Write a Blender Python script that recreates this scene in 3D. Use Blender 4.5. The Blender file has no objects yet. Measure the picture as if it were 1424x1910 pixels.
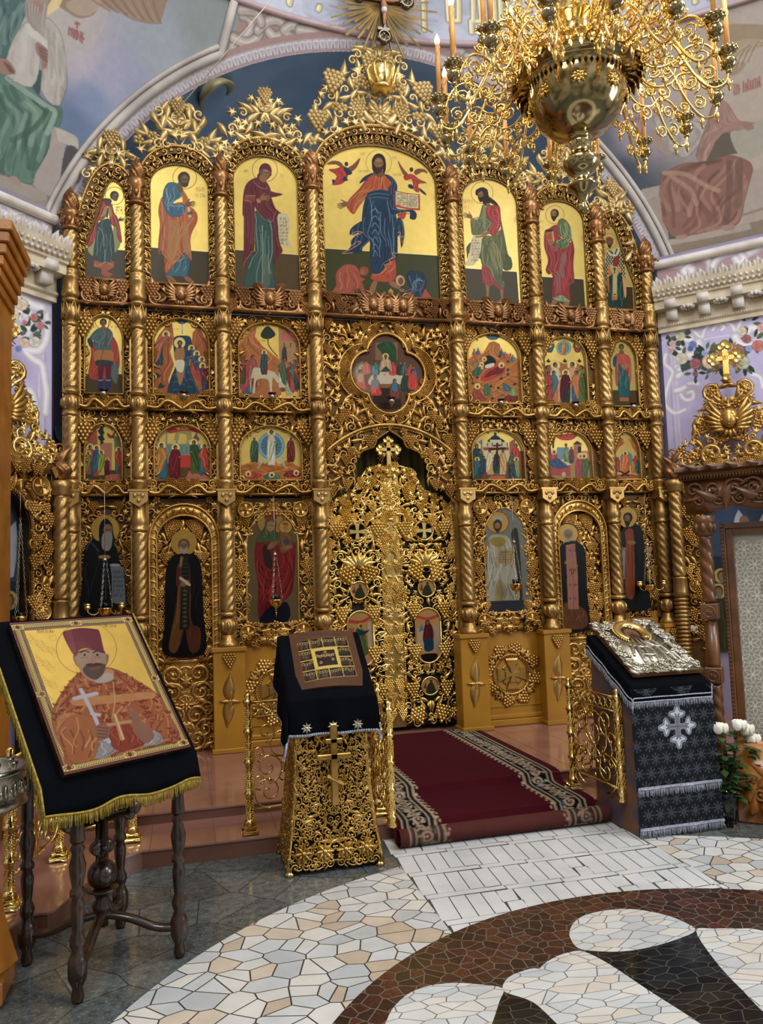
import bpy, math, random
import numpy as np
from mathutils import Matrix, Vector
sc = bpy.context.scene
C = sc.collection
PI = math.pi
R = math.radians
# ------------------------------------------------------------------ camera
CAM = np.array([-2.165, -7.922, 1.839]); FPX = 1446.0
def cam_axes(p, ro, ya):
    cz, sz = math.cos(ya), math.sin(ya)
    fw = np.array([sz*math.cos(p), cz*math.cos(p), math.sin(p)]); r = np.array([cz, -sz, 0.0]); u = np.cross(r, fw)
    c, s = math.cos(ro), math.sin(ro)
    return c*r+s*u, -s*r+c*u, fw
CR, CU, CF = cam_axes(R(4.76), R(-1.93), R(14.43))
cd = bpy.data.cameras.new('camera'); co = bpy.data.objects.new('camera', cd); C.objects.link(co)
cd.sensor_fit = 'HORIZONTAL'; cd.sensor_width = 36; cd.lens = 36*FPX/1424; cd.clip_end = 200
m = Matrix.Identity(4)
for i in range(3):
    m[i][0] = CR[i]; m[i][1] = CU[i]; m[i][2] = -CF[i]; m[i][3] = CAM[i]
co.matrix_world = m
sc.camera = co
# ------------------------------------------------------------------ light
sc.view_settings.view_transform = 'Standard'; sc.view_settings.look = 'None'
sc.view_settings.gamma = 1; sc.view_settings.exposure = 0.0
w = bpy.data.worlds.new('world'); sc.world = w; w.use_nodes = True
nt = w.node_tree; nt.nodes.clear()
wo = nt.nodes.new('ShaderNodeOutputWorld'); bg = nt.nodes.new('ShaderNodeBackground')
tc = nt.nodes.new('ShaderNodeTexCoord'); sep = nt.nodes.new('ShaderNodeSeparateXYZ')
rp = nt.nodes.new('ShaderNodeValToRGB'); nz = nt.nodes.new('ShaderNodeTexNoise'); mx = nt.nodes.new('ShaderNodeMix')
mx.data_type = 'RGBA'; mx.blend_type = 'MULTIPLY'; nz.inputs['Scale'].default_value = 3.2; nz.inputs['Detail'].default_value = 3
r2 = nt.nodes.new('ShaderNodeValToRGB')
for (p, c) in ((0, (.10, .08, .06, 1)), (.42, (.20, .17, .14, 1)), (.55, (.42, .40, .38, 1)), (1, (.80, .80, .82, 1))):
    e = rp.color_ramp.elements.new(p) if p not in (0, 1) else rp.color_ramp.elements[0 if p == 0 else 1]
    e.position = p; e.color = c
r2.color_ramp.elements[0].position = .38; r2.color_ramp.elements[0].color = (.25, .25, .27, 1)
r2.color_ramp.elements[1].position = .62; r2.color_ramp.elements[1].color = (1.7, 1.7, 1.7, 1)
ma = nt.nodes.new('ShaderNodeMapRange'); ma.inputs['From Min'].default_value = -1; ma.inputs['From Max'].default_value = 1
L_ = nt.links.new
L_(tc.outputs['Generated'], sep.inputs[0]); L_(sep.outputs['Z'], ma.inputs['Value']); L_(ma.outputs[0], rp.inputs[0])
L_(tc.outputs['Generated'], nz.inputs['Vector']); L_(nz.outputs['Fac'], r2.inputs[0])
mx.inputs[0].default_value = 1
L_(rp.outputs[0], mx.inputs[6]); L_(r2.outputs[0], mx.inputs[7]); L_(mx.outputs[2], bg.inputs[0])
bg.inputs[1].default_value = .85
L_(bg.outputs[0], wo.inputs[0])
def area(name, loc, to, sx, sy, power, col):
    l = bpy.data.lights.new(name, 'AREA'); l.shape = 'RECTANGLE'; l.size = sx; l.size_y = sy; l.energy = power; l.color = col
    o = bpy.data.objects.new(name, l); C.objects.link(o); o.location = loc
    o.rotation_euler = (Vector(to)-Vector(loc)).to_track_quat('-Z', 'Y').to_euler(); return o
# daylight through the windows of the drum and the side wall
area('window_light', (-3.5, -9.5, 9.5), (0, -1.5, 2.5), 2.2, 3.2, 420, (.96, .97, 1))
area('window_light', (4.6, -8.0, 8.5), (-.5, -1, 2.5), 2.0, 3.0, 300, (.97, .98, 1))
area('window_light', (5.6, -6.6, 3.6), (-.5, -3.2, 0), 1.6, 2.6, 150, (.96, .98, 1))
area('window_light', (.5, -4.5, 10.5), (0, -3.8, 0), 2.4, 2.4, 200, (.97, .98, 1))
area('apse_fill_light', (.1, 1.6, 4.7), (.1, 2.2, 8), 3.2, 1.2, 34, (.9, .95, 1))  # added unseen lamp behind the screen, brightens the dark apse
# ------------------------------------------------------------------ pixel measurements on real planes
def ray(px, py): return CF+(px-712)/FPX*CR-(py-955)/FPX*CU
def onP(px, py, p0, n):
    d = ray(px, py); n = np.array(n, float); return CAM+((np.array(p0)-CAM)@n)/(d@n)*d
def onY(px, py, Y=0.0): return onP(px, py, (0, Y, 0), (0, 1, 0))
def onZ(px, py, Z=0.0): return onP(px, py, (0, 0, Z), (0, 0, 1))
# ------------------------------------------------------------------ scene helpers
def link(o, parent=None):
    C.objects.link(o)
    if parent is not None: o.parent = parent
    return o
def tag(o, label=None, cat=None, group=None, kind=None):
    if label: o['label'] = label
    if cat: o['category'] = cat
    if group: o['group'] = group
    if kind: o['kind'] = kind
    return o
def thing(name, label, cat, loc=(0, 0, 0), rz=0.0, group=None):
    o = bpy.data.objects.new(name, None); o.empty_display_size = .1; C.objects.link(o)
    o.location = loc; o.rotation_euler = (0, 0, rz); return tag(o, label, cat, group)
def kids(o): return [c for c in bpy.data.objects if c.parent == o]
def dup(root, loc=None, rz=None, label=None, group=None, sx=None):
    def rec(o, par):
        c = o.copy(); C.objects.link(c); c.parent = par
        for k in list(CH.get(o.name, [])): rec(k, c)
        return c
    CH = {}
    for o in bpy.data.objects:
        if o.parent is not None: CH.setdefault(o.parent.name, []).append(o)
    r = rec(root, None)
    if loc is not None: r.location = loc
    if rz is not None: r.rotation_euler = (r.rotation_euler[0], r.rotation_euler[1], rz)
    if sx is not None: r.scale = sx
    if label: r['label'] = label
    if group: r['group'] = group
    return r
class MB:
    """numpy mesh collector: everything added becomes ONE mesh object"""
    def __init__(s): s.V = []; s.F = []; s.M = []; s.n = 0
    def add(s, V, F, mi=0):
        V = np.asarray(V, float)
        for f in F:
            f = np.asarray(f, int)
            if f.size:
                s.F.append(f+s.n); s.M.append(mi)
        s.V.append(V); s.n += len(V); return s
    def put(s, P, x, z, y=0.0, a=0.0, sc_=1.0, mir=False, sy=None, hz=None, mi=0):
        """relief piece P (u, v, height) onto a frontal plane"""
        V, F = P
        u = V[:, 0]*(-1 if mir else 1)*sc_; v = V[:, 1]*(sy if sy else sc_); h = V[:, 2]*(hz if hz else sc_)
        c, sn = math.cos(a), math.sin(a)
        s.add(np.stack([x+u*c-v*sn, y-h, z+u*sn+v*c], 1), F, mi); return s
    def box(s, x0, x1, y0, y1, z0, z1, mi=0, bev=0.0):
        if bev:
            b = bev; X = [(x0, x1), (y0, y1), (z0, z1)]
            V = []; 
            for ax in range(3):
                for sx in (0, 1):
                    for sy in (0, 1):
                        for sz in (0, 1):
                            p = [X[0][sx], X[1][sy], X[2][sz]]
                            for k in range(3):
                                if k != ax: p[k] += b*(1 if (sx, sy, sz)[k] == 0 else -1)
                            V.append(p)
            V = np.array(V)
            def I(ax, a, b_, c): return ax*8+a*4+b_*2+c
            Q = []
            for sx in (0, 1): Q.append([I(0, sx, 0, 0), I(0, sx, 1, 0), I(0, sx, 1, 1), I(0, sx, 0, 1)])
            for sy in (0, 1): Q.append([I(1, 0, sy, 0), I(1, 1, sy, 0), I(1, 1, sy, 1), I(1, 0, sy, 1)])
            for sz in (0, 1): Q.append([I(2, 0, 0, sz), I(2, 1, 0, sz), I(2, 1, 1, sz), I(2, 0, 1, sz)])
            T = []
            for sx in (0, 1):
                for sy in (0, 1):
                    Q.append([I(0, sx, sy, 0), I(0, sx, sy, 1), I(1, sx, sy, 1), I(1, sx, sy, 0)])
                for sz in (0, 1): Q.append([I(0, sx, 0, sz), I(0, sx, 1, sz), I(2, sx, 1, sz), I(2, sx, 0, sz)])
            for sy in (0, 1):
                for sz in (0, 1): Q.append([I(1, 0, sy, sz), I(1, 1, sy, sz), I(2, 1, sy, sz), I(2, 0, sy, sz)])
            for sx in (0, 1):
                for sy in (0, 1):
                    for sz in (0, 1): T.append([I(0, sx, sy, sz), I(1, sx, sy, sz), I(2, sx, sy, sz)])
            return s.add(V, [Q, T], mi)
        V = [(x, y, z) for x in (x0, x1) for y in (y0, y1) for z in (z0, z1)]
        return s.add(V, [[[0, 1, 3, 2], [4, 6, 7, 5], [0, 4, 5, 1], [2, 3, 7, 6], [0, 2, 6, 4], [1, 5, 7, 3]]], mi)
    def build(s, name, mats, parent=None, smooth=True, loc=None, rot=None, recalc=False):
        me = bpy.data.meshes.new(name)
        V = np.concatenate(s.V) if s.V else np.zeros((0, 3))
        me.vertices.add(len(V)); me.vertices.foreach_set('co', V.astype(np.float32).ravel())
        lp = []; st = []; mi = []; k = 0
        for f, m_ in zip(s.F, s.M):
            n, w_ = f.shape; lp.append(f.ravel()); st.append(k+np.arange(n)*w_); k += n*w_; mi.append(np.full(n, m_))
        lp = np.concatenate(lp); st = np.concatenate(st); mi = np.concatenate(mi)
        me.loops.add(len(lp)); me.loops.foreach_set('vertex_index', lp.astype(np.int32))
        me.polygons.add(len(st)); me.polygons.foreach_set('loop_start', st.astype(np.int32))
        me.polygons.foreach_set('material_index', mi.astype(np.int32))
        me.polygons.foreach_set('use_smooth', np.full(len(st), bool(smooth)))
        me.update(calc_edges=True); me.validate()
        for mm in (mats if isinstance(mats, (list, tuple)) else [mats]): me.materials.append(mm)
        if smooth == 'auto' or recalc:
            import bmesh
            b = bmesh.new(); b.from_mesh(me)
            bmesh.ops.recalc_face_normals(b, faces=b.faces)
            if smooth == 'auto':
                for e in b.edges:
                    if len(e.link_faces) == 2 and e.calc_face_angle(0) > .6: e.smooth = False
            b.to_mesh(me); b.free()
        o = bpy.data.objects.new(name, me); link(o, parent)
        if loc is not None: o.location = loc
        if rot is not None: o.rotation_euler = rot
        return o
# ------------------------------------------------------------------ shapes: return (V, [faces...])
def grid_faces(n, m, wrap=True):
    F = []
    i = np.arange(n-1)[:, None]; j = np.arange(m if wrap else m-1)[None, :]
    a = i*m+j; b = i*m+(j+1) % m
    return np.stack([a, b, b+m, a+m], -1).reshape(-1, 4)
def lathe(prof, seg=16, c=(0, 0, 0), caps=True, sx=1, sy=1):
    prof = [(max(r, 1e-4), z) for r, z in prof]
    t = np.arange(seg)/seg*2*PI
    V = np.concatenate([np.stack([c[0]+sx*r*np.cos(t), c[1]+sy*r*np.sin(t), np.full(seg, c[2]+z)], 1) for r, z in prof])
    F = [grid_faces(len(prof), seg)]
    if caps: F.append(np.array([list(range(seg))[::-1], list(range((len(prof)-1)*seg, len(prof)*seg))]))
    return V, F
def tube(P, rad, seg=6, cap=True, up=(0, 0, 1), flat=1.0):
    P = np.asarray(P, float); n = len(P)
    rad = np.full(n, rad) if np.isscalar(rad) else np.asarray(rad, float)
    T = np.gradient(P, axis=0); T /= np.linalg.norm(T, axis=1)[:, None]+1e-9
    V = []; a = np.array(up, float)
    if abs(T[0]@a) > .9: a = np.array([0.3, 1.0, .2])
    a = a-T[0]*(a@T[0]); a /= np.linalg.norm(a)
    th = np.arange(seg)/seg*2*PI
    for i in range(n):
        a = a-T[i]*(a@T[i]); a /= np.linalg.norm(a)+1e-9; b = np.cross(T[i], a)
        V.append(P[i]+rad[i]*(np.cos(th)[:, None]*a*flat+np.sin(th)[:, None]*b))
    V = np.concatenate(V); F = [grid_faces(n, seg)]
    if cap: F.append(np.array([list(range(seg))[::-1], list(range((n-1)*seg, n*seg))]))
    return V, F
def ball(c, r, seg=8, rings=5, sx=1, sy=1, sz=1):
    pr = [(math.sin(PI*i/rings), -math.cos(PI*i/rings)) for i in range(rings+1)]
    V, F = lathe([(q[0], q[1]) for q in pr], seg, caps=False)
    return V*np.array([r*sx, r*sy, r*sz])+np.array(c), F
def merge(*L):
    V = []; D = {}; n = 0
    for v, F in L:
        V.append(v)
        for f in F:
            f = np.asarray(f)
            if f.size: D.setdefault(f.shape[1], []).append(f+n)
        n += len(v)
    return np.concatenate(V), [np.concatenate(x) for x in D.values()]
def poly_prism(pts, y0, y1, plane='xz'):
    """solid from an outline in x,z between depths y0<y1"""
    P = np.array(pts, float); n = len(P)
    if plane == 'xz': V = np.concatenate([np.stack([P[:, 0], np.full(n, y0), P[:, 1]], 1), np.stack([P[:, 0], np.full(n, y1), P[:, 1]], 1)])
    else: V = np.concatenate([np.stack([P[:, 0], P[:, 1], np.full(n, y0)], 1), np.stack([P[:, 0], P[:, 1], np.full(n, y1)], 1)])
    i = np.arange(n)
    return V, [np.stack([i, (i+1) % n, (i+1) % n+n, i+n], 1), np.array([list(range(n))[::-1], list(range(n, 2*n))])]
def strip(outer, inner, y0, y1):
    """solid band between two open outlines with the same count (x,z)"""
    A = np.array(outer, float); B = np.array(inner, float); n = len(A)
    def r(P, y): return np.stack([P[:, 0], np.full(n, y), P[:, 1]], 1)
    V = np.concatenate([r(A, y0), r(B, y0), r(B, y1), r(A, y1)]); i = np.arange(n-1); Q = []
    for a in range(4):
        b = (a+1) % 4; Q.append(np.stack([a*n+i, a*n+i+1, b*n+i+1, b*n+i], 1))
    Q.append(np.array([[0, n, 2*n, 3*n], [n-1, 2*n-1, 3*n-1, 4*n-1]]))
    return V, Q
def cat(P, closed=False, k=5):
    P = np.asarray(P, float); n = len(P); out = []
    rng = range(n if closed else n-1)
    for i in rng:
        if closed: p0, p1, p2, p3 = P[i-1], P[i], P[(i+1) % n], P[(i+2) % n]
        else: p0, p1, p2, p3 = P[max(i-1, 0)], P[i], P[i+1], P[min(i+2, n-1)]
        for j in range(k):
            t = j/k; out.append(.5*((2*p1)+(-p0+p2)*t+(2*p0-5*p1+4*p2-p3)*t*t+(-p0+3*p1-3*p2+p3)*t**3))
    if not closed: out.append(P[-1])
    return np.array(out)
def inside(pts, poly):
    P = np.asarray(pts, float); Q = np.asarray(poly, float); x, y = P[..., 0], P[..., 1]
    r = np.zeros(x.shape, bool); n = len(Q); j = n-1
    for i in range(n):
        xi, yi, xj, yj = Q[i, 0], Q[i, 1], Q[j, 0], Q[j, 1]
        if yi != yj:
            r ^= ((yi > y) != (yj > y)) & (x < (xj-xi)*(y-yi)/(yj-yi)+xi)
        j = i
    return r
# ------------------------------------------------------------------ carved relief pieces (u, v, h)
def p_leaf():
    pts = []
    lobes = [(90, 1.0), (35, .86), (-25, .72), (145, .86), (205, .72)]
    N = 30
    for i in range(N):
        a = 360*i/N-90
        r = .26
        for la, lr in lobes:
            d = abs((a-la+180) % 360-180); r = max(r, lr*math.exp(-(d/17)**1.4))
        r = max(r, .30) if abs((a+90+180) % 360-180) > 20 else .22
        pts.append((math.cos(R(a))*r*.55, math.sin(R(a))*r*.55))
    P = np.array(pts); V = [np.concatenate([P, np.full((N, 1), .0)], 1), np.concatenate([P*.93, np.full((N, 1), .16)], 1), np.concatenate([P*.6, np.full((N, 1), .27)], 1), np.array([[0, 0, .2]])]
    F = [grid_faces(3, N)]; i = np.arange(N); F.append(np.stack([2*N+i, 2*N+(i+1) % N, np.full(N, 3*N)], 1))
    return np.concatenate(V), F
def p_drop(bend=.35):
    """fat pointed leaf with a curved tip"""
    V = []; n = 9; k = 7
    for i in range(n):
        t = i/(n-1); w_ = .24*math.sin(PI*min(1, t*1.02+.02))**.75*(1.25-.75*t)+.004; cx = bend*t*t; cy = -.5+t
        for j in range(k):
            s = j/(k-1)*2-1; V.append((cx+w_*s, cy, (.05+.20*(1-s*s)*(.5+.5*math.sin(PI*t)))*(1 if abs(s) < 1 else 0)))
    return np.array(V), [grid_faces(n, k, False)]
def p_flower(n=5):
    L = [ball((math.cos(2*PI*i/n+.3)*.27, math.sin(2*PI*i/n+.3)*.27, .1), .22, 7, 4, 1, 1, .75) for i in range(n)]
    L.append(ball((0, 0, .2), .15, 7, 4)); return merge(*L)
def p_grapes(n=(4, 5, 4, 3, 2, 1), r=.125, seed=1):
    L = []; y = .45; q = random.Random(seed)
    for k, m_ in enumerate(n):
        for i in range(m_):
            L.append(ball(((i-(m_-1)/2)*r*1.55+q.uniform(-.01, .01), y, .10+.10*(1-abs(i-(m_-1)/2)/2.6)), r*1.02, 6, 4))
        y -= r*1.4
    return merge(*L)
def p_curl(turn=1.35, r0=.42, w_=.10, tail=.5):
    P = []; n = 16
    for i in range(n):
        t = i/(n-1); a = -PI/2+t*turn*2*PI; r = r0*(1-t)**.8+.03; P.append((r*math.cos(a), r*math.sin(a)+0, .10+.06*t))
    T = [(-tail, -r0-.12, .06), (-tail*.5, -r0-.03, .1)]
    P = T+P; rad = [w_*.35, w_*.8]+[w_*(1-.45*i/(n-1)) for i in range(n)]
    V, F = tube(P, rad, 5); e = ball(P[-1], w_*1.1, 6, 4); return merge((V, F), e)
def p_rosette(n=8):
    L = [ball((0, 0, .12), .16, 8, 4)]
    for i in range(n):
        a = 2*PI*i/n; V, F = p_drop(0); V = V*np.array([.8, .75, 1])+np.array([0, .5*.75+.06, 0])
        c, s = math.cos(a), math.sin(a); V = np.stack([V[:, 0]*c-V[:, 1]*s, V[:, 0]*s+V[:, 1]*c, V[:, 2]], 1); L.append((V*np.array([.62, .62, .8]), F))
    return merge(*L)
def ringp(r, w_, h, seg=20, y=0.06):
    t = np.linspace(0, 2*PI, seg+1); return tube(np.stack([r*np.cos(t), r*np.sin(t), np.full(seg+1, y)], 1), w_, 5, False)
def cross_pts(a=1.0, w0=.12, w1=.34):
    P = []
    for k in range(4):
        th = k*PI/2; c, s = math.cos(th), math.sin(th)
        for (x, y) in ((w0, w0), (w1, a), (-w1, a)) if False else ((w0, w0), (w1, a), (-w1, a), (-w0, w0)):
            P.append((x*c+y*s, -x*s+y*c))
    out = [];
    for k in range(4):
        q = P[k*4:k*4+4]; out += [q[3], q[2], q[1], q[0]][:4]
    u = []
    for p in out:
        if not u or abs(p[0]-u[-1][0])+abs(p[1]-u[-1][1]) > 1e-6: u.append(p)
    if abs(u[0][0]-u[-1][0])+abs(u[0][1]-u[-1][1]) < 1e-6: u.pop()
    return u
def p_prism(pts, h):
    P = np.array(pts, float); n = len(P); c = P.mean(0)
    V = np.concatenate([np.c_[P, np.zeros(n)], np.c_[P, np.full(n, h*.7)], np.c_[c+(P-c)*.9, np.full(n, h)]]); i = np.arange(n)
    return V, [grid_faces(3, n), np.array([list(range(2*n, 3*n))])]
def p_medal():
    d = lathe([(0.5, 0), (.5, .1), (.46, .13), (.40, .13), (.38, .06), (.001, .06)], 20)
    c = p_prism([(x*.34, y*.34) for x, y in cross_pts()], .15)
    return merge(d, c, ringp(.45, .045, 0, 20, .14))
def p_cherub():
    L = [ball((0, .02, .22), .19, 12, 9, .84, 1.12, .9), ball((0, .13, .17), .21, 10, 6, .95, .85, .9)]
    L.append(ball((0, -.02, .375), .032, 5, 4, .7, 1.5, 1)); L.append(ball((0, -.10, .36), .045, 6, 4, 1, .35, .5))
    for s in (-1, 1):
        L.append(ball((s*.06, .04, .36), .026, 5, 4, 1.2, .7, .6)); L.append(ball((s*.07, .075, .355), .03, 5, 4, 1.3, .4, .6))
        L.append(ball((s*.16, .02, .2), .06, 6, 4)); L.append(ball((s*.075, -.035, .335), .045, 6, 4, 1, .8, .6))
        for k in range(6):
            a = R(50-k*14); Ln = .58-.04*k
            P = [(s*(.1+.12*t*0+Ln*t*math.cos(a)), .02-.04*k+Ln*t*math.sin(a)+.12*t*t, .08+.16*math.sin(PI*min(1, t*.9+.1))) for t in (0, .3, .6, .85, 1)]
            L.append(tube(P, [.05, .062, .058, .045, .012], 5, True, (0, 0, 1), .7))
    for k in range(5):
        a = R(-135+k*22); P = [(math.cos(a)*r, math.sin(a)*r*1.05-.05, h) for r, h in ((.12, .14), (.26, .16), (.36, .08))]
        L.append(tube(P, [.045, .05, .015], 5))
    return merge(*L)
LEAF = p_leaf(); DROP = p_drop(); DROP0 = p_drop(.08); FLOW = p_flower(); GRAPE = p_grapes(); GRAPE2 = p_grapes((3, 4, 3, 2, 1), .14, 3)
CURL = p_curl(); CURL2 = p_curl(1.0, .36, .12, .35); ROS = p_rosette(); MEDAL = p_medal(); CHERUB = p_cherub()
def relief(mb, poly, step, seed, y=0.0, holes=(), sym=None, size=1.0, mix='LLGGCCFD', hgt=1.0, dense=1):
    """fill an outline with vine leaves, curls, flowers and grapes; sym = x of the mirror axis"""
    q = random.Random(seed); P = np.array(poly, float); x0, z0 = P.min(0); x1, z1 = P.max(0)
    if sym is not None: x1 = min(x1, sym) if (sym-x0) > 1e-6 else x1
    nz_ = max(1, int(round((z1-z0)/(step*.87)))); c = 0
    for pas in range(dense):
        for iz in range(nz_+1):
            z = z0+(iz+.5*pas)*(z1-z0)/nz_; nx = max(1, int(round((x1-x0)/step)))
            for ix in range(nx+1):
                x = x0+(ix+(.5 if iz % 2 else 0))*(x1-x0)/nx+q.uniform(-.2, .2)*step; zz = z+q.uniform(-.2, .2)*step
                if sym is not None and x > sym+step*.1: continue
                if not inside([(x, zz)], poly)[0]: continue
                if any(inside([(x, zz)], h)[0] for h in holes): continue
                k = q.choice(mix); s = step*size*q.uniform(.9, 1.15); a = q.uniform(0, 2*PI); mm = q.random() < .5
                ms = (False, True) if (sym is not None and abs(x-sym) > step*.25) else (False,)
                for f in ms:
                    X = 2*sym-x if f else x; fl = mm != f; A = -a if f else a
                    if k == 'L': mb.put(LEAF, X, zz, y, A, s*1.45, fl, hz=s*1.1*hgt)
                    elif k == 'G': mb.put(GRAPE, X, zz, y, (-1 if f else 1)*(a % .5-.25), s*1.35, fl, hz=s*1.2*hgt)
                    elif k == 'C': mb.put(CURL, X, zz, y, A, s*1.15, fl, hz=s*1.3*hgt)
                    elif k == 'c': mb.put(CURL2, X, zz, y, A, s*1.2, fl, hz=s*1.3*hgt)
                    elif k == 'F': mb.put(FLOW, X, zz, y, A, s*1.1, fl, hz=s*1.1*hgt)
                    elif k == 'R': mb.put(ROS, X, zz, y, A, s*1.1, fl, hz=s*1.1*hgt)
                    else: mb.put(DROP, X, zz, y, A, s*1.5, fl, hz=s*1.2*hgt)
                c += 1
    return c
def arcpts(cx, cz, rx, rz, a0=180, a1=0, n=24):
    return [(cx+rx*math.cos(R(a0+(a1-a0)*i/n)), cz+rz*math.sin(R(a0+(a1-a0)*i/n))) for i in range(n+1)]
def arch(x0, x1, z0, zs, za, n=24):
    c = (x0+x1)/2; return [(x0, z0)]+arcpts(c, zs, (x1-x0)/2, za-zs, 180, 0, n)+[(x1, z0)]
def beads(mb, pts, r, gap, y):
    P = np.array(pts, float); d = np.r_[0, np.cumsum(np.linalg.norm(np.diff(P, axis=0), axis=1))]
    n = max(2, int(d[-1]/gap)); t = np.linspace(0, d[-1], n)
    for x, z in zip(np.interp(t, d, P[:, 0]), np.interp(t, d, P[:, 1])):
        mb.add(*ball((x, y, z), r, 6, 4))
def rail(mb, pts, r, y, seg=6, closed=False):
    P = [(x, y, z) for x, z in pts]
    if closed: P = P+[P[0]]
    mb.add(*tube(P, r, seg, True, (0, 1, 0)))
# ------------------------------------------------------------------ materials (all procedural)
def lin(c):
    if isinstance(c, str):
        c = [int(c[i:i+2], 16)/255 for i in (0, 2, 4)]
        return np.array([x/12.92 if x <= .04045 else ((x+.055)/1.055)**2.4 for x in c])
    return np.array(c, float)
def pm(name, c1, c2=None, sc_=8.0, metal=0.0, rough=.5, bump=0.0, bsc=40.0, coat=0.0, det=3, spread=(.35, .65), spec=.5, rvar=0.0):
    m_ = bpy.data.materials.new(name); m_.use_nodes = True; t = m_.node_tree; b = t.nodes['Principled BSDF']
    c1 = lin(c1); c2 = lin(c2) if c2 is not None else c1*.8
    tc_ = t.nodes.new('ShaderNodeTexCoord'); n_ = t.nodes.new('ShaderNodeTexNoise'); n_.inputs['Scale'].default_value = sc_; n_.inputs['Detail'].default_value = det
    r_ = t.nodes.new('ShaderNodeValToRGB'); e = r_.color_ramp.elements
    e[0].position, e[1].position = spread; e[0].color = (*c1, 1); e[1].color = (*c2, 1)
    t.links.new(tc_.outputs['Object'], n_.inputs['Vector']); t.links.new(n_.outputs['Fac'], r_.inputs[0]); t.links.new(r_.outputs[0], b.inputs['Base Color'])
    b.inputs['Metallic'].default_value = metal; b.inputs['Roughness'].default_value = rough
    b.inputs['Coat Weight'].default_value = coat; b.inputs['Coat Roughness'].default_value = .08; b.inputs['Specular IOR Level'].default_value = spec
    if rvar:
        mr = t.nodes.new('ShaderNodeMapRange'); mr.inputs['To Min'].default_value = rough-rvar; mr.inputs['To Max'].default_value = rough+rvar
        t.links.new(n_.outputs['Fac'], mr.inputs['Value']); t.links.new(mr.outputs[0], b.inputs['Roughness'])
    if bump:
        n2 = t.nodes.new('ShaderNodeTexNoise'); n2.inputs['Scale'].default_value = bsc; n2.inputs['Detail'].default_value = 4
        bp = t.nodes.new('ShaderNodeBump'); bp.inputs['Strength'].default_value = bump; bp.inputs['Distance'].default_value = .01
        t.links.new(tc_.outputs['Object'], n2.inputs['Vector']); t.links.new(n2.outputs['Fac'], bp.inputs['Height']); t.links.new(bp.outputs[0], b.inputs['Normal'])
    return m_
def stone(name, cols, cell, grout, gw=.012, rough=.2, speck=0.0, metric='EUCLIDEAN', stretch=(1, 1, 1), gsoft=.004, nsc=9, bmp=.3, spcol=None, rot=0.0):
    """crazy paving: cells in several stone colours with grout lines"""
    m_ = bpy.data.materials.new(name); m_.use_nodes = True; t = m_.node_tree; N = t.nodes.new; b = t.nodes['Principled BSDF']; K = t.links.new
    tc_ = N('ShaderNodeTexCoord'); mp = N('ShaderNodeMapping'); mp.inputs['Scale'].default_value = stretch; mp.inputs['Rotation'].default_value = (0, 0, rot); K(tc_.outputs['Object'], mp.inputs[0])
    v1 = N('ShaderNodeTexVoronoi'); v1.feature = 'F1'; v1.voronoi_dimensions = '2D'; v1.inputs['Scale'].default_value = 1/cell; v1.distance = metric
    v2 = N('ShaderNodeTexVoronoi'); v2.feature = 'DISTANCE_TO_EDGE'; v2.voronoi_dimensions = '2D'; v2.inputs['Scale'].default_value = 1/cell
    K(mp.outputs[0], v1.inputs['Vector']); K(mp.outputs[0], v2.inputs['Vector'])
    sx = N('ShaderNodeSeparateColor'); K(v1.outputs['Color'], sx.inputs[0])
    r_ = N('ShaderNodeValToRGB'); r_.color_ramp.interpolation = 'CONSTANT'; e = r_.color_ramp.elements
    for i, c in enumerate(cols):
        x = e[i] if i < 2 else e.new(i/len(cols))
        x.position = i/len(cols); x.color = (*lin(c), 1)
    K(sx.outputs[0], r_.inputs[0])
    n_ = N('ShaderNodeTexNoise'); n_.inputs['Scale'].default_value = nsc; n_.inputs['Detail'].default_value = 6; K(tc_.outputs['Object'], n_.inputs['Vector'])
    rr = N('ShaderNodeValToRGB'); rr.color_ramp.elements[0].position = .3; rr.color_ramp.elements[1].position = .7
    rr.color_ramp.elements[0].color = (1-speck,)*3+(1,); rr.color_ramp.elements[1].color = (1+speck*.6,)*3+(1,); K(n_.outputs['Fac'], rr.inputs[0])
    mu = N('ShaderNodeMix'); mu.data_type = 'RGBA'; mu.blend_type = 'MULTIPLY'; mu.inputs[0].default_value = 1; K(r_.outputs[0], mu.inputs[6]); K(rr.outputs[0], mu.inputs[7])
    mr = N('ShaderNodeMapRange'); mr.inputs['From Min'].default_value = gw/cell*.5; mr.inputs['From Max'].default_value = (gw+gsoft)/cell*.5; K(v2.outputs['Distance'], mr.inputs['Value'])
    m2 = N('ShaderNodeMix'); m2.data_type = 'RGBA'; K(mr.outputs[0], m2.inputs[0]); m2.inputs[6].default_value = (*lin(grout), 1); K(mu.outputs[2], m2.inputs[7])
    last = m2.outputs[2]
    if spcol:
        n3 = N('ShaderNodeTexNoise'); n3.inputs['Scale'].default_value = 70; n3.inputs['Detail'].default_value = 3; K(tc_.outputs['Object'], n3.inputs['Vector'])
        r3 = N('ShaderNodeValToRGB'); r3.color_ramp.elements[0].position = .57; r3.color_ramp.elements[1].position = .74; K(n3.outputs['Fac'], r3.inputs[0])
        m3 = N('ShaderNodeMix'); m3.data_type = 'RGBA'; K(r3.outputs[0], m3.inputs[0]); K(last, m3.inputs[6]); m3.inputs[7].default_value = (*lin(spcol), 1); last = m3.outputs[2]
    K(last, b.inputs['Base Color']); b.inputs['Roughness'].default_value = rough
    bp = N('ShaderNodeBump'); bp.inputs['Strength'].default_value = bmp; bp.inputs['Distance'].default_value = .003; K(mr.outputs[0], bp.inputs['Height']); K(bp.outputs[0], b.inputs['Normal'])
    return m_
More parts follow.
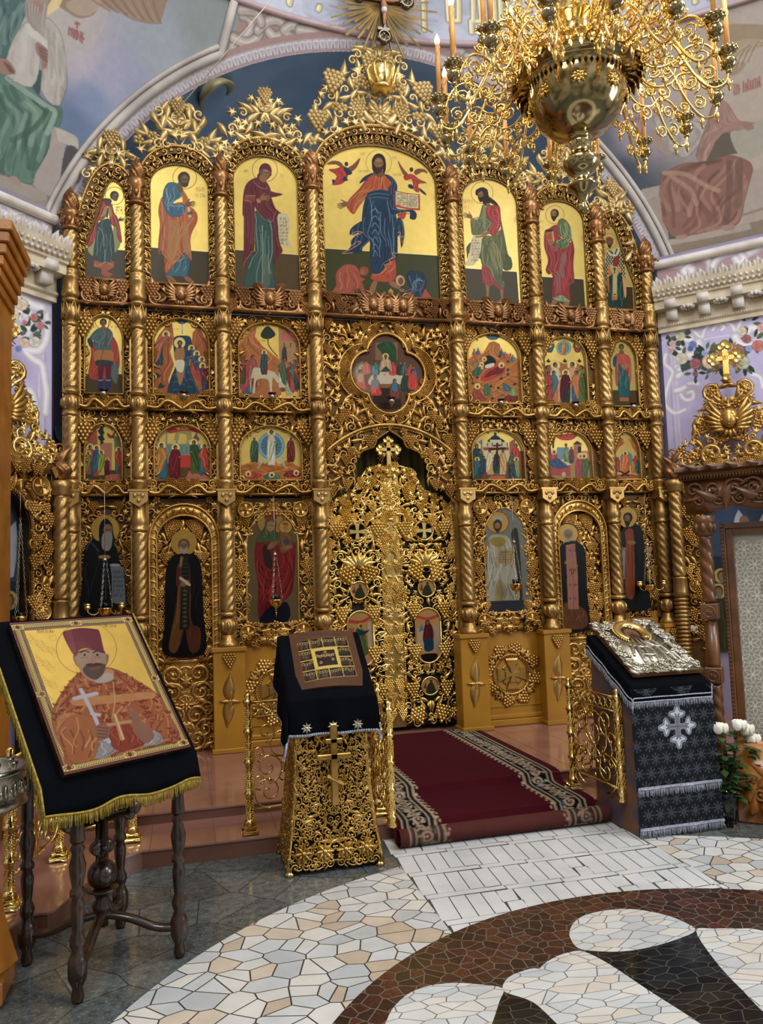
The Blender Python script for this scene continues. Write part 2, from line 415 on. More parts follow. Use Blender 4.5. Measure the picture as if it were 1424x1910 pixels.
def painted(name, rough=.45, coat=0.0, metal=1.0, bump=.0, gain=.9, sat=1.0, gam=1.15):
    """colour comes from the painting itself (colour attribute); its alpha marks gold leaf"""
    m_ = bpy.data.materials.new(name); m_.use_nodes = True; t = m_.node_tree; b = t.nodes['Principled BSDF']; N = t.nodes.new; K = t.links.new
    a = N('ShaderNodeVertexColor'); a.layer_name = 'paint'
    n_ = N('ShaderNodeTexNoise'); n_.inputs['Scale'].default_value = 14; n_.inputs['Detail'].default_value = 5; tc_ = N('ShaderNodeTexCoord'); K(tc_.outputs['Object'], n_.inputs['Vector'])
    mr = N('ShaderNodeMapRange'); mr.inputs['To Min'].default_value = .86*gain; mr.inputs['To Max'].default_value = 1.1*gain; K(n_.outputs['Fac'], mr.inputs['Value'])
    mu = N('ShaderNodeMix'); mu.data_type = 'RGBA'; mu.blend_type = 'MULTIPLY'; mu.inputs[0].default_value = 1; K(a.outputs['Color'], mu.inputs[6]); K(mr.outputs[0], mu.inputs[7])
    hs = N('ShaderNodeHueSaturation'); hs.inputs['Saturation'].default_value = sat; gm = N('ShaderNodeGamma'); gm.inputs[1].default_value = gam; K(mu.outputs[2], gm.inputs[0]); K(gm.outputs[0], hs.inputs['Color']); K(hs.outputs[0], b.inputs['Base Color'])
    mt = N('ShaderNodeMath'); mt.operation = 'MULTIPLY'; mt.inputs[1].default_value = metal; K(a.outputs['Alpha'], mt.inputs[0]); K(mt.outputs[0], b.inputs['Metallic'])
    b.inputs['Roughness'].default_value = rough; b.inputs['Coat Weight'].default_value = coat; b.inputs['Coat Roughness'].default_value = .06; b.inputs['Specular IOR Level'].default_value = .10
    if bump:
        n2 = N('ShaderNodeTexNoise'); n2.inputs['Scale'].default_value = 120; K(tc_.outputs['Object'], n2.inputs['Vector'])
        bp = N('ShaderNodeBump'); bp.inputs['Strength'].default_value = bump; bp.inputs['Distance'].default_value = .004; K(n2.outputs['Fac'], bp.inputs['Height']); K(bp.outputs[0], b.inputs['Normal'])
    return m_
def glass(name, col, rough=.02, ior=1.45):
    m_ = bpy.data.materials.new(name); m_.use_nodes = True; b = m_.node_tree.nodes['Principled BSDF']
    b.inputs['Base Color'].default_value = (*lin(col), 1); b.inputs['Transmission Weight'].default_value = 1; b.inputs['Roughness'].default_value = rough; b.inputs['IOR'].default_value = ior; return m_
def emit(name, col, s):
    m_ = bpy.data.materials.new(name); m_.use_nodes = True; b = m_.node_tree.nodes['Principled BSDF']
    b.inputs['Base Color'].default_value = (*lin(col), 1); b.inputs['Emission Color'].default_value = (*lin(col), 1); b.inputs['Emission Strength'].default_value = s; return m_
M = {}
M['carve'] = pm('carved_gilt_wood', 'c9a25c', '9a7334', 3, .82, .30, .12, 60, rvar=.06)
M['carve_shade'] = pm('shaded_gilt_ground', '5e431c', '412c10', 5, .6, .5, .1, 50)  # ground behind the carving, recess shade put into its darker colour
M['pale'] = pm('pale_gilt_cresting', 'd0b67e', 'a88e58', 4, .62, .38, .1, 60)
M['brown'] = pm('reddish_bronze_carving', 'b08558', '835c36', 4, .72, .36, .1, 60)
M['col'] = pm('old_gold_column', 'b8965c', '957440', 3, .8, .36, .05, 60, rvar=.05)
M['flame'] = pm('bronze_finial', 'a67a4c', '845a34', 5, .75, .34, .05, 60)
M['ochre'] = pm('ochre_painted_wood', 'a87820', '94671a', 2, .15, .32, .1, 30)
M['bright'] = pm('bright_gold_leaf', 'edcf86', 'c8a658', 6, .95, .24, .12, 80, rvar=.05)
M['brass'] = pm('polished_brass', 'e8cb80', 'd2ae5c', 3, 1, .14, .02, 30)
M['brass_dk'] = pm('dark_polished_brass', 'b8a678', '978556', 3, 1, .12, .02, 30)
M['gilt_open'] = pm('gilt_openwork', 'd2ab60', 'a07c3c', 6, .95, .28, .1, 80)
M['silver'] = pm('silvered_metal', 'c9c4b4', '98907c', 10, .95, .25, .15, 80)
M['dark'] = pm('void_shade', '0c0907', '14100c', 3, 0, .8)  # near-black colour standing in for the shade behind openwork
M['white_m'] = pm('white_stucco', 'd6d0c6', 'bdb5aa', 5, 0, .6, .2, 30)
M['cream'] = pm('cream_stucco', 'cfc2a6', 'b5a78c', 5, 0, .6, .1, 30)
M['walnut'] = pm('dark_walnut', '35200f', '1d1007', 12, 0, .25, .1, 60, .35)
M['oak'] = pm('honey_wood', 'a86a22', '8a5216', 5, 0, .35, .1, 60, .2)
M['oakd'] = pm('brown_carved_wood', '6e4420', '4e2e14', 6, 0, .35, .15, 60, .2)
M['black'] = pm('black_velvet', '05070d', '030408', 6, 0, .9, .2, 200, spec=.08)
M['fr_gold'] = pm('gold_fringe', 'b39a3c', '8a7220', 60, .3, .5, .5, 300)
M['fr_silv'] = pm('silver_fringe', 'b4b8c4', '888c9a', 60, .3, .5, .5, 300)
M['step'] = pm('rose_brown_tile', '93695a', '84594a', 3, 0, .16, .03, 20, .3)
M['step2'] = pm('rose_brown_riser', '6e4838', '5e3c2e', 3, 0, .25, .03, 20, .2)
M['granite'] = stone('dark_grey_granite', ['565b59', '5c605e', '505553', '626663', '4c504f'], .34, '2a2c2b', .004, .14, .5, nsc=22, spcol='7c807e', gsoft=.006)
M['crazy'] = stone('white_marble_crazy_paving', ['c6c6c0', 'b8bab8', 'cecbc4', 'b0b3b3', 'c4b6a2', 'c8c8c2', 'bcbfbd', 'cac8c0', 'b6a692', 'c2c4c2', 'ccc9c0'], .135, '37322c', .006, .22, .10, nsc=7, stretch=(1, 1.25, 1), gsoft=.003)
M['plank'] = pm('white_marble_planks', 'd2d3d0', 'bfc1c0', 3, 0, .2, .02, 20)
M['grout'] = pm('dark_grout', '4a4640', '38342f', 20, 0, .8)
M['redg'] = stone('red_brown_granite_paving', ['46291f', '3a241c', '523022', '42281f', '33211b'], .07, '6b6459', .0035, .22, .5, nsc=60, spcol='231512', gsoft=.003)
M['petal'] = stone('white_marble_petals', ['c8c9c5', 'babcbc', 'ccc8c0', 'c0c3c2', 'c9c2b6'], .12, '6a655e', .004, .22, .1, nsc=6, stretch=(1, 2.0, 1), rot=.9)
M['blackst'] = stone('black_marble_petals', ['151617', '1b1d1d', '111213', '201f1d'], .10, '56514a', .0025, .12, .2, nsc=12, stretch=(1, 2.0, 1), rot=.5)
M['fresco'] = painted('fresco', .75, 0, 0, 0, .95, .66, 1.1)
M['icon'] = painted('varnished_icon', .36, .02, .6, .02, .70, .95, 1.15)
M['matte'] = painted('woven_pattern', .95, 0, 0, .5)
M['lilac'] = painted('painted_plaster', .7, 0, 0, 0, .95, .75, 1.0)
M['candle'] = pm('cream_candle_tube', 'd9a866', 'c48f4c', 8, 0, .4)
M['bulb'] = emit('warm_flame_bulb', 'ffc060', 22)
M['leafg'] = pm('rose_leaf', '1f3a1a', '35552a', 12, 0, .4)
M['rose'] = pm('white_rose_petal', 'eae8da', 'd8d6c0', 10, 0, .6)
M['glass'] = glass('clear_vase_glass', 'd4e0d4')
M['redgl'] = glass('red_glass', '7a0c10', .1); M['blugl'] = glass('blue_glass', '10184a', .1); M['grngl'] = glass('green_glass', '0c4a3c', .1)
# ------------------------------------------------------------------ painting canvas -> vertex colours on a real surface
class Cv:
    """a painting: colours on a regular grid of the surface's own (u, v); drawing points go through tf"""
    def __init__(s, u0, u1, v0, v1, res, tf, base='c0a040', metal=0.0):
        s.u0, s.v0, s.res, s.tf = u0, v0, res, tf; s.W = int((u1-u0)/res)+2; s.H = int((v1-v0)/res)+2
        s.a = np.empty((s.H, s.W, 4)); s.a[..., :3] = lin(base); s.a[..., 3] = metal
    def m(s, pts): return (np.array([s.tf(*p) for p in pts], float)-[s.u0, s.v0])/s.res
    def _bl(s, y0, y1, x0, x1, cov, col, metal):
        A = s.a[y0:y1, x0:x1]; c = lin(col); cov = cov[..., None]
        A[..., :3] = A[..., :3]*(1-cov)+c*cov; A[..., 3:] = A[..., 3:]*(1-cov)+metal*cov
    def P(s, pts, col, al=1.0, sm=True, metal=0.0, raw=False):
        Q = s.m(pts) if not raw else np.asarray(pts)
        if sm and len(Q) > 3: Q = cat(Q, True, 3)
        x0, y0 = np.floor(Q.min(0)).astype(int)-1; x1, y1 = np.ceil(Q.max(0)).astype(int)+2
        x0, y0 = max(x0, 0), max(y0, 0); x1, y1 = min(x1, s.W), min(y1, s.H)
        if x1 <= x0 or y1 <= y0: return
        X, Y = np.meshgrid(np.arange(x0, x1), np.arange(y0, y1)); cov = np.zeros(X.shape)
        for dx in (-.25, .25):
            for dy in (-.25, .25): cov += inside(np.stack([X+dx, Y+dy], -1), Q)
        s._bl(y0, y1, x0, x1, cov/4*al, col, metal)
    def L(s, pts, wd, col, al=1.0, sm=True, metal=0.0, raw=False):
        Q = s.m(pts) if not raw else np.asarray(pts, float)
        if sm and len(Q) > 2: Q = cat(Q, False, 3)
        x0, y0 = np.floor(Q.min(0)-wd).astype(int)-1; x1, y1 = np.ceil(Q.max(0)+wd).astype(int)+2
        x0, y0 = max(x0, 0), max(y0, 0); x1, y1 = min(x1, s.W), min(y1, s.H)
        if x1 <= x0 or y1 <= y0: return
        D = np.full((y1-y0, x1-x0), 1e9)
        for a, b in zip(Q[:-1], Q[1:]):
            lo = np.floor(np.minimum(a, b)-wd-1).astype(int); hi = np.ceil(np.maximum(a, b)+wd+2).astype(int)
            xa, ya = max(lo[0], x0), max(lo[1], y0); xb, yb = min(hi[0], x1), min(hi[1], y1)
            if xb <= xa or yb <= ya: continue
            X, Y = np.meshgrid(np.arange(xa, xb), np.arange(ya, yb)); d = b-a; q = d@d+1e-9
            t = np.clip(((X-a[0])*d[0]+(Y-a[1])*d[1])/q, 0, 1); dd = np.hypot(X-a[0]-t*d[0], Y-a[1]-t*d[1])
            S = D[ya-y0:yb-y0, xa-x0:xb-x0]; np.minimum(S, dd, out=S)
        cov = np.clip(wd/2+.5-D, 0, 1)*min(1, wd+.15)
        s._bl(y0, y1, x0, x1, cov*al, col, metal)
    def E(s, cx, cy, rx, ry, col, al=1.0, rot=0.0, metal=0.0):
        t = np.linspace(0, 2*PI, 22)[:-1]; c, n = math.cos(rot), math.sin(rot)
        s.P([(cx+rx*math.cos(a)*c-ry*math.sin(a)*n, cy+rx*math.cos(a)*n+ry*math.sin(a)*c) for a in t], col, al, False, metal)
    def O(s, cx, cy, rx, ry, wd, col, al=1.0):
        t = np.linspace(0, 2*PI, 30); s.L([(cx+rx*math.cos(a), cy+ry*math.sin(a)) for a in t], wd, col, al, False)
    def folds(s, pts, light, dark, n=7, al=.5, wd=1.2, seed=0, k=1.0):
        """drapery lines that follow the width of a garment outline (given in drawing coordinates)"""
        q = random.Random(seed); Pp = np.array(cat(pts, True, 3)); ys = np.linspace(Pp[:, 1].min(), Pp[:, 1].max(), 16)[1:-1]
        LR = []
        for y in ys:
            xs = []
            for a, b in zip(Pp, np.roll(Pp, -1, 0)):
                if (a[1] > y) != (b[1] > y): xs.append(a[0]+(y-a[1])/(b[1]-a[1])*(b[0]-a[0]))
            if len(xs) >= 2: LR.append((min(xs), max(xs), y))
        if len(LR) < 3: return
        for i in range(n):
            t = (i+.5)/n+q.uniform(-.2, .2)/n; a0 = q.randint(0, len(LR)//3); a1 = q.randint(len(LR)*2//3, len(LR)-1)
            ph = q.uniform(0, 6); am = q.uniform(.02, .10)*k
            ln = [(l+(r-l)*min(.96, max(.04, t+am*math.sin(ph+j*.7))), y) for j, (l, r, y) in enumerate(LR[a0:a1+1])]
            if len(ln) > 2: s.L(ln, wd*q.uniform(.8, 1.7), light if i % 2 else dark, min(1, al*q.uniform(1.0, 1.6)*(1 if wd < 2.2 else .5)))
    def R(s, pts, col, light=None, dark=None, n=7, al=.5, wd=1.2, seed=0, edge=True, k=1.0):
        """a garment: fill, folds and a dark contour"""
        s.P(pts, col); c = lin(col)
        s.folds(pts, light if light else tuple(np.minimum(c*2.1+.03, 1)), dark if dark else tuple(c*.4), n, al, wd, seed, k)
        if edge: s.L(list(pts)+[pts[0]], .8, tuple(c*.3), .6)
    def txt(s, x, y, wd, ht, rows, col, al=.8, seed=0, slant=0.0):
        """small inscription lines (illegible strokes of the right size)"""
        q = random.Random(seed); rh = ht/rows
        for r_ in range(rows):
            xx = x
            while xx < x+wd:
                w_ = q.uniform(.25, .5)*rh
                if q.random() < .86:
                    y0 = y+r_*rh+slant*(xx-x); s.L([(xx, y0+rh*.15), (xx, y0+rh*.78)], .9, col, al, False)
                    if q.random() < .6: s.L([(xx, y0+rh*q.choice((.2, .45, .75))), (xx+w_*.8, y0+rh*q.choice((.2, .45, .75)))], .8, col, al, False)
                xx += w_
    def head(s, cx, cy, r, face=0.0, hair='3a2a20', beard=None, skin='a8794e', bl=1.0, hl=1.0, halo=None, hr=1.9, bald=False, hood=None):
        """head with hair, face, beard; face = where it looks, -1 left .. 1 right"""
        if halo: s.O(cx, cy-.1*r, r*hr, r*hr, 1.0, halo, .8)
        if hood: s.E(cx, cy-.05*r, r*1.08, r*1.28, hood)
        elif not bald: s.E(cx-.1*face*r, cy-.22*r, r*.92, r*1.0*hl, hair)
        else: s.E(cx-.1*face*r, cy-.05*r, r*.88, r*.95, hair)
        fx = cx+.16*face*r
        s.E(fx, cy+.08*r, r*.62, r*.88, skin)
        s.E(fx+.06*r*face, cy-.25*r, r*.42, r*.3, tuple(np.minimum(lin(skin)*1.5, 1)), .6)
        if beard: s.P([(fx-.62*r, cy+.1*r), (fx-.35*r, cy+.42*r), (fx, cy+.5*r), (fx+.35*r, cy+.42*r), (fx+.62*r, cy+.1*r), (fx+.5*r, cy+.9*r), (fx+.1*r, cy+(1.1+.6*bl)*r), (fx-.1*r, cy+(1.1+.6*bl)*r), (fx-.5*r, cy+.9*r)], beard)
        for e in (-1, 1):
            s.L([(fx+(e*.27+.08*face)*r-.15*r, cy-.02*r), (fx+(e*.27+.08*face)*r+.15*r, cy-.02*r)], max(.7, .11*s.k*r), '2a1a12', .85, False)
            s.L([(fx+(e*.27+.08*face)*r-.2*r, cy-.22*r), (fx+(e*.27+.08*face)*r+.2*r, cy-.2*r)], max(.6, .07*s.k*r), '3a2618', .7, False)
        s.L([(fx+.1*face*r, cy-.1*r), (fx+.16*face*r, cy+.28*r), (fx+.02*r, cy+.32*r)], max(.6, .07*s.k*r), '5a3420', .7, False)
        s.L([(fx-.16*r, cy+.5*r), (fx+.16*r, cy+.5*r)], max(.6, .09*s.k*r), '7a3020', .8, False)
    k = 1.0
    def hand(s, x, y, L_, a, col='a8794e', fl=1):
        """open hand pointing along angle a (degrees, screen), size L_"""
        c, n = math.cos(R(a)), math.sin(R(a)); T = lambda u, v: (x+(u*c-v*fl*n)*L_, y+(u*n+v*fl*c)*L_)
        s.P([T(0, -.17), T(.3, -.24), T(.55, -.2), T(.55, .2), T(.3, .24), T(0, .17)], col)
        for i, (v, e) in enumerate(((-.17, .92), (-.06, 1.0), (.06, .96), (.17, .82))): s.L([T(.45, v), T(e, v*1.5+.05)], max(1, s.k*L_*.11), col, 1, False)
        s.L([T(.15, -.2), T(.5, -.48)], max(1, s.k*L_*.12), col, 1, False)
    def mesh(s, name, pos, parent=None, mask=None, mat_=None, flip=False):
        U, Vv = np.meshgrid(s.u0+np.arange(s.W)*s.res, s.v0+np.arange(s.H)*s.res)
        P3 = pos(U, Vv).reshape(-1, 3); ok = np.ones((s.H-1, s.W-1), bool)
        if mask is not None: ok = mask(U[:-1, :-1]+s.res/2, Vv[:-1, :-1]+s.res/2)
        i = (np.arange(s.H-1)[:, None]*s.W+np.arange(s.W-1)[None, :])[ok]
        F = np.stack([i, i+1, i+s.W+1, i+s.W], 1)
        if flip: F = F[:, ::-1]
        us = np.unique(F); rm = np.zeros(s.W*s.H, int); rm[us] = np.arange(len(us))
        mb = MB(); mb.add(P3[us], [rm[F]]); o = mb.build(name, mat_ or M['icon'], parent)
        at = o.data.color_attributes.new('paint', 'FLOAT_COLOR', 'POINT')
        at.data.foreach_set('color', s.a.reshape(-1, 4)[us].astype(np.float32).ravel()); return o
def crop(x0, y0, k): return lambda x, y: (x0+x/k, y0+y/k)
# ================================================================== SETTING
def st(o): o['kind'] = 'structure'; return o

CY = -5.757; mb = MB()
def ring_xy(r, n=160, a0=0, a1=2*PI): return [(r*math.cos(a0+(a1-a0)*i/n), CY+r*math.sin(a0+(a1-a0)*i/n)) for i in range(n)]
mb.add([(-6, -9, 0), (7, -9, 0), (7, 1.2, 0), (-6, 1.2, 0)], [[[0, 1, 2, 3]]], 0)
def disc(r, z, mi): 
    P = ring_xy(r); mb.add([(x, y, z) for x, y in P], [[list(range(len(P)))]], mi)
def flatpoly(P, z, mi): mb.add([(x, y, z) for x, y in P], [[list(range(len(P)))]], mi)
disc(2.885, .0006, 1)
flatpoly([(-.85, CY+1.5), (.84, CY+1.5), (.84, -2.4), (-.85, -2.4)], .0012, 2)
q = random.Random(5); y = CY+1.55; ang = math.tan(R(-2.0))
rows = []
while y < -2.5: rows.append((y, y+.285)); rows.append((y+.290, y+.345)); y += .350
for (ya, yb) in rows:
    thin = yb-ya < .1; x = -.845
    while x < .835:
        wd = q.uniform(.09, .115) if not thin else q.uniform(.28, .5); xe = min(x+wd, .835)
        sk = .012 if not thin else 0
        cuts = [(ya, yb)] if (thin or q.random() > .12) else [(ya, ya+(yb-ya)*.45), (ya+(yb-ya)*.47, yb)]
        for (c0, c1) in cuts:
            mb.add([(x+.003-sk, c0+ang*x, .0018), (xe-.003-sk, c0+ang*x, .0018), (xe-.003+sk, min(c1+ang*x, -2.45), .0018), (x+.003+sk, min(c1+ang*x, -2.45), .0018)], [[[0, 1, 2, 3]]], 3)
        x = xe
disc(1.975, .0026, 4)
def gz(f, pts, sm=4):
    P = [onZ(*f(*p))[:2] for p in pts]; return [tuple(p) for p in (cat(P, True, sm) if sm else P)]
fb = crop(712, 1500, 2.0)
# black figure, then white petals
flatpoly(gz(fb, [(760, 552), (1172, 474), (1424, 760), (1500, 900), (1190, 900), (1000, 700)], 0), .0032, 6)
flatpoly(gz(fb, [(456, 700), (590, 752), (760, 900), (380, 900)], 0), .0032, 6)
flatpoly(gz(fb, [(1172, 474), (1100, 508), (1000, 537), (900, 552), (800, 551), (735, 540), (706, 505), (703, 475), (722, 440), (765, 415), (850, 397), (950, 395), (1060, 416), (1130, 443)]), .0038, 5)
flatpoly(gz(fb, [(588, 680), (588, 620), (640, 578), (700, 556), (755, 553), (850, 600), (1000, 700), (1200, 830), (1350, 960), (900, 980), (700, 860), (640, 780)]), .0042, 5)
flatpoly(gz(fb, [(456, 700), (468, 655), (520, 628), (588, 617), (650, 680), (760, 850), (700, 860), (590, 760), (540, 730)]), .0038, 5)
flatpoly(gz(fb, [(1174, 474), (1240, 467), (1330, 467), (1424, 475), (1700, 560), (1800, 900), (1500, 830), (1340, 690), (1240, 580)]), .0038, 5)
flatpoly(gz(fb, [(452, 690), (360, 675), (270, 670), (180, 680), (110, 705), (55, 750), (20, 810), (10, 900), (370, 930), (410, 830), (440, 740)]), .0038, 5)
st(mb.build('floor', [M['granite'], M['crazy'], M['grout'], M['plank'], M['redg'], M['petal'], M['blackst']], smooth=False))

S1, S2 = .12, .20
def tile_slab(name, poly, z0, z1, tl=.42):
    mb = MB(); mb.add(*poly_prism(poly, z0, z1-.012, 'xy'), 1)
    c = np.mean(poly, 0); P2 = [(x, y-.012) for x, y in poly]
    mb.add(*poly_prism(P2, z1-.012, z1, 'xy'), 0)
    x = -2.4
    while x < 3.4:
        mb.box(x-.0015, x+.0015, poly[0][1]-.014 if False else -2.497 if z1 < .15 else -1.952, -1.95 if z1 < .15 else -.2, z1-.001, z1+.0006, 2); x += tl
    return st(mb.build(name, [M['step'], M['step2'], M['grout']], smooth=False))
left = [tuple(p_) for p_ in cat([onZ(x, y)[:2] for x, y in ((212, 1640), (153, 1690), (130, 1713), (97, 1741), (53, 1750), (0, 1790), (-60, 1850))], False, 5)]
step1 = [(4.6, -2.48), (4.6, -1.8), (-4.6, -1.8), (-4.6, left[-1][1])]+[tuple(p) for p in left[::-1]]+[(-2.45, -2.48)]
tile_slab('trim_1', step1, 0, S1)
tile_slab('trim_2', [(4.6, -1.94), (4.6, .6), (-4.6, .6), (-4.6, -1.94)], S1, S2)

def wallpt(side, s_, off, z):
    k = math.sqrt(.5); x = 3.38+s_*k-off*k; y = -.02-s_*k-off*k; return (side*x, y, z)
def wall_tf(side, f):
    k = math.sqrt(.5)
    def t(x, y):
        p = onP(*f(x, y), (side*3.38, -.02, 0), (-side, -1, 0)); return ((-.02-p[1])/k, p[2])
    return t
def prof_run(name, prof, side, mt, s0=-.02, s1=4.2, parent=None, struct=True):
    """straight moulding on a pier wall: profile of (off, z); the far end is cut square"""
    mb = MB(); n = len(prof)
    V = [wallpt(side, s_, o, z) for s_ in (s0, s1) for o, z in prof]; i = np.arange(n-1)
    mb.add(V, [np.stack([i, i+1, i+1+n, i+n], 1), np.array([list(range(n))])])
    o = mb.build(name, mt, parent, smooth=False); 
    if struct: st(o)
    return o
for side, nm in ((-1, 'left'), (1, 'right')):
    mb = MB(); k = math.sqrt(.5)
    a = wallpt(side, 0, 0, 0)[:2]; b = wallpt(side, 4.2, 0, 0)[:2]
    poly = [a, b, (b[0]+side*2, b[1]), (b[0]+side*2, 1.5), (a[0]+side*.06, 1.5), (a[0], a[1]+.1)]
    if side > 0: pass
    mb.add(*poly_prism(poly, 0, 5.54, 'xy'))
    st(mb.build('wall_'+nm, pm('lilac_plaster_'+nm, '8a8298', '7a738a', 2, 0, .7), smooth=False))
    # painted face (lilac with flowers below, rose frieze above)
    fL = crop(0, 330, 5.457) if side < 0 else crop(1180, 400, 4.775)
    tf = wall_tf(side, fL)
    cv = Cv(0, 1.75, 1.9, 5.5, .0075, tf, 'b3a8d6')
    def both(z0, z1, col): cv.P([(0, (z0-1.9)/.0075), (400, (z0-1.9)/.0075), (400, (z1-1.9)/.0075), (0, (z1-1.9)/.0075)], col, 1, False, 0, True)
    both(4.95, 5.5, 'a8848a' if side > 0 else 'b59a9c')
    rr = random.Random(3+side)
    for _ in range(90):
        cv.a[...] = cv.a
        x, y_ = rr.uniform(0, 230), rr.uniform(0, 360); cv.P([(x+18*math.cos(t)*rr.uniform(.6, 1), y_+22*math.sin(t)*rr.uniform(.6, 1)) for t in np.linspace(0, 6, 8)], rr.choice(['aa9ccb', 'c0b8e2', 'b5b0dc', 'a898b8']), .16, True, 0, True)
    W1, W2, W3 = 'd9d3dc', 'efeae8', 'b9b3c4'
    edge = .10/.0075
    cv.L([(edge, 0), (edge, 345)], 3.5, 'c6c0cc', .9, False, 0, True); cv.L([(edge+5, 0), (edge+5, 340), (232, 340)], 2, 'd9d3dc', .7, False, 0, True); cv.L([(edge-4, 0), (edge-4, 345)], 1.5, '8f8aa6', .7, False, 0, True)
    def flower(x, y, r, c):
        lc = lin(c)
        cv.E(x, y, r*1.05, r, tuple(lc*.6)); cv.E(x, y, r*.95, r*.9, c)
        for a in range(6): cv.E(x+r*.5*math.cos(a*1.05), y+r*.45*math.sin(a*1.05), r*.42, r*.36, tuple(np.minimum(lc*(1.25 if a % 2 else .85), 1)), .7)
        cv.O(x, y, r*.45, r*.4, 1.2, tuple(lc*.5), .6); cv.E(x, y, r*.22, r*.2, tuple(lc*.6), .7)
    def leafs(x, y, r, n=5, sd=0):
        g = random.Random(sd+int(x))
        for i in range(n):
            a = g.uniform(0, 6.28); c, s_ = math.cos(a), math.sin(a)
            cv.P([(x+c*r*.5, y+s_*r*.5), (x+c*r*1.1-s_*r*.25, y+s_*r*1.1+c*r*.25), (x+c*r*1.7, y+s_*r*1.7), (x+c*r*1.1+s_*r*.25, y+s_*r*1.1-c*r*.25)], g.choice(['3e5446', '4f6850', '2f4238']))
    def scroll(pts, wd=9): cv.L(pts, wd, W3, .9); cv.L([(x-1, y-1) for x, y in pts], wd*.6, W1, .9); cv.L([(x-2, y-2) for x, y in pts], wd*.25, W2, .8)
    if side > 0:
        scroll([(300, 1250), (290, 1330), (360, 1400), (330, 1500), (300, 1600), (300, 1700), (380, 1770), (470, 1740)]); scroll([(590, 1510), (500, 1510), (430, 1580), (470, 1650), (540, 1640), (540, 1580), (500, 1590)])
        scroll([(390, 1570), (430, 1560), (470, 1540)], 12); scroll([(400, 1360), (440, 1400), (410, 1440)], 14); scroll([(470, 1370), (420, 1380)], 12)
        scroll([(350, 1060), (420, 1020), (520, 1020), (600, 1090), (620, 1100), (660, 1010), (740, 970), (880, 980), (920, 1060)], 7); scroll([(720, 1030), (760, 980), (820, 1000), (800, 1030)], 7)
        scroll([(940, 1040), (980, 940), (1100, 900), (1165, 905)], 7); scroll([(1060, 1420), (1140, 1450), (1165, 1540)], 9)
        scroll([(520, 1110), (450, 1120), (425, 1190), (460, 1245), (540, 1250), (600, 1210), (590, 1140)], 16); scroll([(370, 1230), (420, 1220), (450, 1240)], 12)
        scroll([(1020, 1060), (1060, 1010), (1120, 1030), (1120, 1120), (1060, 1170), (960, 1150), (920, 1090)], 16)
        for x, y, r, n in ((290, 1130, 40, 6), (430, 1080, 60, 8), (360, 1170, 50, 7), (440, 1290, 70, 7), (560, 1330, 80, 9), (680, 1280, 90, 9), (760, 1330, 80, 8), (560, 1410, 60, 5), (900, 1230, 80, 8), (1000, 1310, 80, 8), (650, 1230, 60, 6), (1080, 1130, 70, 8), (1040, 970, 70, 8), (690, 1400, 50, 4)): leafs(x, y, r, n)
        for x, y, r, c in ((430, 1085, 42, 'c6c19a'), (360, 1150, 28, 'd59a92'), (345, 1215, 24, 'd08c86'), (540, 1160, 34, '4a66b4'), (520, 1195, 26, '3a54a4'), (645, 1235, 26, '7da0cf'), (440, 1285, 52, 'cfc6a4'), (562, 1330, 50, '9a4650'), (690, 1310, 66, 'd8b08c'), (945, 1215, 58, '9a5a70'), (985, 1320, 62, 'b8bb9a'), (1120, 1170, 52, 'c04a40'), (1020, 1110, 40, 'a03e40'), (980, 1040, 40, 'd2bf9a'), (1155, 1010, 40, 'd88a84'), (1040, 1195, 30, '7a96c8'), (560, 1420, 22, 'a04050')): flower(x, y, r, c)
    else:
        scroll([(440, 1320), (470, 1400), (480, 1500), (470, 1650), (400, 1760), (330, 1770), (250, 1760), (330, 1850), (420, 1910), (450, 2050), (470, 2200), (460, 2400)], 14)
        scroll([(180, 1400), (260, 1370), (300, 1460), (260, 1570), (180, 1570), (110, 1530)], 24); scroll([(60, 1260), (160, 1210), (260, 1240), (330, 1300), (420, 1330)], 18)
        scroll([(60, 2300), (200, 2260), (300, 2180), (350, 2300)], 16)
        for x, y, r, n in ((190, 1340, 70, 8), (330, 1400, 70, 8), (420, 1480, 60, 8), (180, 1480, 80, 8), (180, 1640, 70, 9), (290, 1610, 80, 9), (60, 1500, 60, 6)): leafs(x, y, r, n)
        for x, y, r, c in ((220, 1300, 62, 'd6bc98'), (345, 1430, 40, 'b4584e'), (410, 1515, 40, 'bf5a54'), (240, 1440, 52, 'd4ccd8'), (140, 1410, 50, 'd9c272'), (245, 1690, 50, 'd6b292'), (350, 1680, 56, 'cfc9ae'), (130, 1620, 34, '8fb0d8'), (185, 1750, 34, '5a7ac4'), (250, 1480, 24, 'c9586a')): flower(x, y, r, c)
    # rose frieze scrolls
    if side > 0:
        for pts in ([(690, 520), (700, 440), (650, 390), (560, 390), (480, 440)], [(480, 440), (400, 450), (290, 450)], [(500, 460), (460, 500), (500, 540), (535, 500), (510, 480)], [(710, 520), (730, 430), (800, 370), (940, 330)], [(940, 380), (1050, 340), (1165, 280)], [(920, 390), (960, 430), (995, 390), (970, 360)]): scroll(pts, 13)
    else:
        for pts in ([(0, 330), (80, 320), (140, 380), (250, 390)], [(250, 480), (330, 460), (440, 490)], [(180, 470), (240, 460), (270, 500), (300, 520), (370, 500)], [(20, 380), (60, 400), (40, 440), (0, 450)]): scroll(pts, 20)
    kk = side
    def posw(U, V_, kk=side):
        q_ = math.sqrt(.5); return np.stack([kk*(3.38+U*q_-.004*q_), -.02-U*q_-.004*q_, V_], -1)
    o = cv.mesh('trim_'+('5' if side < 0 else '6'), posw, None, None, M['lilac'], flip=(side > 0)); st(o)
    # cornice mouldings
    t = lambda n: np.linspace(0, PI, n)
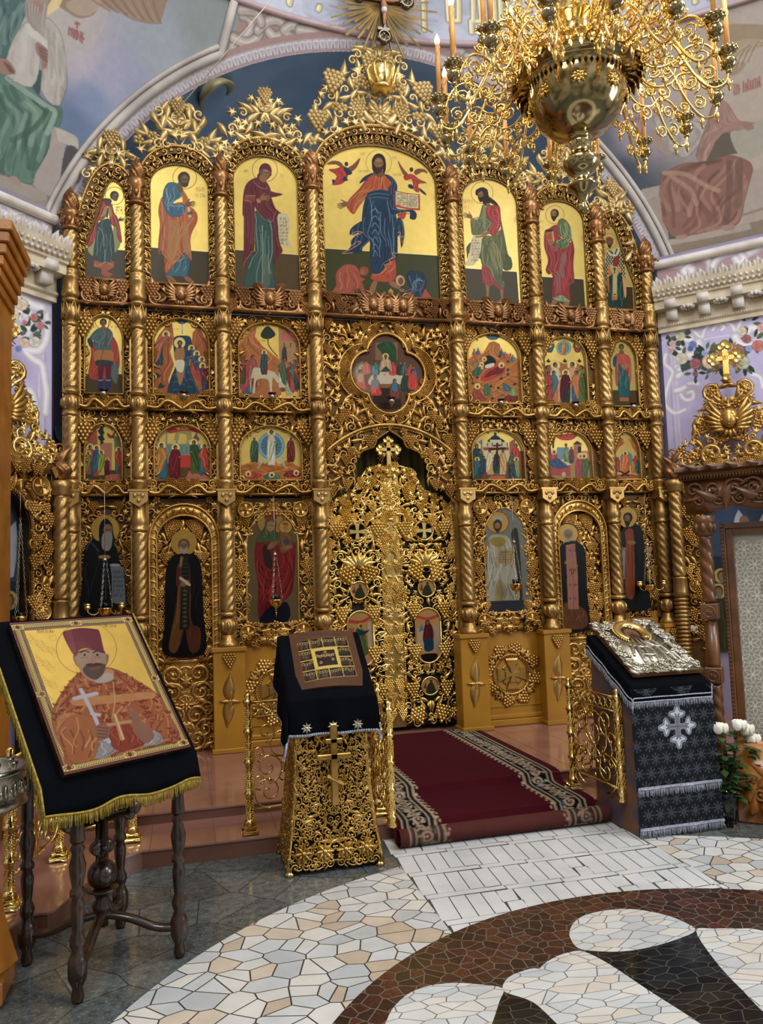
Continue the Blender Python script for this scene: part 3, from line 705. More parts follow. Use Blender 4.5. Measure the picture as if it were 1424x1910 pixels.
    prof_run('trim_7', [(0, 5.40)]+[(.03+.055*math.sin(a), 5.435+.05*(-math.cos(a))) for a in np.linspace(0, PI, 9)]+[(.0, 5.50)], side, M['white_m'])
    prof_run('trim_8', [(0, 4.60), (.05, 4.60), (.05, 4.645), (.075, 4.665), (.075, 4.69), (.05, 4.70), (.05, 4.83), (.20, 4.84), (.20, 4.93), (.23, 4.94), (.23, 4.97), (.26, 4.99), (.29, 5.05), (.30, 5.09), (.0, 5.09)], side, M['cream'])
    # acanthus crest, egg band and brackets of the cornice, one ornament mesh
    mb = MB()
    for i in range(30):
        s_ = .04+i*.118
        for (P_, F_) in (p_drop(0),):
            for dv, sc2 in ((0, 1.0), (-.035, .72), (.035, .72)):
                V = P_.copy(); q_ = math.sqrt(.5)
                U = s_+dv+V[:, 0]*.21*sc2; Z = 5.07+(V[:, 1]+.5)*.125*sc2; off = .25+V[:, 2]*.16+(V[:, 1]+.5)**2*.05
                mb.add(np.stack([side*(3.38+(U-off)*q_), -.02-(U+off)*q_, Z], 1), F_)
        for dz, r, o_ in ((5.03, .017, .285), (4.985, .020, .255)):
            for h in (0, .059):
                c = wallpt(side, s_+h, o_, dz); mb.add(*ball(c, r, 6, 4))
        if i % 3 == 1:
            for (so, z0, z1, o1) in ((.0, 4.84, 4.93, .24), (.0, 4.72, 4.84, .16)):
                a = [wallpt(side, s_+so+ds, o_, z) for ds in (-.06, .06) for o_ in (0, o1) for z in (z0, z1)]
                mb.add(a, [[[0, 1, 3, 2], [4, 6, 7, 5], [0, 4, 5, 1], [2, 3, 7, 6], [0, 2, 6, 4], [1, 5, 7, 3]]])
            for kx in range(9):
                a_ = kx/9*6.28; c = wallpt(side, s_+.177+.06*math.cos(a_), .15+.05*math.sin(a_), 4.825); mb.add(*ball(c, .026, 6, 4))
    for i in range(140): mb.add(*ball(wallpt(side, i*.026, .075, 4.677), .011, 5, 3))
    st(mb.build('trim_9', M['white_m']))

SC = np.array([.0974, -5.660, 4.181]); SR = 6.782; AY = .11; ZR = 7.88; AR = math.sqrt(SR**2-(AY-SC[1])**2)
def sph_tf(f, c=SC, r=SR, far=True):
    def t(x, y):
        d = ray(*f(x, y)); d = d/np.linalg.norm(d); o = CAM-c; b = o@d; cc = o@o-r*r; D = b*b-cc
        p = o+(-b+math.sqrt(max(D, 0)))*d; return (math.atan2(p[0], p[1])*r, math.asin(p[2]/r)*r)
    return t
def sph_pos(c=SC, r=SR):
    def f(U, V_):
        a = U/r; e = V_/r; return np.stack([c[0]+r*np.cos(e)*np.sin(a), c[1]+r*np.cos(e)*np.cos(a), c[2]+r*np.sin(e)], -1)
    return f
I1 = lambda x, y: (x, y)
f0 = crop(0, 0, 4.547); cv = Cv(-5.4, 5.4, .9, 4.4, .0095, sph_tf(I1), '8f9cae'); T0 = cv.tf
def use(f): cv.tf = sph_tf(f)
# sky of the two frescoes
rr = random.Random(8)
U, V_ = np.meshgrid(cv.u0+np.arange(cv.W)*cv.res, cv.v0+np.arange(cv.H)*cv.res)
def tone(pts):
    Wt = np.zeros(U.shape); A = np.zeros(U.shape+(3,))
    for x, y, c in pts:
        u, v = T0(x, y); w_ = 1/((U-u)**2+(V_-v)**2+.01)**2; Wt += w_; A += w_[..., None]*lin(c)
    return A/Wt[..., None]
cv.a[..., :3] = tone([(140, 230, '4f6f9a'), (170, 190, '6a84ae'), (210, 150, '9a9ab8'), (150, 110, 'b4aab8'), (130, 70, 'b8ada6'), (300, 90, '98a2ae'), (380, 40, '8f9a9a'), (180, 330, '47628a'), (120, 330, '5a5a60'), (60, 400, 'a08878'), (250, 180, '8c94b0'),
  (1160, 330, '44505e'), (1200, 400, '4a5a66'), (1110, 280, '5c6474'), (1190, 250, '9a8f9a'), (1250, 200, 'b09c94'), (1320, 150, 'b8a48c'), (1400, 120, 'b5a290'), (1424, 30, 'b8a898'), (1230, 100, 'b0a298'), (1424, 330, 'b5a08c'), (1300, 60, 'b4a08a'), (1150, 60, 'b49a90')])
use(f0)
cv.P([(520, 60), (840, 0), (915, 80), (900, 200), (820, 340), (700, 470), (560, 520), (430, 300)], 'b8afa8', .6)
cv.P([(480, 0), (600, 120), (680, 155), (790, 130), (850, 50), (900, 60), (1010, 100), (1130, 170), (1320, 205), (1364, 180), (1400, 60), (1424, 0), (1500, -60), (900, -80)], '9c7c5c'); cv.P([(560, 20), (640, 120), (760, 130), (850, 50), (820, -40)], 'b49a7c', .8)
for i in range(14): cv.L([(700+i*45, -30), (820+i*40, 40+i*8), (900+i*36, 80+i*9)], 1.6, '7c5c40' if i % 2 else 'b08a60', .6)
cv.P([(400, 120), (440, 110), (500, 60), (530, -40), (400, -60)], 'd8bc54'); cv.P([(400, 60), (470, -60), (360, -60)], 'a07a6a')
cv.R([(-80, -40), (230, -40), (240, 60), (180, 200), (60, 480), (-20, 500), (-80, 480)], '4a7470', '8fb0a8', '2c4c4e', 12, .5, 3, 1)
cv.R([(410, 150), (500, 250), (540, 380), (570, 680), (530, 840), (490, 912), (440, 890), (345, 760), (360, 560), (330, 300), (380, 170)], 'b4aca0', 'cec7ba', '8a8070', 11, .55, 3, 2)
cv.R([(-60, 590), (100, 640), (260, 740), (400, 880), (520, 910), (515, 1040), (440, 1160), (400, 1280), (330, 1420), (270, 1560), (120, 1520), (0, 1450), (-80, 1430)], '58836f', '94b49c', '2f5548', 15, .55, 4, 3)
cv.P([(270, 720), (290, 610), (350, 600), (345, 740), (330, 800)], '3c6460')
cv.L([(60, 660), (220, 780), (400, 900), (470, 960), (400, 1130)], 5, 'a2c0a8', .5); cv.L([(400, 930), (300, 1080), (100, 1190)], 5, '3a6250', .6)
cv.P([(460, 1075), (640, 1150), (665, 1200), (660, 1270), (560, 1230), (500, 1650), (490, 1690), (280, 1560), (400, 1300), (430, 1180)], 'a6988e'); cv.P([(470, 1080), (620, 1140), (665, 1200), (660, 1270), (490, 1190)], 'b5aea0', 1, False)
cv.P([(570, 1240), (665, 1275), (670, 1450), (560, 1640), (500, 1690), (520, 1440)], '5a5654', .9)
cv.P([(-60, 1460), (250, 1570), (390, 1640), (400, 1700), (300, 1700), (-60, 1560)], 'a09484', 1, False); cv.P([(80, 1500), (140, 1500), (180, 1560), (120, 1565)], 'a5826c')
cv.R([(220, 190), (300, 250), (340, 520), (270, 740), (60, 640), (60, 480), (130, 300)], 'bcb3a8', 'd0c9be', '9c948a', 3, .4, 4, 4); cv.P([(230, 200), (250, 200), (400, 350), (400, 410), (230, 280)], 'c9c2b6', 1, False)
cv.P([(215, 30), (250, -60), (400, -60), (395, 120), (370, 200), (345, 275), (290, 250), (230, 170), (210, 100)], 'a08f80')
for i in range(12): cv.L([(235+i*13, 40), (250+i*10, 150), (310+i*4, 255)], 2, 'c6bcae' if i % 2 else '7d6d60', .5)
cv.P([(275, 20), (300, 5), (350, 30), (370, 75), (340, 110), (330, 60), (300, 50)], 'a8705e')
cv.P([(300, 370), (340, 370), (405, 430), (400, 560), (370, 580), (350, 500), (310, 450)], '9c6f5c'); cv.P([(-30, 500), (60, 505), (130, 590), (110, 630), (0, 620)], '9c6f5c')
for i in range(4): cv.L([(330+i*6, 400+i*26), (395, 430+i*30)], 2, '6d4538', .6); cv.L([(40+i*14, 530+i*10), (80+i*14, 600+i*8)], 2, '6d4538', .6)
for i, g in enumerate(((0, 60), (22, 60), (40, 70), (66, 66), (96, 70), (112, 80))): cv.L([(588+g[0], 232+g[0]*.45), (584+g[0], 232+g[0]*.45+g[1])], 2.2, '9c4a34', .9, False)
cv.O(650, 295, 14, 38, 2, '9c4a34'); cv.L([(600, 250), (622, 290)], 2, '9c4a34'); cv.L([(680, 310), (712, 330)], 2, '9c4a34'); cv.L([(655, 205), (655, 232)], 2, '9c4a34'); cv.L([(640, 200), (655, 192), (672, 204)], 2, '9c4a34')
# frame moulding round the left fresco is real geometry further on; right fresco
use(crop(1060, 100, 3.912))
cv.P([(1150, 60), (1424, -60), (1500, -200), (1100, -200), (1080, 0), (1180, 160), (1260, 130), (1300, 60)], 'a58a62'); cv.P([(1180, 160), (1250, 40), (1400, -60), (1424, -100), (1250, -100), (1150, 0)], 'b59a72', .7)
for i in range(9): cv.L([(1160+i*22, 130-i*10), (1210+i*25, 20-i*14), (1300+i*26, -60)], 1.8, '8a6c46' if i % 2 else 'c2a67e', .6)
cv.P([(960, 90), (1030, 110), (1030, 210), (970, 200)], 'd8b848')
cv.R([(620, 450), (760, 470), (960, 500), (1000, 560), (960, 660), (860, 760), (770, 730), (640, 690)], 'a89f94', 'c6beb0', '80786e', 10, .5, 3, 6)
cv.P([(600, 560), (680, 600), (760, 740), (690, 720), (620, 660)], 'a08676')
cv.R([(1060, 360), (1110, 340), (1170, 370), (1260, 500), (1424, 500), (1424, 560), (1200, 560), (1080, 640), (1000, 800), (940, 760), (960, 660), (1010, 520), (1040, 420)], 'a2705c', 'c08e76', '74463a', 12, .5, 3, 7)
cv.R([(680, 900), (740, 850), (850, 800), (1000, 790), (1160, 740), (1310, 780), (1350, 850), (1330, 960), (1290, 1080), (1270, 1180), (1230, 1250), (1100, 1290), (950, 1320), (770, 1340), (730, 1280), (690, 1220), (665, 1050)], '8f5438', 'b87a58', '5c3222', 20, .55, 4, 8)
cv.L([(700, 870), (860, 880), (1000, 960), (1100, 1000)], 5, 'b4855c', .6); cv.L([(760, 900), (900, 1000), (940, 1100)], 5, 'b4855c', .5); cv.L([(1180, 800), (1180, 1000), (1150, 1250)], 8, '6f4a36', .6); cv.L([(1250, 800), (1240, 1100)], 10, '7a5640', .7)
cv.P([(1000, 800), (1080, 640), (1130, 580), (1370, 560), (1300, 720), (1160, 740)], '6d6252', 1, False); cv.P([(1190, 570), (1290, 550), (1424, 480), (1500, 600), (1424, 720), (1340, 770), (1250, 740), (1200, 650)], 'a89f8a'); cv.P([(1270, 500), (1330, 500), (1360, 545), (1300, 560)], '9c6a54')
cv.P([(500, 1040), (540, 990), (670, 960), (665, 1040), (560, 1075), (500, 1075)], 'a39684', 1, False); cv.P([(545, 1075), (670, 1040), (690, 1220), (730, 1290), (740, 1370), (600, 1385)], 'a08a78', 1, False)
cv.P([(1350, 860), (1500, 780), (1500, 1200), (1270, 1260), (1290, 1080)], 'ab9886', 1, False); cv.L([(1270, 1180), (1424, 1130)], 3, '84705c', .6)
cv.P([(600, 1390), (1500, 1190), (1500, 1330), (610, 1480)], '8f7a5e', 1, False); cv.P([(730, 1360), (1320, 1235), (1340, 1280), (740, 1400)], 'a89a84', 1, False)
cv.P([(790, 1330), (860, 1320), (870, 1345), (800, 1355)], 'a5725c'); cv.P([(1120, 1260), (1200, 1245), (1215, 1280), (1150, 1295)], 'a5725c')
for i, h in enumerate((75, 70, 60, 0, 70, 55, 75, 62, 60, 66, 60, 70)):
    if h: cv.L([(1215+i*17, 300-i*5.5), (1215+i*17-3, 300-h-i*5.5)], 2.1, '9c4a34', .85, False)
for x, y in ((1240, 265), (1300, 255), (1330, 250), (1390, 235)): cv.L([(x, y-30), (x+14, y)], 1.8, '9c4a34', .85)
cv.L([(490, 500), (495, 460)], 2, '9c4a34'); cv.L([(515, 495), (525, 440)], 2, '9c4a34'); cv.L([(500, 480), (520, 465)], 2, '9c4a34')
# rose band, lace and scrolls along the arch and the ring
use(I1)
cz = SC[2]; band = lambda R_: None
zz = lambda a, ra: (SC[0]*0+ra*math.sin(a), ra*math.cos(a))
def archring(ra0, ra1, col, a0=-1.45, a1=1.45, wob=0):
    P_ = []
    for rad, rng in ((ra0, np.linspace(a0, a1, 90)), (ra1, np.linspace(a1, a0, 90))):
        for a in rng:
            x, z = rad*math.sin(a), rad*math.cos(a); yy = math.sqrt(max(SR**2-x*x-z*z, 0)); az = math.atan2(x, yy); el = math.asin(z/SR)
            P_.append(((az*SR-cv.u0)/cv.res, (el*SR-cv.v0)/cv.res))
    cv.P(P_, col, 1, False, 0, True)
def archpt(rad, a):
    x, z = rad*math.sin(a), rad*math.cos(a); yy = math.sqrt(SR**2-x*x-z*z); return ((math.atan2(x, yy)*SR-cv.u0)/cv.res, (math.asin(z/SR)*SR-cv.v0)/cv.res)
# rose spandrel between fresco frames and the ring
for sx_ in (-1, 1):
    P_ = [archpt(AR+.1, sx_*a) for a in np.linspace(0, .50, 20)]
    ru = []
    for a in np.linspace(.56, 0, 20):
        r_ = math.sqrt(SR**2-(ZR-SC[2])**2); x = 0; el = math.asin((ZR-SC[2])/SR); ru.append(((sx_*a*.5*SR-cv.u0)/cv.res, (el*SR-cv.v0)/cv.res+2))
    cv.P(P_+ru, 'a87f76', 1, False, 0, True)
use(crop(400, 0, 2.848))
for pts in ([(90, 290), (110, 220), (170, 190), (200, 130), (180, 90), (150, 80)], [(100, 200), (180, 230), (240, 180), (230, 100), (170, 50)], [(230, 160), (290, 110), (350, 110), (370, 160), (330, 200), (290, 170)], [(370, 160), (420, 130), (450, 170), (430, 210), (390, 190)], [(450, 160), (520, 170), (560, 190), (630, 200)], [(140, 50), (220, 60), (250, 120)]):
    cv.L(pts, 13, '8a7a74', .8); cv.L(pts, 9, 'b5a79c', 1); cv.L([(x-2, y-3) for x, y in pts], 3, 'cfc4b8', .8)
for pts in ([(1080, 245), (1150, 260), (1180, 300), (1230, 300)], [(1250, 290), (1300, 270), (1340, 300), (1320, 340), (1280, 330)], [(1340, 300), (1400, 330), (1424, 380)], [(1300, 360), (1350, 350), (1400, 390)], [(1424, 300), (1470, 330), (1500, 380)]):
    cv.L(pts, 12, '8a7a74', .8); cv.L(pts, 8, 'b5a79c', 1); cv.L([(x-2, y-3) for x, y in pts], 3, 'cfc4b8', .8)
archring(AR+.10, AR+.16, 'a87f76'); archring(AR+.0, AR+.11, 'b3a6ac'); archring(AR-.03, AR+.025, 'a98a8c')
for i in range(-66, 67):
    a = i*.0215; cv.L([archpt(AR+.035, a-.005), archpt(AR+.085, a-.008), archpt(AR+.085, a+.008), archpt(AR+.035, a+.005)], 1.6, 'd6cfd6', .9, True, 0, True)
    cv.L([archpt(AR+.03, a+.0107), archpt(AR+.075, a+.0107)], 1.6, '7f7484', .8, False, 0, True)
r_ring = math.sqrt(SR**2-(ZR-SC[2])**2)
def msk(Uq, Vq):
    P_ = sph_pos()(Uq, Vq); return (P_[..., 1] < AY) & (P_[..., 2] < ZR) & (P_[..., 2] > 5.2)
st(cv.mesh('ceiling', sph_pos(), None, msk, M['fresco']))
# frame moulding of the frescoes along the arch
mb = MB()
for sx_ in (-1, 1):
    P_ = []
    for a in np.linspace(1.40, .51, 30):
        rad = AR+.145; x, z = rad*math.sin(a)*sx_, rad*math.cos(a); P_.append((SC[0]+x, SC[1]+math.sqrt(SR**2-x*x-z*z)-.01, SC[2]+z))
    x, z = P_[-1][0]-SC[0], P_[-1][2]-SC[2]
    for (dx, dz) in ((-.01*sx_, .06), (-.06*sx_, .22), (-.13*sx_, .44)):
        X, Z = x+dx, z+dz; P_.append((SC[0]+X, SC[1]+math.sqrt(max(SR**2-X*X-Z*Z, .01))-.01, SC[2]+Z))
    mb.add(*tube(P_, .045, 8)); 
    for dr in (.06,):
        P2 = []
        for a in np.linspace(1.40, .51, 30):
            rad = AR+.145+dr; x, z = rad*math.sin(a)*sx_, rad*math.cos(a); P2.append((SC[0]+x, SC[1]+math.sqrt(SR**2-x*x-z*z)-.01, SC[2]+z))
        mb.add(*tube(P2, .028, 6))
st(mb.build('trim_10', pm('grey_moulding', 'b5aea6', '9c948e', 3, 0, .6)))
# arch soffit and apse
n = 60; V = []
for yy in (AY, 1.3):
    for i in range(n+1):
        a = -PI/2-.25+(PI+.5)*i/n; V.append((SC[0]+AR*math.sin(a), yy, SC[2]+AR*math.cos(a)))
i = np.arange(n); mb = MB(); mb.add(V, [np.stack([i, i+1, i+n+2, i+n+1], 1)]); st(mb.build('trim_11', pm('blue_soffit', '5c7490', '6c8098', 2, 0, .7)))
AC = np.array([SC[0], 1.0, SC[2]]); AYR = AR+.05
cva = Cv(-5.6, 5.6, -1.2, 5.6, .03, sph_tf(I1, AC, AYR), '6d86a4')
for _ in range(160):
    x, y_ = rr.uniform(0, cva.W), rr.uniform(0, cva.H); cva.P([(x+22*math.cos(t)*rr.uniform(.5, 1.6), y_+6*math.sin(t)*rr.uniform(.6, 1)) for t in np.linspace(0, 6, 8)], rr.choice(['5c7390', '7c93ae', '8a8078', '968878', '6a84a6']), .5, True, 0, True)
def mska(Uq, Vq): return sph_pos(AC, AYR)(Uq, Vq)[..., 1] > 1.0
st(cva.mesh('wall_back', sph_pos(AC, AYR), None, mska, M['fresco']))
mb = MB(); mb.box(-3.6, 3.8, 1.9, 2.0, 0, 4.4); st(mb.build('wall_far', pm('apse_lower', '4a4436', '3a3428', 2, 0, .7), smooth=False))
# gold letter painted on the apse
def apt(x, y, off=.03):
    u, v = sph_tf(I1, AC, AYR-off)(x, y); return sph_pos(AC, AYR-off)(np.array(u), np.array(v))
mb = MB(); P_ = [apt(*p) for p in cat([(378, 200), (376, 185), (383, 170), (398, 156), (415, 151), (428, 157), (430, 168), (424, 178)], False, 4)]
mb.add(*tube(P_, [.015+.07*math.sin(PI*min(1, i/len(P_)+.1)) for i in range(len(P_))], 6, True, (0, 1, 0), .4)); st(mb.build('trim_12', pm('dull_gold_paint', '8f8a60', '78734c', 4, .2, .5)))
# drum ring with tall gilt letters
def cyl_tf(f):
    def t(x, y):
        d = ray(*f(x, y)); o = CAM-SC; a = d[0]**2+d[1]**2; b = o[0]*d[0]+o[1]*d[1]; c = o[0]**2+o[1]**2-r_ring**2; k = (-b+math.sqrt(b*b-a*c))/a; p = o+k*d
        return (math.atan2(p[0], p[1])*r_ring, p[2]+SC[2])
    return t
cv = Cv(-4.2, 5.2, ZR, ZR+1.6, .011, cyl_tf(crop(400, 0, 2.848)), '9a9cac')
rl = random.Random(4)
for _ in range(200):
    x, y_ = rl.uniform(0, cv.W), rl.uniform(0, cv.H); cv.P([(x+40*math.cos(t)*rl.uniform(.5, 1.3), y_+30*math.sin(t)*rl.uniform(.6, 1)) for t in np.linspace(0, 6, 8)], rl.choice(['b3b9cc', '9ca2b8', 'a8a6b8', 'bcc2d2']), .3, True, 0, True)
cv.P([(0, 0), (cv.W, 0), (cv.W, 5), (0, 5)], 'b09aa6', 1, False, 0, True)
G1, G2 = 'c4b36a', 'e0d49a'
def glyph(x, kind):
    z0, z1, wd = 14, 140, 15
    S = {'I': [[(0, 0), (0, 1)]], 'H': [[(0, 0), (0, 1)], [(.9, 0), (.9, 1)], [(0, .5), (.9, .5)]], 'P': [[(0, 0), (0, 1)], [(0, 1), (.8, .95), (.8, .6), (0, .55)]], 'O': [[(.1, .1), (0, .5), (.1, .9), (.8, .9), (.9, .5), (.8, .1), (.1, .1)]],
         'D': [[(0, 0), (0, .1), (.9, .1), (.9, 0)], [(.15, .1), (.4, 1), (.75, .1)]], 'C': [[(.8, .2), (.4, 0), (0, .3), (0, .7), (.4, 1), (.8, .8)]], 'T': [[(.4, 0), (.4, 1)], [(0, 1), (.9, 1)]], 'L': [[(0, 0), (.45, 1), (.9, 0)]], 'W': [[(0, 1), (0, .05), (.9, .05), (.9, 1)], [(.45, .05), (.45, 1)]], 'K': [[(0, 0), (0, 1)], [(.8, 1), (.1, .5), (.8, 0)]], '.': [[(.2, .02), (.3, .05)]]}[kind]
    for l in S: cv.L([(x+px_*wd, z0+pz*(z1-z0)) for px_, pz in l], 7, '7d7048', .8, False, 0, True)
    for l in S: cv.L([(x+px_*wd, z0+pz*(z1-z0)) for px_, pz in l], 5, G1, 1, False, .3, True); cv.L([(x+px_*wd-1, z0+pz*(z1-z0)) for px_, pz in l], 2, G2, .9, False, .3, True)
xc, _ = cv.m([(610, 110)])[0]; xr, _ = cv.m([(1115, 100)])[0]
for i, ch in enumerate('TKHIWHDTIKHOC'[::-1]): glyph(xc-22-(i+1)*25, ch)
glyph(xc-14, '.')
for i, ch in enumerate('PODWCTHKIPOHCWDI'): glyph(xr+i*25, ch)
def cyl_pos(Uq, Vq): return np.stack([SC[0]+r_ring*np.sin(Uq/r_ring), SC[1]+r_ring*np.cos(Uq/r_ring), Vq], -1)
st(cv.mesh('trim_13', cyl_pos, None, None, M['fresco']))
mb = MB(); P_ = [(SC[0]+(r_ring-.01)*math.sin(a), SC[1]+(r_ring-.01)*math.cos(a), ZR) for a in np.linspace(-.8, .95, 60)]; mb.add(*tube(P_, .03, 6)); st(mb.build('trim_14', pm('rose_moulding', 'b09a9a', 'a08888', 3, 0, .6)))
# ================================================================== ICONOSTASIS
CX = [-3.20, -2.575, -1.745, -.79, .79, 1.745, 2.575, 3.20]
ICO = thing('iconostasis', 'tall carved gilt icon screen of three tiers with twisted columns filling the arch', 'icon screen', (0, 0, .20))
def part(mb, name, mats, parent=None, label=None, **kw):
    o = mb.build(name, mats, parent or ICO, **kw)
    if (parent or ICO) is ICO: o.location = (0, 0, -.20)
    if label: o['label'] = label
    return o


def twist(mb, x, y, z0, z1, r, hand=1, n=5, lead=.46, seg=28, dz=.0105, mi=0):
    m_ = max(2, int((z1-z0)/dz)); zz = np.linspace(z0, z1, m_+1); t = np.arange(seg)/seg*2*PI; V = []
    for z in zz:
        ph = n*(t*1.0-hand*2*PI*(z-z0)/(lead*1.0)/1.0*1.0)/2.0*1.0
        rr_ = r*(1.02-.16*np.abs(np.sin(ph))**4); e = min(1, (z-z0)/.03+.5, (z1-z)/.03+.5); rr_ = rr_*e
        V.append(np.stack([x+rr_*np.cos(t), y+rr_*np.sin(t), np.full(seg, z)], 1))
    mb.add(np.concatenate(V), [grid_faces(m_+1, seg)], mi)
def rings(mb, x, y, L, seg=20):
    mb.add(*lathe(L, seg, (x, y, 0)))
CAPZ = {0: (5.36, 5.52, 5.78), 1: (5.67, 5.90, 6.15), 2: (5.83, 6.05, 6.30), 3: (6.0, 6.22, 6.44)}
for ci, x in enumerate(CX):
    k = ci if ci < 4 else 7-ci; hand = 1 if ci < 4 else -1
    y = -.07; r = .066 if k else .068
    cb, ct, ft = CAPZ[k]
    mb = MB()
    twist(mb, x, y, 1.54, 2.36, r*1.06, hand); twist(mb, x, y, 2.86, 3.49, r, hand); twist(mb, x, y, 3.74, 4.37, r, hand); twist(mb, x, y, 4.93, cb-.03, r*.97, hand)
    rings(mb, x, y, [(.095, 1.205), (.1, 1.22), (.085, 1.25), (.06, 1.28), (.06, 1.32)])
    rings(mb, x, y, [(.07, 1.50), (.085, 1.51), (.085, 1.53), (.07, 1.545)])
    rings(mb, x, y, [(.066, 2.35), (.08, 2.36), (.08, 2.38), (.066, 2.39), (.078, 2.42), (.084, 2.46), (.074, 2.50), (.062, 2.53), (.062, 2.64)])
    rings(mb, x, y, [(.064, 2.74), (.066, 2.80), (.082, 2.825), (.082, 2.84), (.066, 2.86)])
    for (a, b) in ((3.48, 3.52), (3.70, 3.74), (4.36, 4.40), (4.60, 4.64)): rings(mb, x, y, [(.064, a-.01), (.08, a+.005), (.082, a+.02), (.07, a+.03), (.066, b+.01)])
    rings(mb, x, y, [(.07, 4.64), (.088, 4.665), (.088, 4.70), (.080, 4.715), (.080, 4.82), (.088, 4.83), (.088, 4.86), (.074, 4.875), (.084, 4.90), (.084, 4.915), (.068, 4.93)])
    col = part(mb, 'column', M['col'])
    # knops
    for z, rr_ in ((1.41, .086), (3.61, .085), (4.50, .080)):
        mb = MB(); mb.add(*ball((x, y, z), rr_, 16, 10, 1, 1, 1.1 if z < 4 else 1.3))
        if z < 4:
            for a in range(8):
                th = a*PI/4; mb.add(*ball((x+math.cos(th)*rr_*.86, y+math.sin(th)*rr_*.86, z), .028, 4, 3, 1, 1, 1.9))
        else:
            for a in range(6):
                th = a*PI/3; P_ = [(x+math.cos(th+d)*rr_*.99, y+math.sin(th+d)*rr_*.99, z+h) for d, h in ((-.28, -.07), (-.42, 0), (-.2, .06), (0, .10), (.2, .06), (.42, 0), (.28, -.07))]; mb.add(*tube(P_, .008, 5))
        part(mb, 'carved_knop', M['col'], col)
    # shield bracket
    mb = MB(); mb.add(*poly_prism([(x-.085, 2.745), (x+.085, 2.745), (x+.085, 2.64), (x, 2.585), (x-.085, 2.64)], y-.105, y+.06)); mb.box(x-.10, x+.10, y-.115, y+.06, 2.735, 2.755)
    for dx, dz, rr_ in ((-.035, .02, .022), (.035, .02, .022), (0, -.03, .022), (0, .03, .014)): mb.add(*ball((x+dx, y-.108, 2.675+dz), rr_, 7, 4, 1, .6, 1.2))
    part(mb, 'shield_bracket', M['col'], col, smooth=False)
    # capital
    mb = MB(); h = ct-cb
    mb.add(*lathe([(.07, cb-.04), (.088, cb-.03), (.088, cb-.015), (.066, cb), (.06, cb+h*.25), (.072, cb+h*.5), (.094, cb+h*.66), (.094, cb+h*.96), (.085, cb+h), (.03, cb+h)], 20, (x, y, 0)))
    for a in range(4):
        th = a*PI/2+PI/4*0+PI/4
        for sgn in (-1, 1):
            P_ = []
            for j in range(12):
                t = j/11*1.5*PI; rad = .042*(1-.5*j/11); P_.append((x+math.cos(th)*(.10+.03*math.sin(t)*sgn*0+rad*math.cos(t)), y+math.sin(th)*(.10+rad*math.cos(t)), cb+h*.46+rad*math.sin(t)))
            mb.add(*tube(P_, [.014-.0006*j for j in range(12)], 5)); break
    for a in range(6): mb.add(*ball((x+math.cos(a*PI/3+.5)*.075, y+math.sin(a*PI/3+.5)*.075, cb+h*.35), .026, 6, 4, 1, 1, 1.5))
    part(mb, 'capital', M['flame'], col)
    # twisted flame
    mb = MB(); fh = ft-ct; n = 30; seg = 36; t = np.arange(seg)/seg*2*PI; V = []
    for i in range(n+1):
        u = i/n; rr_ = .088*(math.sin(PI*min(1, (u*.9+.16)))**.9)*(1-.25*u) if u < .62 else .088*.80*(1-(u-.62)/.38)**1.25*.9+.003
        if u < .1: rr_ = .045+.2*u
        ph = 9*(t+hand*(2.2*u+.2)); V.append(np.stack([x+rr_*(.86+.16*np.cos(ph))*np.cos(t), y+rr_*(.86+.16*np.cos(ph))*np.sin(t), np.full(seg, ct+fh*u)], 1))
    mb.add(np.concatenate(V), [grid_faces(n+1, seg)]); part(mb, 'flame_finial', M['flame'], col)
    # pedestal under the column
    if k >= 2 or True:
        mb = MB(); wd = .155 if k in (2, 3) else .12
        mb.box(x-wd, x+wd, -.17, .05, .20, 1.165, 0, .006); mb.box(x-wd-.015, x+wd+.015, -.19, .05, 1.16, 1.205, 0, .006); mb.box(x-wd-.02, x+wd+.02, -.20, .05, .20, .245, 0, .006)
        pd = part(mb, 'pedestal', M['ochre'], smooth=False)
        mb = MB(); mb.put((GRAPE[0], GRAPE[1]), x, 1.075, -.17, 0, .135, hz=.12); mb.put(LEAF, x, 1.125, -.17, PI, .13, hz=.09)
        part(mb, 'grape_ornament', M['carve'], pd)
        mb = MB()
        for s_ in (1, -1):
            mb.put(DROP0, x-.012, .70+s_*.13, -.17, 0 if s_ > 0 else PI, .26, hz=.10); mb.put(DROP0, x, .70+s_*.05, -.17, 0 if s_ > 0 else PI, .17, hz=.10)
            mb.put(DROP0, x+s_*.05, .69, -.17, -s_*PI/2, .11, hz=.12)
        mb.add(*ball((x, -.18, .69), .02, 8, 5)); part(mb, 'dagger_ornament', M['carve'], pd)

def bay(i): return CX[i], CX[i+1]
TOP = {0: (5.15, 5.91, 6.07, 6.46), 1: (5.92, 6.145, 6.33, 6.86), 2: (6.055, 6.33, 6.52, 7.11), 3: (6.20, 6.58, 6.80, 7.72)}
ICN = {0: (-3.076, -2.69), 1: (-2.45, -1.872), 2: (-1.61, -.935), 3: (-.675, .625)}
def icon_outline(bi):
    """opening of the upper tier icon of a bay (x,z)"""
    k = bi if bi < 4 else 6-bi; x0, x1 = ICN[k]; zs, za, _, _ = TOP[k]
    if k == 3: x0, x1 = -.66, .63
    if k == 0: P_ = [(x0, 4.89), (x0, 5.20)]+[tuple(p) for p in cat([(-3.076, 5.20), (-2.97, 5.50), (-2.885, 5.80), (-2.83, 5.905), (-2.775, 5.90), (-2.72, 5.84), (-2.69, 5.72)], False, 5)]+[(x1, 4.89)]
    else: P_ = arch(x0, x1, 4.87 if k < 3 else 4.84, zs, za, 28)
    if bi > 3: P_ = [(-x, z) for x, z in P_][::-1]
    return P_
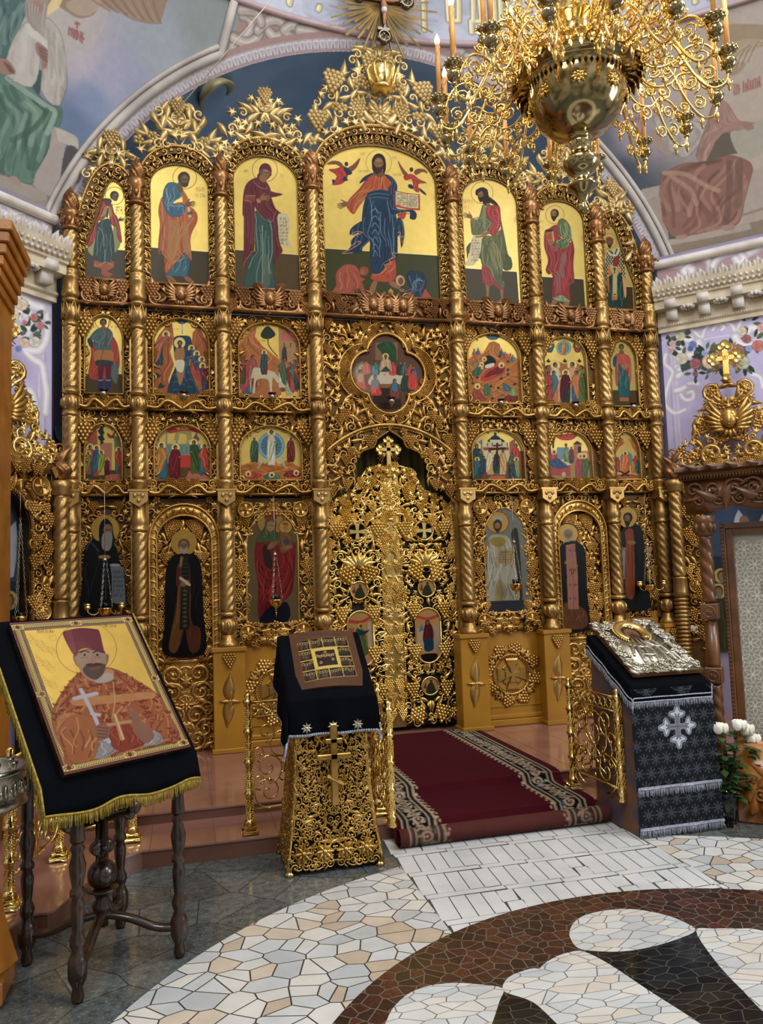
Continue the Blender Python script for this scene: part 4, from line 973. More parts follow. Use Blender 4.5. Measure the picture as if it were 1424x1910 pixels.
def outer_outline(bi):
    k = bi if bi < 4 else 6-bi; xa, xb = CX[k], CX[k+1]; zs, za, zo, _ = TOP[k]
    if k == 0: P_ = [(-3.15, 4.86), (-3.17, 5.34)]+[tuple(p) for p in cat([(-3.17, 5.34), (-3.10, 5.66), (-3.0, 5.92), (-2.90, 6.04), (-2.80, 6.07), (-2.70, 6.02), (-2.62, 5.92)], False, 5)]+[(-2.62, 4.86)]
    else: P_ = [(xa+.03, 4.86)]+arcpts((xa+xb)/2, zs+.02, (xb-xa)/2-.02, zo-zs-.02, 180, 0, 30)+[(xb-.03, 4.86)]
    if bi > 3: P_ = [(-x, z) for x, z in P_][::-1]
    return P_
def resamp(P_, n):
    P_ = np.array(P_); d = np.r_[0, np.cumsum(np.linalg.norm(np.diff(P_, axis=0), axis=1))]; t = np.linspace(0, d[-1], n); return np.stack([np.interp(t, d, P_[:, 0]), np.interp(t, d, P_[:, 1])], 1)
def along(mb, line, pieces, step, y, scl, rotate=True, off=0.0, hz=None):
    d = np.r_[0, np.cumsum(np.linalg.norm(np.diff(line, axis=0), axis=1))]; n = max(2, int(round(d[-1]/step)))
    for j in range(n):
        t = (j+.5)/n*d[-1]; x = np.interp(t, d, line[:, 0]); z = np.interp(t, d, line[:, 1]); x2 = np.interp(t+.01, d, line[:, 0]); z2 = np.interp(t+.01, d, line[:, 1])
        a = math.atan2(z2-z, x2-x); mb.put(pieces[j % len(pieces)], x, z, y, a+off if rotate else 0, scl, j >= n/2, hz=hz)
for bi in range(7):
    k = bi if bi < 4 else 6-bi; io = resamp(icon_outline(bi), 90); oo = resamp(outer_outline(bi), 90); sym = (CX[bi]+CX[bi+1])/2
    # arch frame
    mb = MB(); mid = (io*.45+oo*.55)
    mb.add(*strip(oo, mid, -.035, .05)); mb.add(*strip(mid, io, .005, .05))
    fr = part(mb, 'arch_frame', M['carve_shade'], smooth=False)
    mb = MB(); z = io*.72+oo*.28; along(mb, np.array(z), [CURL2, DROP, CURL2, FLOW], .062, -.0, .062 if k else .055, hz=.05)
    wide = oo*.6+io*.4
    along(mb, oo*.72+io*.28, [LEAF, CURL2], .075, -.035, .085, True, 0 if bi < 4 else PI, hz=.06)
    along(mb, oo*.42+io*.58, [CURL, DROP], .065, -.02, .07, hz=.05)
    beads(mb, np.concatenate([io, io[:1]])+0, .0075, .019, -.004); beads(mb, oo[3:-3]*.985+np.array([sym, 5.5])*.015, .010, .021, -.045)
    rail(mb, oo, .014, -.035)
    part(mb, 'arch_carving', M['carve'])
    # cresting
    zs, za, zo, zp = TOP[k]; xa, xb = CX[bi], CX[bi+1]; h = zp-zo; w_ = (xb-xa)/2; lo = [tuple(p) for p in oo if p[1] > (5.4 if k == 0 else zs+.06)]
    if k == 3: up = [(w_*1.02, .02), (w_*1.0, .14), (w_*.92, .22), (w_*.6, .60), (w_*.45, .72), (w_*.25, .90), (.05, .96)]
    elif k == 0: up = [(w_*.8, -.15), (w_*.75, .1), (w_*.45, .3), (.04, .36)]
    else: up = [(w_*1.0, -.16), (w_*.95, .05), (w_*.75, .22), (w_*.38, .42), (.05, .50)]
    sx_ = sym if k else (-2.82 if bi == 0 else 2.82)
    poly = lo+[(sx_+a, zo+b) for a, b in up]+[(sx_-a, zo+b) for a, b in up[::-1]]
    if k == 0:
        poly = lo+([(sx_+a, zo+b) for a, b in up]+[(sx_-a, zo+b) for a, b in up[::-1]]+[(-3.10, 5.75), (-3.16, 5.45)] if bi == 0 else [(3.16, 5.45), (3.10, 5.75)]+[(sx_+a, zo+b) for a, b in up]+[(sx_-a, zo+b) for a, b in up[::-1]])
    mb = MB(); relief(mb, poly, .098, 11+k, -.02, (), sx_, 1.15, 'LDLDFLcDD', 1.1); 
    # branches that tie the openwork together
    for f in (-1, 1):
        for (a0, b0, a1, b1) in ((.05, .06, .75, .05), (.05, .05, .45, .35), (.1, .2, .15, .75), (.3, .1, .8, .25)):
            P_ = cat([(sx_+f*w_*a0, -.0, zo+h*b0), (sx_+f*w_*(a0*.6+a1*.4), .0, zo+h*(b0*.3+b1*.7)), (sx_+f*w_*a1*.9, -.0, zo+h*b1)], False, 5); mb.add(*tube(P_, .011, 5))
    if k < 3:
        mb.put(DROP, sx_, zp-.06, -.02, 0, .12, hz=.1); mb.put(GRAPE, sx_, zp-.15, -.04, 0, .17, hz=.16)
        for f in (False, True): mb.put(DROP, sx_+(-1 if f else 1)*.09, zp-.27, -.02, (1 if f else -1)*.5, .16, f, hz=.1)
        mb.put(ROS, sx_, zp-.38 if k else zp-.33, -.03, 0, .13 if k else .09, hz=.1)
    else:
        for f in (False, True):
            s_ = -1 if f else 1
            mb.put(GRAPE, sx_+s_*.10, zp-.26, -.04, s_*.25, .24, hz=.18); mb.put(GRAPE, sx_+s_*.52, zp-.50, -.03, s_*.2, .26, hz=.18); mb.put(GRAPE, sx_+s_*.24, zo+.16, -.03, -s_*.2, .2, hz=.16)
            mb.put(GRAPE, sx_+s_*.70, zo-.05, -.03, 0, .24, hz=.16)
            for a, dz in ((.5, -.10), (1.0, -.13), (-.1, -.02)): mb.put(DROP, sx_+s_*.09*(a+.2), zp+dz, -.03, -s_*a, .2, f, hz=.12)
        mb.put(ROS, sx_, zo+.14, -.04, 0, .26, hz=.16); mb.put(DROP, sx_-.16, zo+.08, -.03, 1.1, .22, hz=.12); mb.put(DROP, sx_+.16, zo+.08, -.03, -1.1, .22, True, hz=.12)
    cr = part(mb, 'cresting', M['pale'])
    if k < 3:
        mb = MB(); mb.put(MEDAL, sx_, zp-.245, -.045, 0, .155 if k else .13, hz=.1); part(mb, 'cross_medallion', M['pale'], cr)
    else:
        mb = MB(); mb.add(*lathe([(.10, 7.12), (.115, 7.13), (.115, 7.16), (.10, 7.17), (.13, 7.24), (.155, 7.33), (.13, 7.38), (.05, 7.385), (.0, 7.36)], 24, (0, -.06, 0)))
        for a in range(8):
            th = a*PI/4; P_ = [(math.cos(th)*rr_, -.06+math.sin(th)*rr_, z) for rr_, z in ((.108, 7.17), (.14, 7.25), (.162, 7.33), (.135, 7.40), (.05, 7.395))]; mb.add(*tube(P_, .016, 6))
        mb.add(*ball((0, -.06, 7.42), .035, 10, 6)); mb.box(-.008, .008, -.07, -.05, 7.44, 7.52); mb.box(-.028, .028, -.07, -.05, 7.475, 7.49)
        mb.V = [v-np.array([0, .10, 0]) for v in mb.V]; part(mb, 'crown', M['bright'], cr)
    # frieze with cherub under the icon
    mb = MB(); x0, x1 = CX[bi]+.06, CX[bi+1]-.06
    mb.box(x0, x1, -.05, .05, 4.61, 4.86); mb.add(*tube([(x0, -.06, 4.855), (x1, -.06, 4.855)], .012, 6)); mb.add(*tube([(x0, -.075, 4.615), (x1, -.075, 4.615)], .018, 6))
    relief(mb, [(x0+.02, 4.63), (x1-.02, 4.63), (x1-.02, 4.85), (x0+.02, 4.85)], .075, 31+k, -.05, (), sym, 1.15, 'FCDFcLG', 1.5)
    for f in (False, True): mb.put(CURL, sym+(-1 if f else 1)*(.24 if k else .15), 4.69, -.07, 0, .16, f, hz=.12); mb.put(GRAPE, sym+(-1 if f else 1)*(.27 if k else .17), 4.76, -.06, 0, .16, hz=.16)
    fz = part(mb, 'cherub_frieze', M['brown'])
    for dx in ((0,) if k < 3 else (-.165, 0, .165)):
        mb = MB(); mb.put(CHERUB, sym+dx, 4.73, -.055, 0, .29 if k else .24, hz=.26); part(mb, 'cherub', M['brown'], fz)

ROWB = {0: (-3.084, -2.722), 1: (-2.438, -1.886), 2: (-1.59, -.955), 4: (.918, 1.555), 5: (1.845, 2.385), 6: (2.685, 3.05)}
ROWC = {0: (-3.085, -2.737), 1: (-2.436, -1.888), 2: (-1.597, -.96), 4: (.922, 1.548), 5: (1.828, 2.388), 6: (2.675, 3.01)}
def panel_arch(bi, row):
    x0, x1 = (ROWB if row == 'B' else ROWC)[bi]
    return arch(x0, x1, 3.72 if row == 'B' else 2.86, 4.27 if row == 'B' else 3.17, 4.52 if row == 'B' else 3.425, 24)
for bi in (0, 1, 2, 4, 5, 6):
    xa, xb = CX[bi]+.065, CX[bi+1]-.065; sym = (CX[bi]+CX[bi+1])/2; k = bi if bi < 4 else 6-bi
    for row, z0, z1 in (('B', 3.55, 4.60), ('C', 2.70, 3.54)):
        mb = MB(); mb.box(xa-.02, xb+.02, .04, .07, z0, z1); io = resamp(panel_arch(bi, row), 60)
        part(mb, 'panel_ground', M['carve_shade'], smooth=False)
        mb = MB(); relief(mb, [(xa, z0+.13), (xb, z0+.13), (xb, z1-.01), (xa, z1-.01)], .066, 50+k+(7 if row == 'C' else 0), .04, [io*.97+np.array([sym, io[:, 1].mean()])*.03], sym, 1.15, 'GCLFcCDLLC', 1.35)
        for f in (-1, 1):
            mb.put(ROS, sym+f*(xb-xa)*.40, z1-.09, .02, 0, .16, hz=.12); mb.put(GRAPE, sym+f*((xb-xa)*.5-.035), z1-.22, .02, 0, .2, hz=.15)
            mb.add(*tube([(sym+f*(xb-xa)/2, .02, z0+.14), (sym+f*(xb-xa)/2, .02, z1-.01)], .009, 5))
        mb.add(*tube([(x, .0, z) for x, z in np.vstack([io, io[:1]])], .012, 6, True, (0, 1, 0))); beads(mb, np.concatenate([io, io[:1]]), .0065, .016, -.012)
        part(mb, 'grapevine_carving', M['carve'])
        mb = MB(); mb.add(*poly_prism([(xa-.01, z0+.02), (xb+.01, z0+.02), (xb+.01, z0+.11), (xa-.01, z0+.11)], -.02, .05)); rail(mb, [(xa-.01, z0+.015), (xb+.01, z0+.015)], .014, -.04)
        relief(mb, [(xa, z0+.03), (xb, z0+.03), (xb, z0+.125), (xa, z0+.125)], .062, 70+k, -.02, (), sym, 1.2, 'FFCcG', 1.6)
        for f in (False, True):
            s_ = -1 if f else 1; P_ = cat([(sym, -.07, z0+.02), (sym+s_*(xb-xa)*.2, -.075, z0+.10), (sym+s_*(xb-xa)*.34, -.07, z0+.03), (sym+s_*(xb-xa)*.5, -.07, z0+.045)], False, 6); mb.add(*tube(P_, [.016]*len(P_), 6))
        part(mb, 'sill_carving', M['brown'] if False else M['carve'])
# centre bay: quatrefoil panel and ogee arch
def quat(sc_=1.0, c=(0, 4.022), rr_=.215, off=.175):
    P_ = []; 
    for a0 in (0, 90, 180, 270):
        cx_, cz_ = c[0]+off*sc_*math.cos(R(a0)), c[1]+off*sc_*1.06*math.sin(R(a0))
        for t in np.linspace(-86, 86, 14): P_.append((cx_+rr_*sc_*math.cos(R(a0+t)), cz_+rr_*sc_*1.05*math.sin(R(a0+t))))
    return P_
Q_in = quat(); Q_out = quat(1.40)
ogee = [(-.735, 2.60), (-.62, 2.71), (-.60, 2.75), (-.47, 2.80), (-.40, 2.90), (-.425, 2.98), (-.385, 3.10), (-.30, 3.18), (-.19, 3.215), (-.165, 3.25), (-.15, 3.30), (-.08, 3.35), (0, 3.40)]
OG = ogee+[(-x, z) for x, z in ogee[::-1][1:]]
mb = MB(); mb.add(*strip([(x, max(z, 2.6)) for x, z in OG], [(x, 4.60) for x, z in OG], .03, .07)); part(mb, 'panel_ground', M['carve_shade'], smooth=False)
mb = MB(); rope = arcpts(0, 2.86, .9, .60, 150, 30, 30)
rope = [(-.735+1.47*t, 3.125+.335*(1-(2*t-1)**2)**.9) for t in np.linspace(0, 1, 30)]
rail(mb, rope, .018, .0); beads(mb, [(x, z-.03) for x, z in rope], .011, .022, .01)
relief(mb, [(-.74, 4.59)]+[(x, z+.03) for x, z in rope]+[(.74, 4.59)], .078, 91, .03, [Q_out], 0, 1.2, 'LDLCDGLF', 1.4)
q_mid = [Q_in]; relief(mb, Q_out, .066, 92, .03, [quat(1.08)], 0, 1.15, 'GGLG', 1.3)
relief(mb, OG+[(.74, 3.10)]+[(x, z-.06) for x, z in rope[::-1]]+[(-.74, 3.10)], .074, 93, .03, (), 0, 1.2, 'LcLCDGDF', 1.3)
for Q_, rr_ in ((Q_out, .009), (quat(1.07), .016)): rail(mb, Q_, rr_, .0, 6, True)
beads(mb, np.array(quat(1.12)+quat(1.12)[:1]), .008, .018, .0); beads(mb, OG, .010, .021, .01); rail(mb, OG, .009, .02)
part(mb, 'royal_door_surround', M['carve'])
# curtain and dark behind the royal doors
mb = MB(); V = []; n = 80
for z in (.2, 3.6):
    for i in range(n+1): V.append((-.9+1.8*i/n, .42+.035*math.sin(i*.9)+.02*math.sin(i*.37), z))
i = np.arange(n); mb.add(V, [np.stack([i, i+1, i+n+2, i+n+1], 1)])
cu = mb.build('altar_curtain', pm('olive_brocade_curtain', '7a6a38', '5c5028', 3, .1, .6, .2, 30)); tag(cu, 'olive gold curtain hanging behind the royal doors', 'curtain')

def local(bi, io, z0, z1, holes, seed, mix='GLDCLF', bands=True):
    xa, xb = CX[bi]+.065, CX[bi+1]-.065; sym = (CX[bi]+CX[bi+1])/2
    mb = MB(); mb.box(xa-.03, xb+.03, .04, .07, z0, z1); part(mb, 'panel_ground', M['carve_shade'], smooth=False)
    mb = MB(); relief(mb, [(xa, z0), (xb, z0), (xb, z1-.01), (xa, z1-.01)], .072, seed, .04, holes, sym, 1.15, mix, 1.3)
    for f in (-1, 1): mb.add(*tube([(sym+f*(xb-xa)/2, .02, z0), (sym+f*(xb-xa)/2, .02, z1)], .011, 5))
    return mb, xa, xb, sym
IO_D = {2: [(-1.555, 1.40), (-1.545, 2.25)]+[tuple(p) for p in cat([(-1.545, 2.25), (-1.50, 2.38), (-1.40, 2.50), (-1.275, 2.555), (-1.15, 2.50), (-1.06, 2.38), (-1.02, 2.25)], False, 4)]+[(-1.03, 1.40)]}
IO_D[4] = [(-x, z) for x, z in IO_D[2]][::-1]; 
for bi in (2, 4):
    io = resamp(IO_D[bi], 60); c = np.array([(CX[bi]+CX[bi+1])/2, 1.95]); mb, xa, xb, sym = local(bi, io, 1.27, 2.68, [io*.96+io.mean(0)*.04], 110, 'GLLDCFc')
    for z in (1.32, 2.56):
        for f in (-1, 1): mb.put(MEDAL, sym+f*.28, z, .01, 0, .17, hz=.12)
    rail(mb, io, .010, .02, 5, True)
    part(mb, 'grapevine_carving', M['carve'])
    # scroll moulding and plain ochre base with wreathed cross
    mb = MB(); mb.box(xa-.02, xb+.02, -.03, .06, 1.20, 1.28); relief(mb, [(xa, 1.21), (xb, 1.21), (xb, 1.28), (xa, 1.28)], .06, 120, -.03, (), sym, 1.2, 'Cc', 1.5); part(mb, 'scroll_moulding', M['carve'])
    mb = MB(); mb.box(xa-.03, xb+.03, .0, .07, .20, 1.21); mb.box(xa-.03, xb+.03, -.05, .01, .20, .27, 0, .01); mb.box(xa-.03, xb+.03, -.03, .01, .27, .32, 0, .01); mb.box(xa+.0, xb-.0, -.012, .01, .40, .42)
    bs = part(mb, 'plain_base_panel', M['ochre'], smooth=False)
    mb = MB(); wz = .74
    for i in range(24):
        a = i/24*2*PI; rad = .262; mb.put((LEAF, LEAF, GRAPE2)[i % 3], sym+rad*math.cos(a), wz+rad*math.sin(a), .0, a-PI/2+(.6 if i % 2 else -.6), .155, hz=.11)
    rail(mb, [(sym+.21*math.cos(a), wz+.21*math.sin(a)) for a in np.linspace(0, 2*PI, 40)], .014, -.01); beads(mb, [(sym+.19*math.cos(a), wz+.19*math.sin(a)) for a in np.linspace(0, 2*PI, 40)], .009, .022, -.01)
    wr = part(mb, 'vine_wreath', M['carve'], bs)
    mb = MB(); V, F = p_prism([(x*.17, z*.17) for x, z in cross_pts(1, .16, .42)], .03); mb.put((V, F), sym, wz, 0); V, F = p_prism([(x*.13, z*.13) for x, z in cross_pts(1, .1, .2)], .02); mb.put((V, F), sym, wz, 0, PI/4)
    V, F = p_prism([(x*.09, z*.09) for x, z in cross_pts(1, .16, .42)], .045); mb.put((V, F), sym, wz, 0)
    part(mb, 'relief_cross', M['carve'], wr, smooth=False)
for bi in (1, 5):  # side doors of the altar
    sgn = -1 if bi == 1 else 1; xc_ = sgn*2.155; hs = [arch(xc_-.29, xc_+.29, 1.10, 2.28, 2.56, 20)]
    mb, xa, xb, sym = local(bi, None, .20, 2.68, hs, 130, 'LLDCFc')
    part(mb, 'grapevine_carving', M['carve'])
    mb = MB(); oo = resamp(arch(xc_-.335, xc_+.335, .22, 2.26, 2.62, 24), 80); ii = resamp(arch(xc_-.265, xc_+.265, .22, 2.26, 2.51, 24), 80); mb.add(*strip(oo, ii, -.04, .05)); rail(mb, oo, .015, -.04); rail(mb, ii, .012, -.04)
    along(mb, (oo+ii)/2, [CURL2, DROP], .07, -.04, .07, hz=.06); part(mb, 'door_arch_moulding', M['carve'])
    mb = MB(); mb.add(*poly_prism(ii, .02, .05)); relief(mb, ii*.97+np.array([xc_, 1.4])*.03, .066, 131, .02, [arch(xc_-.26, xc_+.26, .2, 1.08, 1.1)], xc_, 1.2, 'GLDGLc', 1.3)
    # lower door leaf with big scrolls
    for f in (False, True):
        s_ = -1 if f else 1
        for (dx, z, a, sc2) in ((.12, .95, 0, .24), (.14, .78, 2.2, .22), (.09, .55, 1.0, .24), (.17, .42, 3.0, .2), (.10, .32, 0, .2), (.19, .62, .5, .15)): mb.put(CURL, xc_+s_*dx, z, .02, -a if f else a, sc2, f, hz=.14)
        for (dx, z, a) in ((.07, .86, .7), (.17, .70, 1.6), (.07, .45, 2.2), (.06, 1.0, .3), (.2, .28, .8)): mb.put(DROP, xc_+s_*dx, z, .02, -s_*a, .15, f, hz=.12)
    mb.put(ROS, xc_, .66, .01, 0, .17, hz=.14); mb.put(LEAF, xc_, .88, .01, 0, .2, hz=.12); mb.put(LEAF, xc_, .46, .01, PI, .2, hz=.12); mb.box(xc_-.26, xc_+.26, -.0, .03, 1.06, 1.10)
    part(mb, 'altar_side_door', M['carve'])
for bi in (0, 6):
    mb, xa, xb, sym = local(bi, None, 1.27, 2.68, [], 140, 'GLDLcC'); part(mb, 'grapevine_carving', M['carve'])
    mb = MB(); mb.box(xa-.03, xb+.03, .0, .07, .20, 1.27); part(mb, 'plain_base_panel', M['ochre'], smooth=False)
# strip columns behind the twisted ones (flat pilaster backing)
for x in CX:
    mb = MB(); mb.box(x-.085, x+.085, .0, .08, 1.2, 5.3 if abs(x) > 3 else 5.6); part(mb, 'pilaster_backing', M['col'], smooth=False)

RT = thing('radiant_crucifix', 'dark wooden crucifix on a gilt sunburst crowning the icon screen', 'crucifix', (.04, -.10, 7.70))
cxr, czr = .04, 8.16; mb = MB(); q = random.Random(2)
for i in range(64):
    a = 2*PI*i/64+q.uniform(-.02, .02); Ln = (.62, .44, .54, .40)[i % 4]*q.uniform(.95, 1.05)
    P_ = [(cxr+math.cos(a)*.05-.04, -.0, czr+math.sin(a)*.05-7.70), (cxr+math.cos(a)*Ln-.04, -.02-.02*(i % 2), czr+math.sin(a)*Ln-7.70)]; mb.add(*tube(P_, [.009, .013], 4))
mb.build('sunburst_rays', M['pale'], RT, smooth=False)
mb = MB(); Z = czr-7.70; mb.box(-.028, .028, -.07, -.03, -.03, Z+.24, 0, .004); mb.box(-.27, .27, -.07, -.03, Z+.0, Z+.055, 0, .004); mb.box(-.13, .13, -.072, -.028, Z+.13, Z+.17, 0, .004); mb.box(-.07, .07, -.075, -.03, Z-.34, Z-.30, 0, .004)
mb.build('cross', M['walnut'], RT, smooth=False)
for (dx, dz) in ((-.27, .027), (.27, .027), (0, -.42)):
    mb = MB()
    for a in (0, 1, 2, 3): mb.add(*lathe([(.05, 0), (.05, .02), (.04, .03), (.0, .03)], 14, (0, 0, 0)))
    V = np.concatenate([v for v in mb.V]); 
    mb2 = MB()
    for (ex, ez) in ((0, .03), (-.04, 0), (.04, 0), (0, -.035)):
        V, F = lathe([(.052, 0), (.052, .02), (.042, .035), (.0, .03)], 14); mb2.add(np.stack([V[:, 0]+dx+ex, -.06-V[:, 2], V[:, 1]+Z+dz+ez], 1), F)
    mb2.build('trefoil_end', M['walnut'], RT)
    mb3 = MB(); mb3.put(ringp(.06, .008, 0, 18, 0), dx, Z+dz, -.10); mb3.build('trefoil_rim', M['pale'], RT)
mb = MB()
sk = pm('carved_corpus', 'b07a58', '8a583c', 6, 0, .5)
mb.add(*tube(cat([(0, -.10, Z-.02), (.0, -.115, Z-.08), (.012, -.10, Z-.15), (0, -.115, Z-.2), (.0, -.095, Z-.29)], False, 4), cat([(.02, 0), (.034, 0), (.025, 0), (.02, 0), (.01, 0)], False, 4)[:, 0], 8))
for s_ in (-1, 1): mb.add(*tube([(s_*.02, -.10, Z-.01), (s_*.1, -.09, Z+.0), (s_*.2, -.08, Z+.03)], [.016, .013, .008], 7)); mb.add(*ball((s_*.212, -.08, Z+.034), .012, 6, 4))
mb.add(*ball((-.012, -.125, Z+.035), .025, 10, 7, .8, 1, 1.15)); o = mb.build('figure_on_cross', sk, RT)
mb = MB(); mb.add(*tube([(.0, -.118, Z-.12), (.0, -.12, Z-.165)], [.034, .030], 8)); mb.build('loincloth', M['white_m'], o)
# ================================================================== ICONS
SK = '9a7048'
def icon(label, outline, f, Y, base, metal=.9, res=.0048, name='icon', grp=None, mat_=None):
    """start an icon: canvas on the plane y=Y, drawn in the coordinates of the crop f"""
    P_ = np.array(outline); x0, z0 = P_.min(0); x1, z1 = P_.max(0)
    tf = lambda x, y: tuple(onY(*f(x, y), Y)[[0, 2]])
    cv = Cv(x0-.012, x1+.012, z0-.012, z1+.012, res, tf, base, metal)
    a = f(0, 0); b = f(1, 0); cv.k = (b[0]-a[0])*.0055/res
    cv.meta = (label, P_, Y, (x0, z0, x1, z1)); cv.nm = name
    # gold ground: fine mottling
    q = random.Random(len(label)); c = lin(base)
    for _ in range(26):
        x, y = q.uniform(0, cv.W), q.uniform(0, cv.H); r_ = q.uniform(8, 30); cv.P([(x+r_*math.cos(t), y+r_*math.sin(t)*1.2) for t in np.linspace(0, 5.6, 7)], tuple(np.minimum(c*q.uniform(.8, 1.2), 1)), .25, True, metal, True)
    return cv
def done(cv, board=True, m_=None):
    label, P_, Y, (x0, z0, x1, z1) = cv.meta
    t = thing(cv.nm, label, 'icon', ((x0+x1)/2, Y, z0))
    def pos(U, V_): return np.stack([U-(x0+x1)/2, np.zeros_like(U), V_-z0], -1)
    cv.mesh('painting', pos, t, lambda U, V_: inside(np.stack([U, V_], -1), P_), m_ or M['icon'])
    if board:
        c = P_.mean(0); Q = c+(P_-c)*1.004; mb = MB(); mb.add(*poly_prism([(x-(x0+x1)/2, z-z0) for x, z in Q], .004, .018)); mb.build('panel_board', M['ochre'], t, smooth=False)
    return t
G = 'd6bb62'
GD = '574a2c'
def lo(cv, ptsL, ptsR, yb, col=GD):
    cv.P([ptsL, ptsR, (ptsR[0]+40, yb+60), (ptsL[0]-40, yb+60)], col, 1, False)
    cv.L([ptsL, ptsR], 1.5, 'e8dca0', .9, False, .6)

cv = icon('narrow top-tier icon at far left of a bowing young saint in red cloak', icon_outline(0), crop(150, 330, 9.55), .015, G)
lo(cv, (60, 1250), (820, 1305), 1850); cv.O(608, 338, 165, 158, 1, '6a5a30')
cv.P([(590, 880), (660, 830), (720, 1180), (600, 1360), (560, 1300)], 'a2a468'); cv.P([(130, 1260), (240, 1140), (245, 1400), (165, 1360)], 'aeb078')
cv.R([(320, 820), (500, 740), (560, 900), (600, 1150), (595, 1520), (430, 1545), (240, 1490), (250, 1200), (290, 950)], '34544e', '7fa097', '1c3432', 9, .6, 1.1, 3)
cv.L([(330, 900), (410, 1020), (420, 1240)], 1.6, '8fb0a4', .8); cv.L([(435, 1290), (435, 1530)], 1.5, '8fb0a4', .8)
cv.P([(240, 1480), (440, 1545), (600, 1500), (600, 1610), (470, 1680), (340, 1620), (240, 1600)], 'b06030', 1, False)
for i in range(9): cv.E(260+i*38, 1550+30*math.sin(i*.8+.6), 9, 12, 'd8b070')
cv.R([(400, 390), (320, 430), (240, 560), (170, 740), (130, 1000), (125, 1250), (240, 1150), (310, 830), (340, 740), (400, 640), (430, 540), (490, 520)], 'b0382c', 'd86e58', '6c1c18', 7, .6, 1.2, 1); cv.R([(500, 530), (560, 480), (600, 640), (680, 770), (740, 1160), (660, 1080), (640, 880), (590, 880), (530, 780)], 'b0382c', 'd86e58', '6c1c18', 5, .6, 1.2, 2)
cv.P([(430, 540), (480, 530), (470, 640), (440, 720), (380, 700)], 'b4945c'); cv.P([(510, 530), (550, 560), (560, 690), (510, 700)], 'b4945c'); cv.P([(480, 560), (500, 560), (490, 720), (455, 700)], '3a4a4c')
cv.P([(400, 390), (520, 385), (560, 440), (500, 525), (440, 480)], '5c4630'); cv.hand(680, 770, 100, -10, '6a5434'); cv.P([(380, 700), (450, 690), (430, 740), (360, 790), (330, 760)], '8a6a44')
cv.head(612, 350, 86, .7, '3c3228', None, '7c6242', hl=.95); cv.P([(385, 1640), (470, 1680), (530, 1790), (480, 1780), (385, 1740)], 'b05a30'); cv.P([(470, 1680), (580, 1740), (540, 1760), (470, 1720)], 'b05a30')
cv.txt(640, 520, 110, 150, 3, '8a5038', .8, 3); done(cv)
cv = icon('top-tier icon of a bowing apostle in blue and orange robes', icon_outline(1), crop(230, 240, 5.027), .015, G)
lo(cv, (250, 1110), (820, 1155), 1480); cv.O(577, 458, 112, 108, 1, '7a6a3a')
cv.P([(395, 1365), (440, 1370), (505, 1440), (480, 1448), (420, 1410)], SK); cv.P([(570, 1385), (610, 1385), (668, 1445), (640, 1448), (585, 1420)], SK)
cv.R([(470, 1230), (560, 1180), (615, 1190), (612, 1370), (540, 1385), (430, 1375), (395, 1355)], '4a7580', '88aab0', '28464e', 7, .6, 1.2, 2)
cv.R([(370, 640), (450, 700), (545, 690), (600, 720), (655, 750), (695, 810), (690, 880), (650, 960), (628, 1050), (645, 1235), (600, 1190), (575, 1160), (490, 1260), (395, 1355), (383, 1180), (350, 1140), (335, 1185), (328, 1090), (345, 900), (330, 780), (345, 690)], 'bd6a34', 'd9a878', '8a3f1c', 13, .55, 1.3, 5)
cv.P([(430, 880), (480, 850), (530, 900), (540, 1040), (500, 1180), (440, 1250), (410, 1150), (430, 1000)], 'b98a4e', .8); 
for i in range(6): cv.L([(440+i*14, 890+i*8), (500+i*4, 930+i*18), (490, 1100+i*12), (440+i*5, 1230)], 1, 'd8b47c' if i % 2 else '9a5a2a', .6)
cv.P([(545, 570), (580, 600), (625, 700), (610, 850), (570, 880), (560, 700)], 'cc7a44'); cv.L([(550, 580), (600, 700), (590, 860)], 1.3, '8a3f1c', .7); cv.P([(560, 900), (610, 900), (620, 1150), (565, 1150)], 'b98c60', .7)
cv.R([(500, 510), (430, 505), (390, 550), (372, 620), (380, 730), (430, 815), (520, 825), (570, 790), (580, 715), (475, 705), (480, 680), (545, 640), (545, 600), (520, 560)], '4a7888', '96b6bc', '28485a', 8, .55, 1.3, 6)
cv.L([(400, 560), (420, 640), (440, 720), (560, 725)], 1.6, 'a9c4c6', .7)
cv.P([(520, 500), (560, 560), (545, 600), (500, 560)], '7c6042'); cv.hand(585, 712, 90, -8, '8a6644'); cv.P([(600, 735), (625, 740), (640, 830), (615, 830)], 'd8cfae', 1, False); cv.P([(598, 790), (645, 770), (650, 800), (610, 810)], '8a6644')
cv.head(572, 478, 62, .5, '4c4236', '544a3e', '86664a', .1, 1.0); cv.txt(685, 545, 95, 110, 2, '8a6a3a', .7, 4); done(cv)
cv = icon('top-tier icon of a veiled woman in maroon mantle holding a scroll', icon_outline(2), crop(425, 280, 6.82), .015, G)
lo(cv, (60, 1262), (900, 1330), 1850, '62502e'); cv.O(473, 250, 160, 155, 1, '6a5a30')
cv.P([(390, 1755), (440, 1740), (470, 1770), (440, 1775)], SK); cv.P([(560, 1755), (600, 1750), (625, 1785), (590, 1785)], SK)
cv.R([(350, 780), (440, 830), (560, 890), (575, 1200), (575, 1500), (600, 1760), (450, 1745), (300, 1755), (210, 1730), (240, 1500), (300, 1330), (345, 1290)], '46625a', '8ba899', '2a423c', 12, .55, 1.2, 4)
cv.L([(440, 960), (445, 1300), (440, 1700)], 1.5, 'a4bfae', .7); cv.L([(380, 1050), (440, 1050)], 1.3, '2a423c', .8); cv.P([(440, 1350), (520, 1360), (540, 1700), (445, 1730)], '8a8a70', .35)
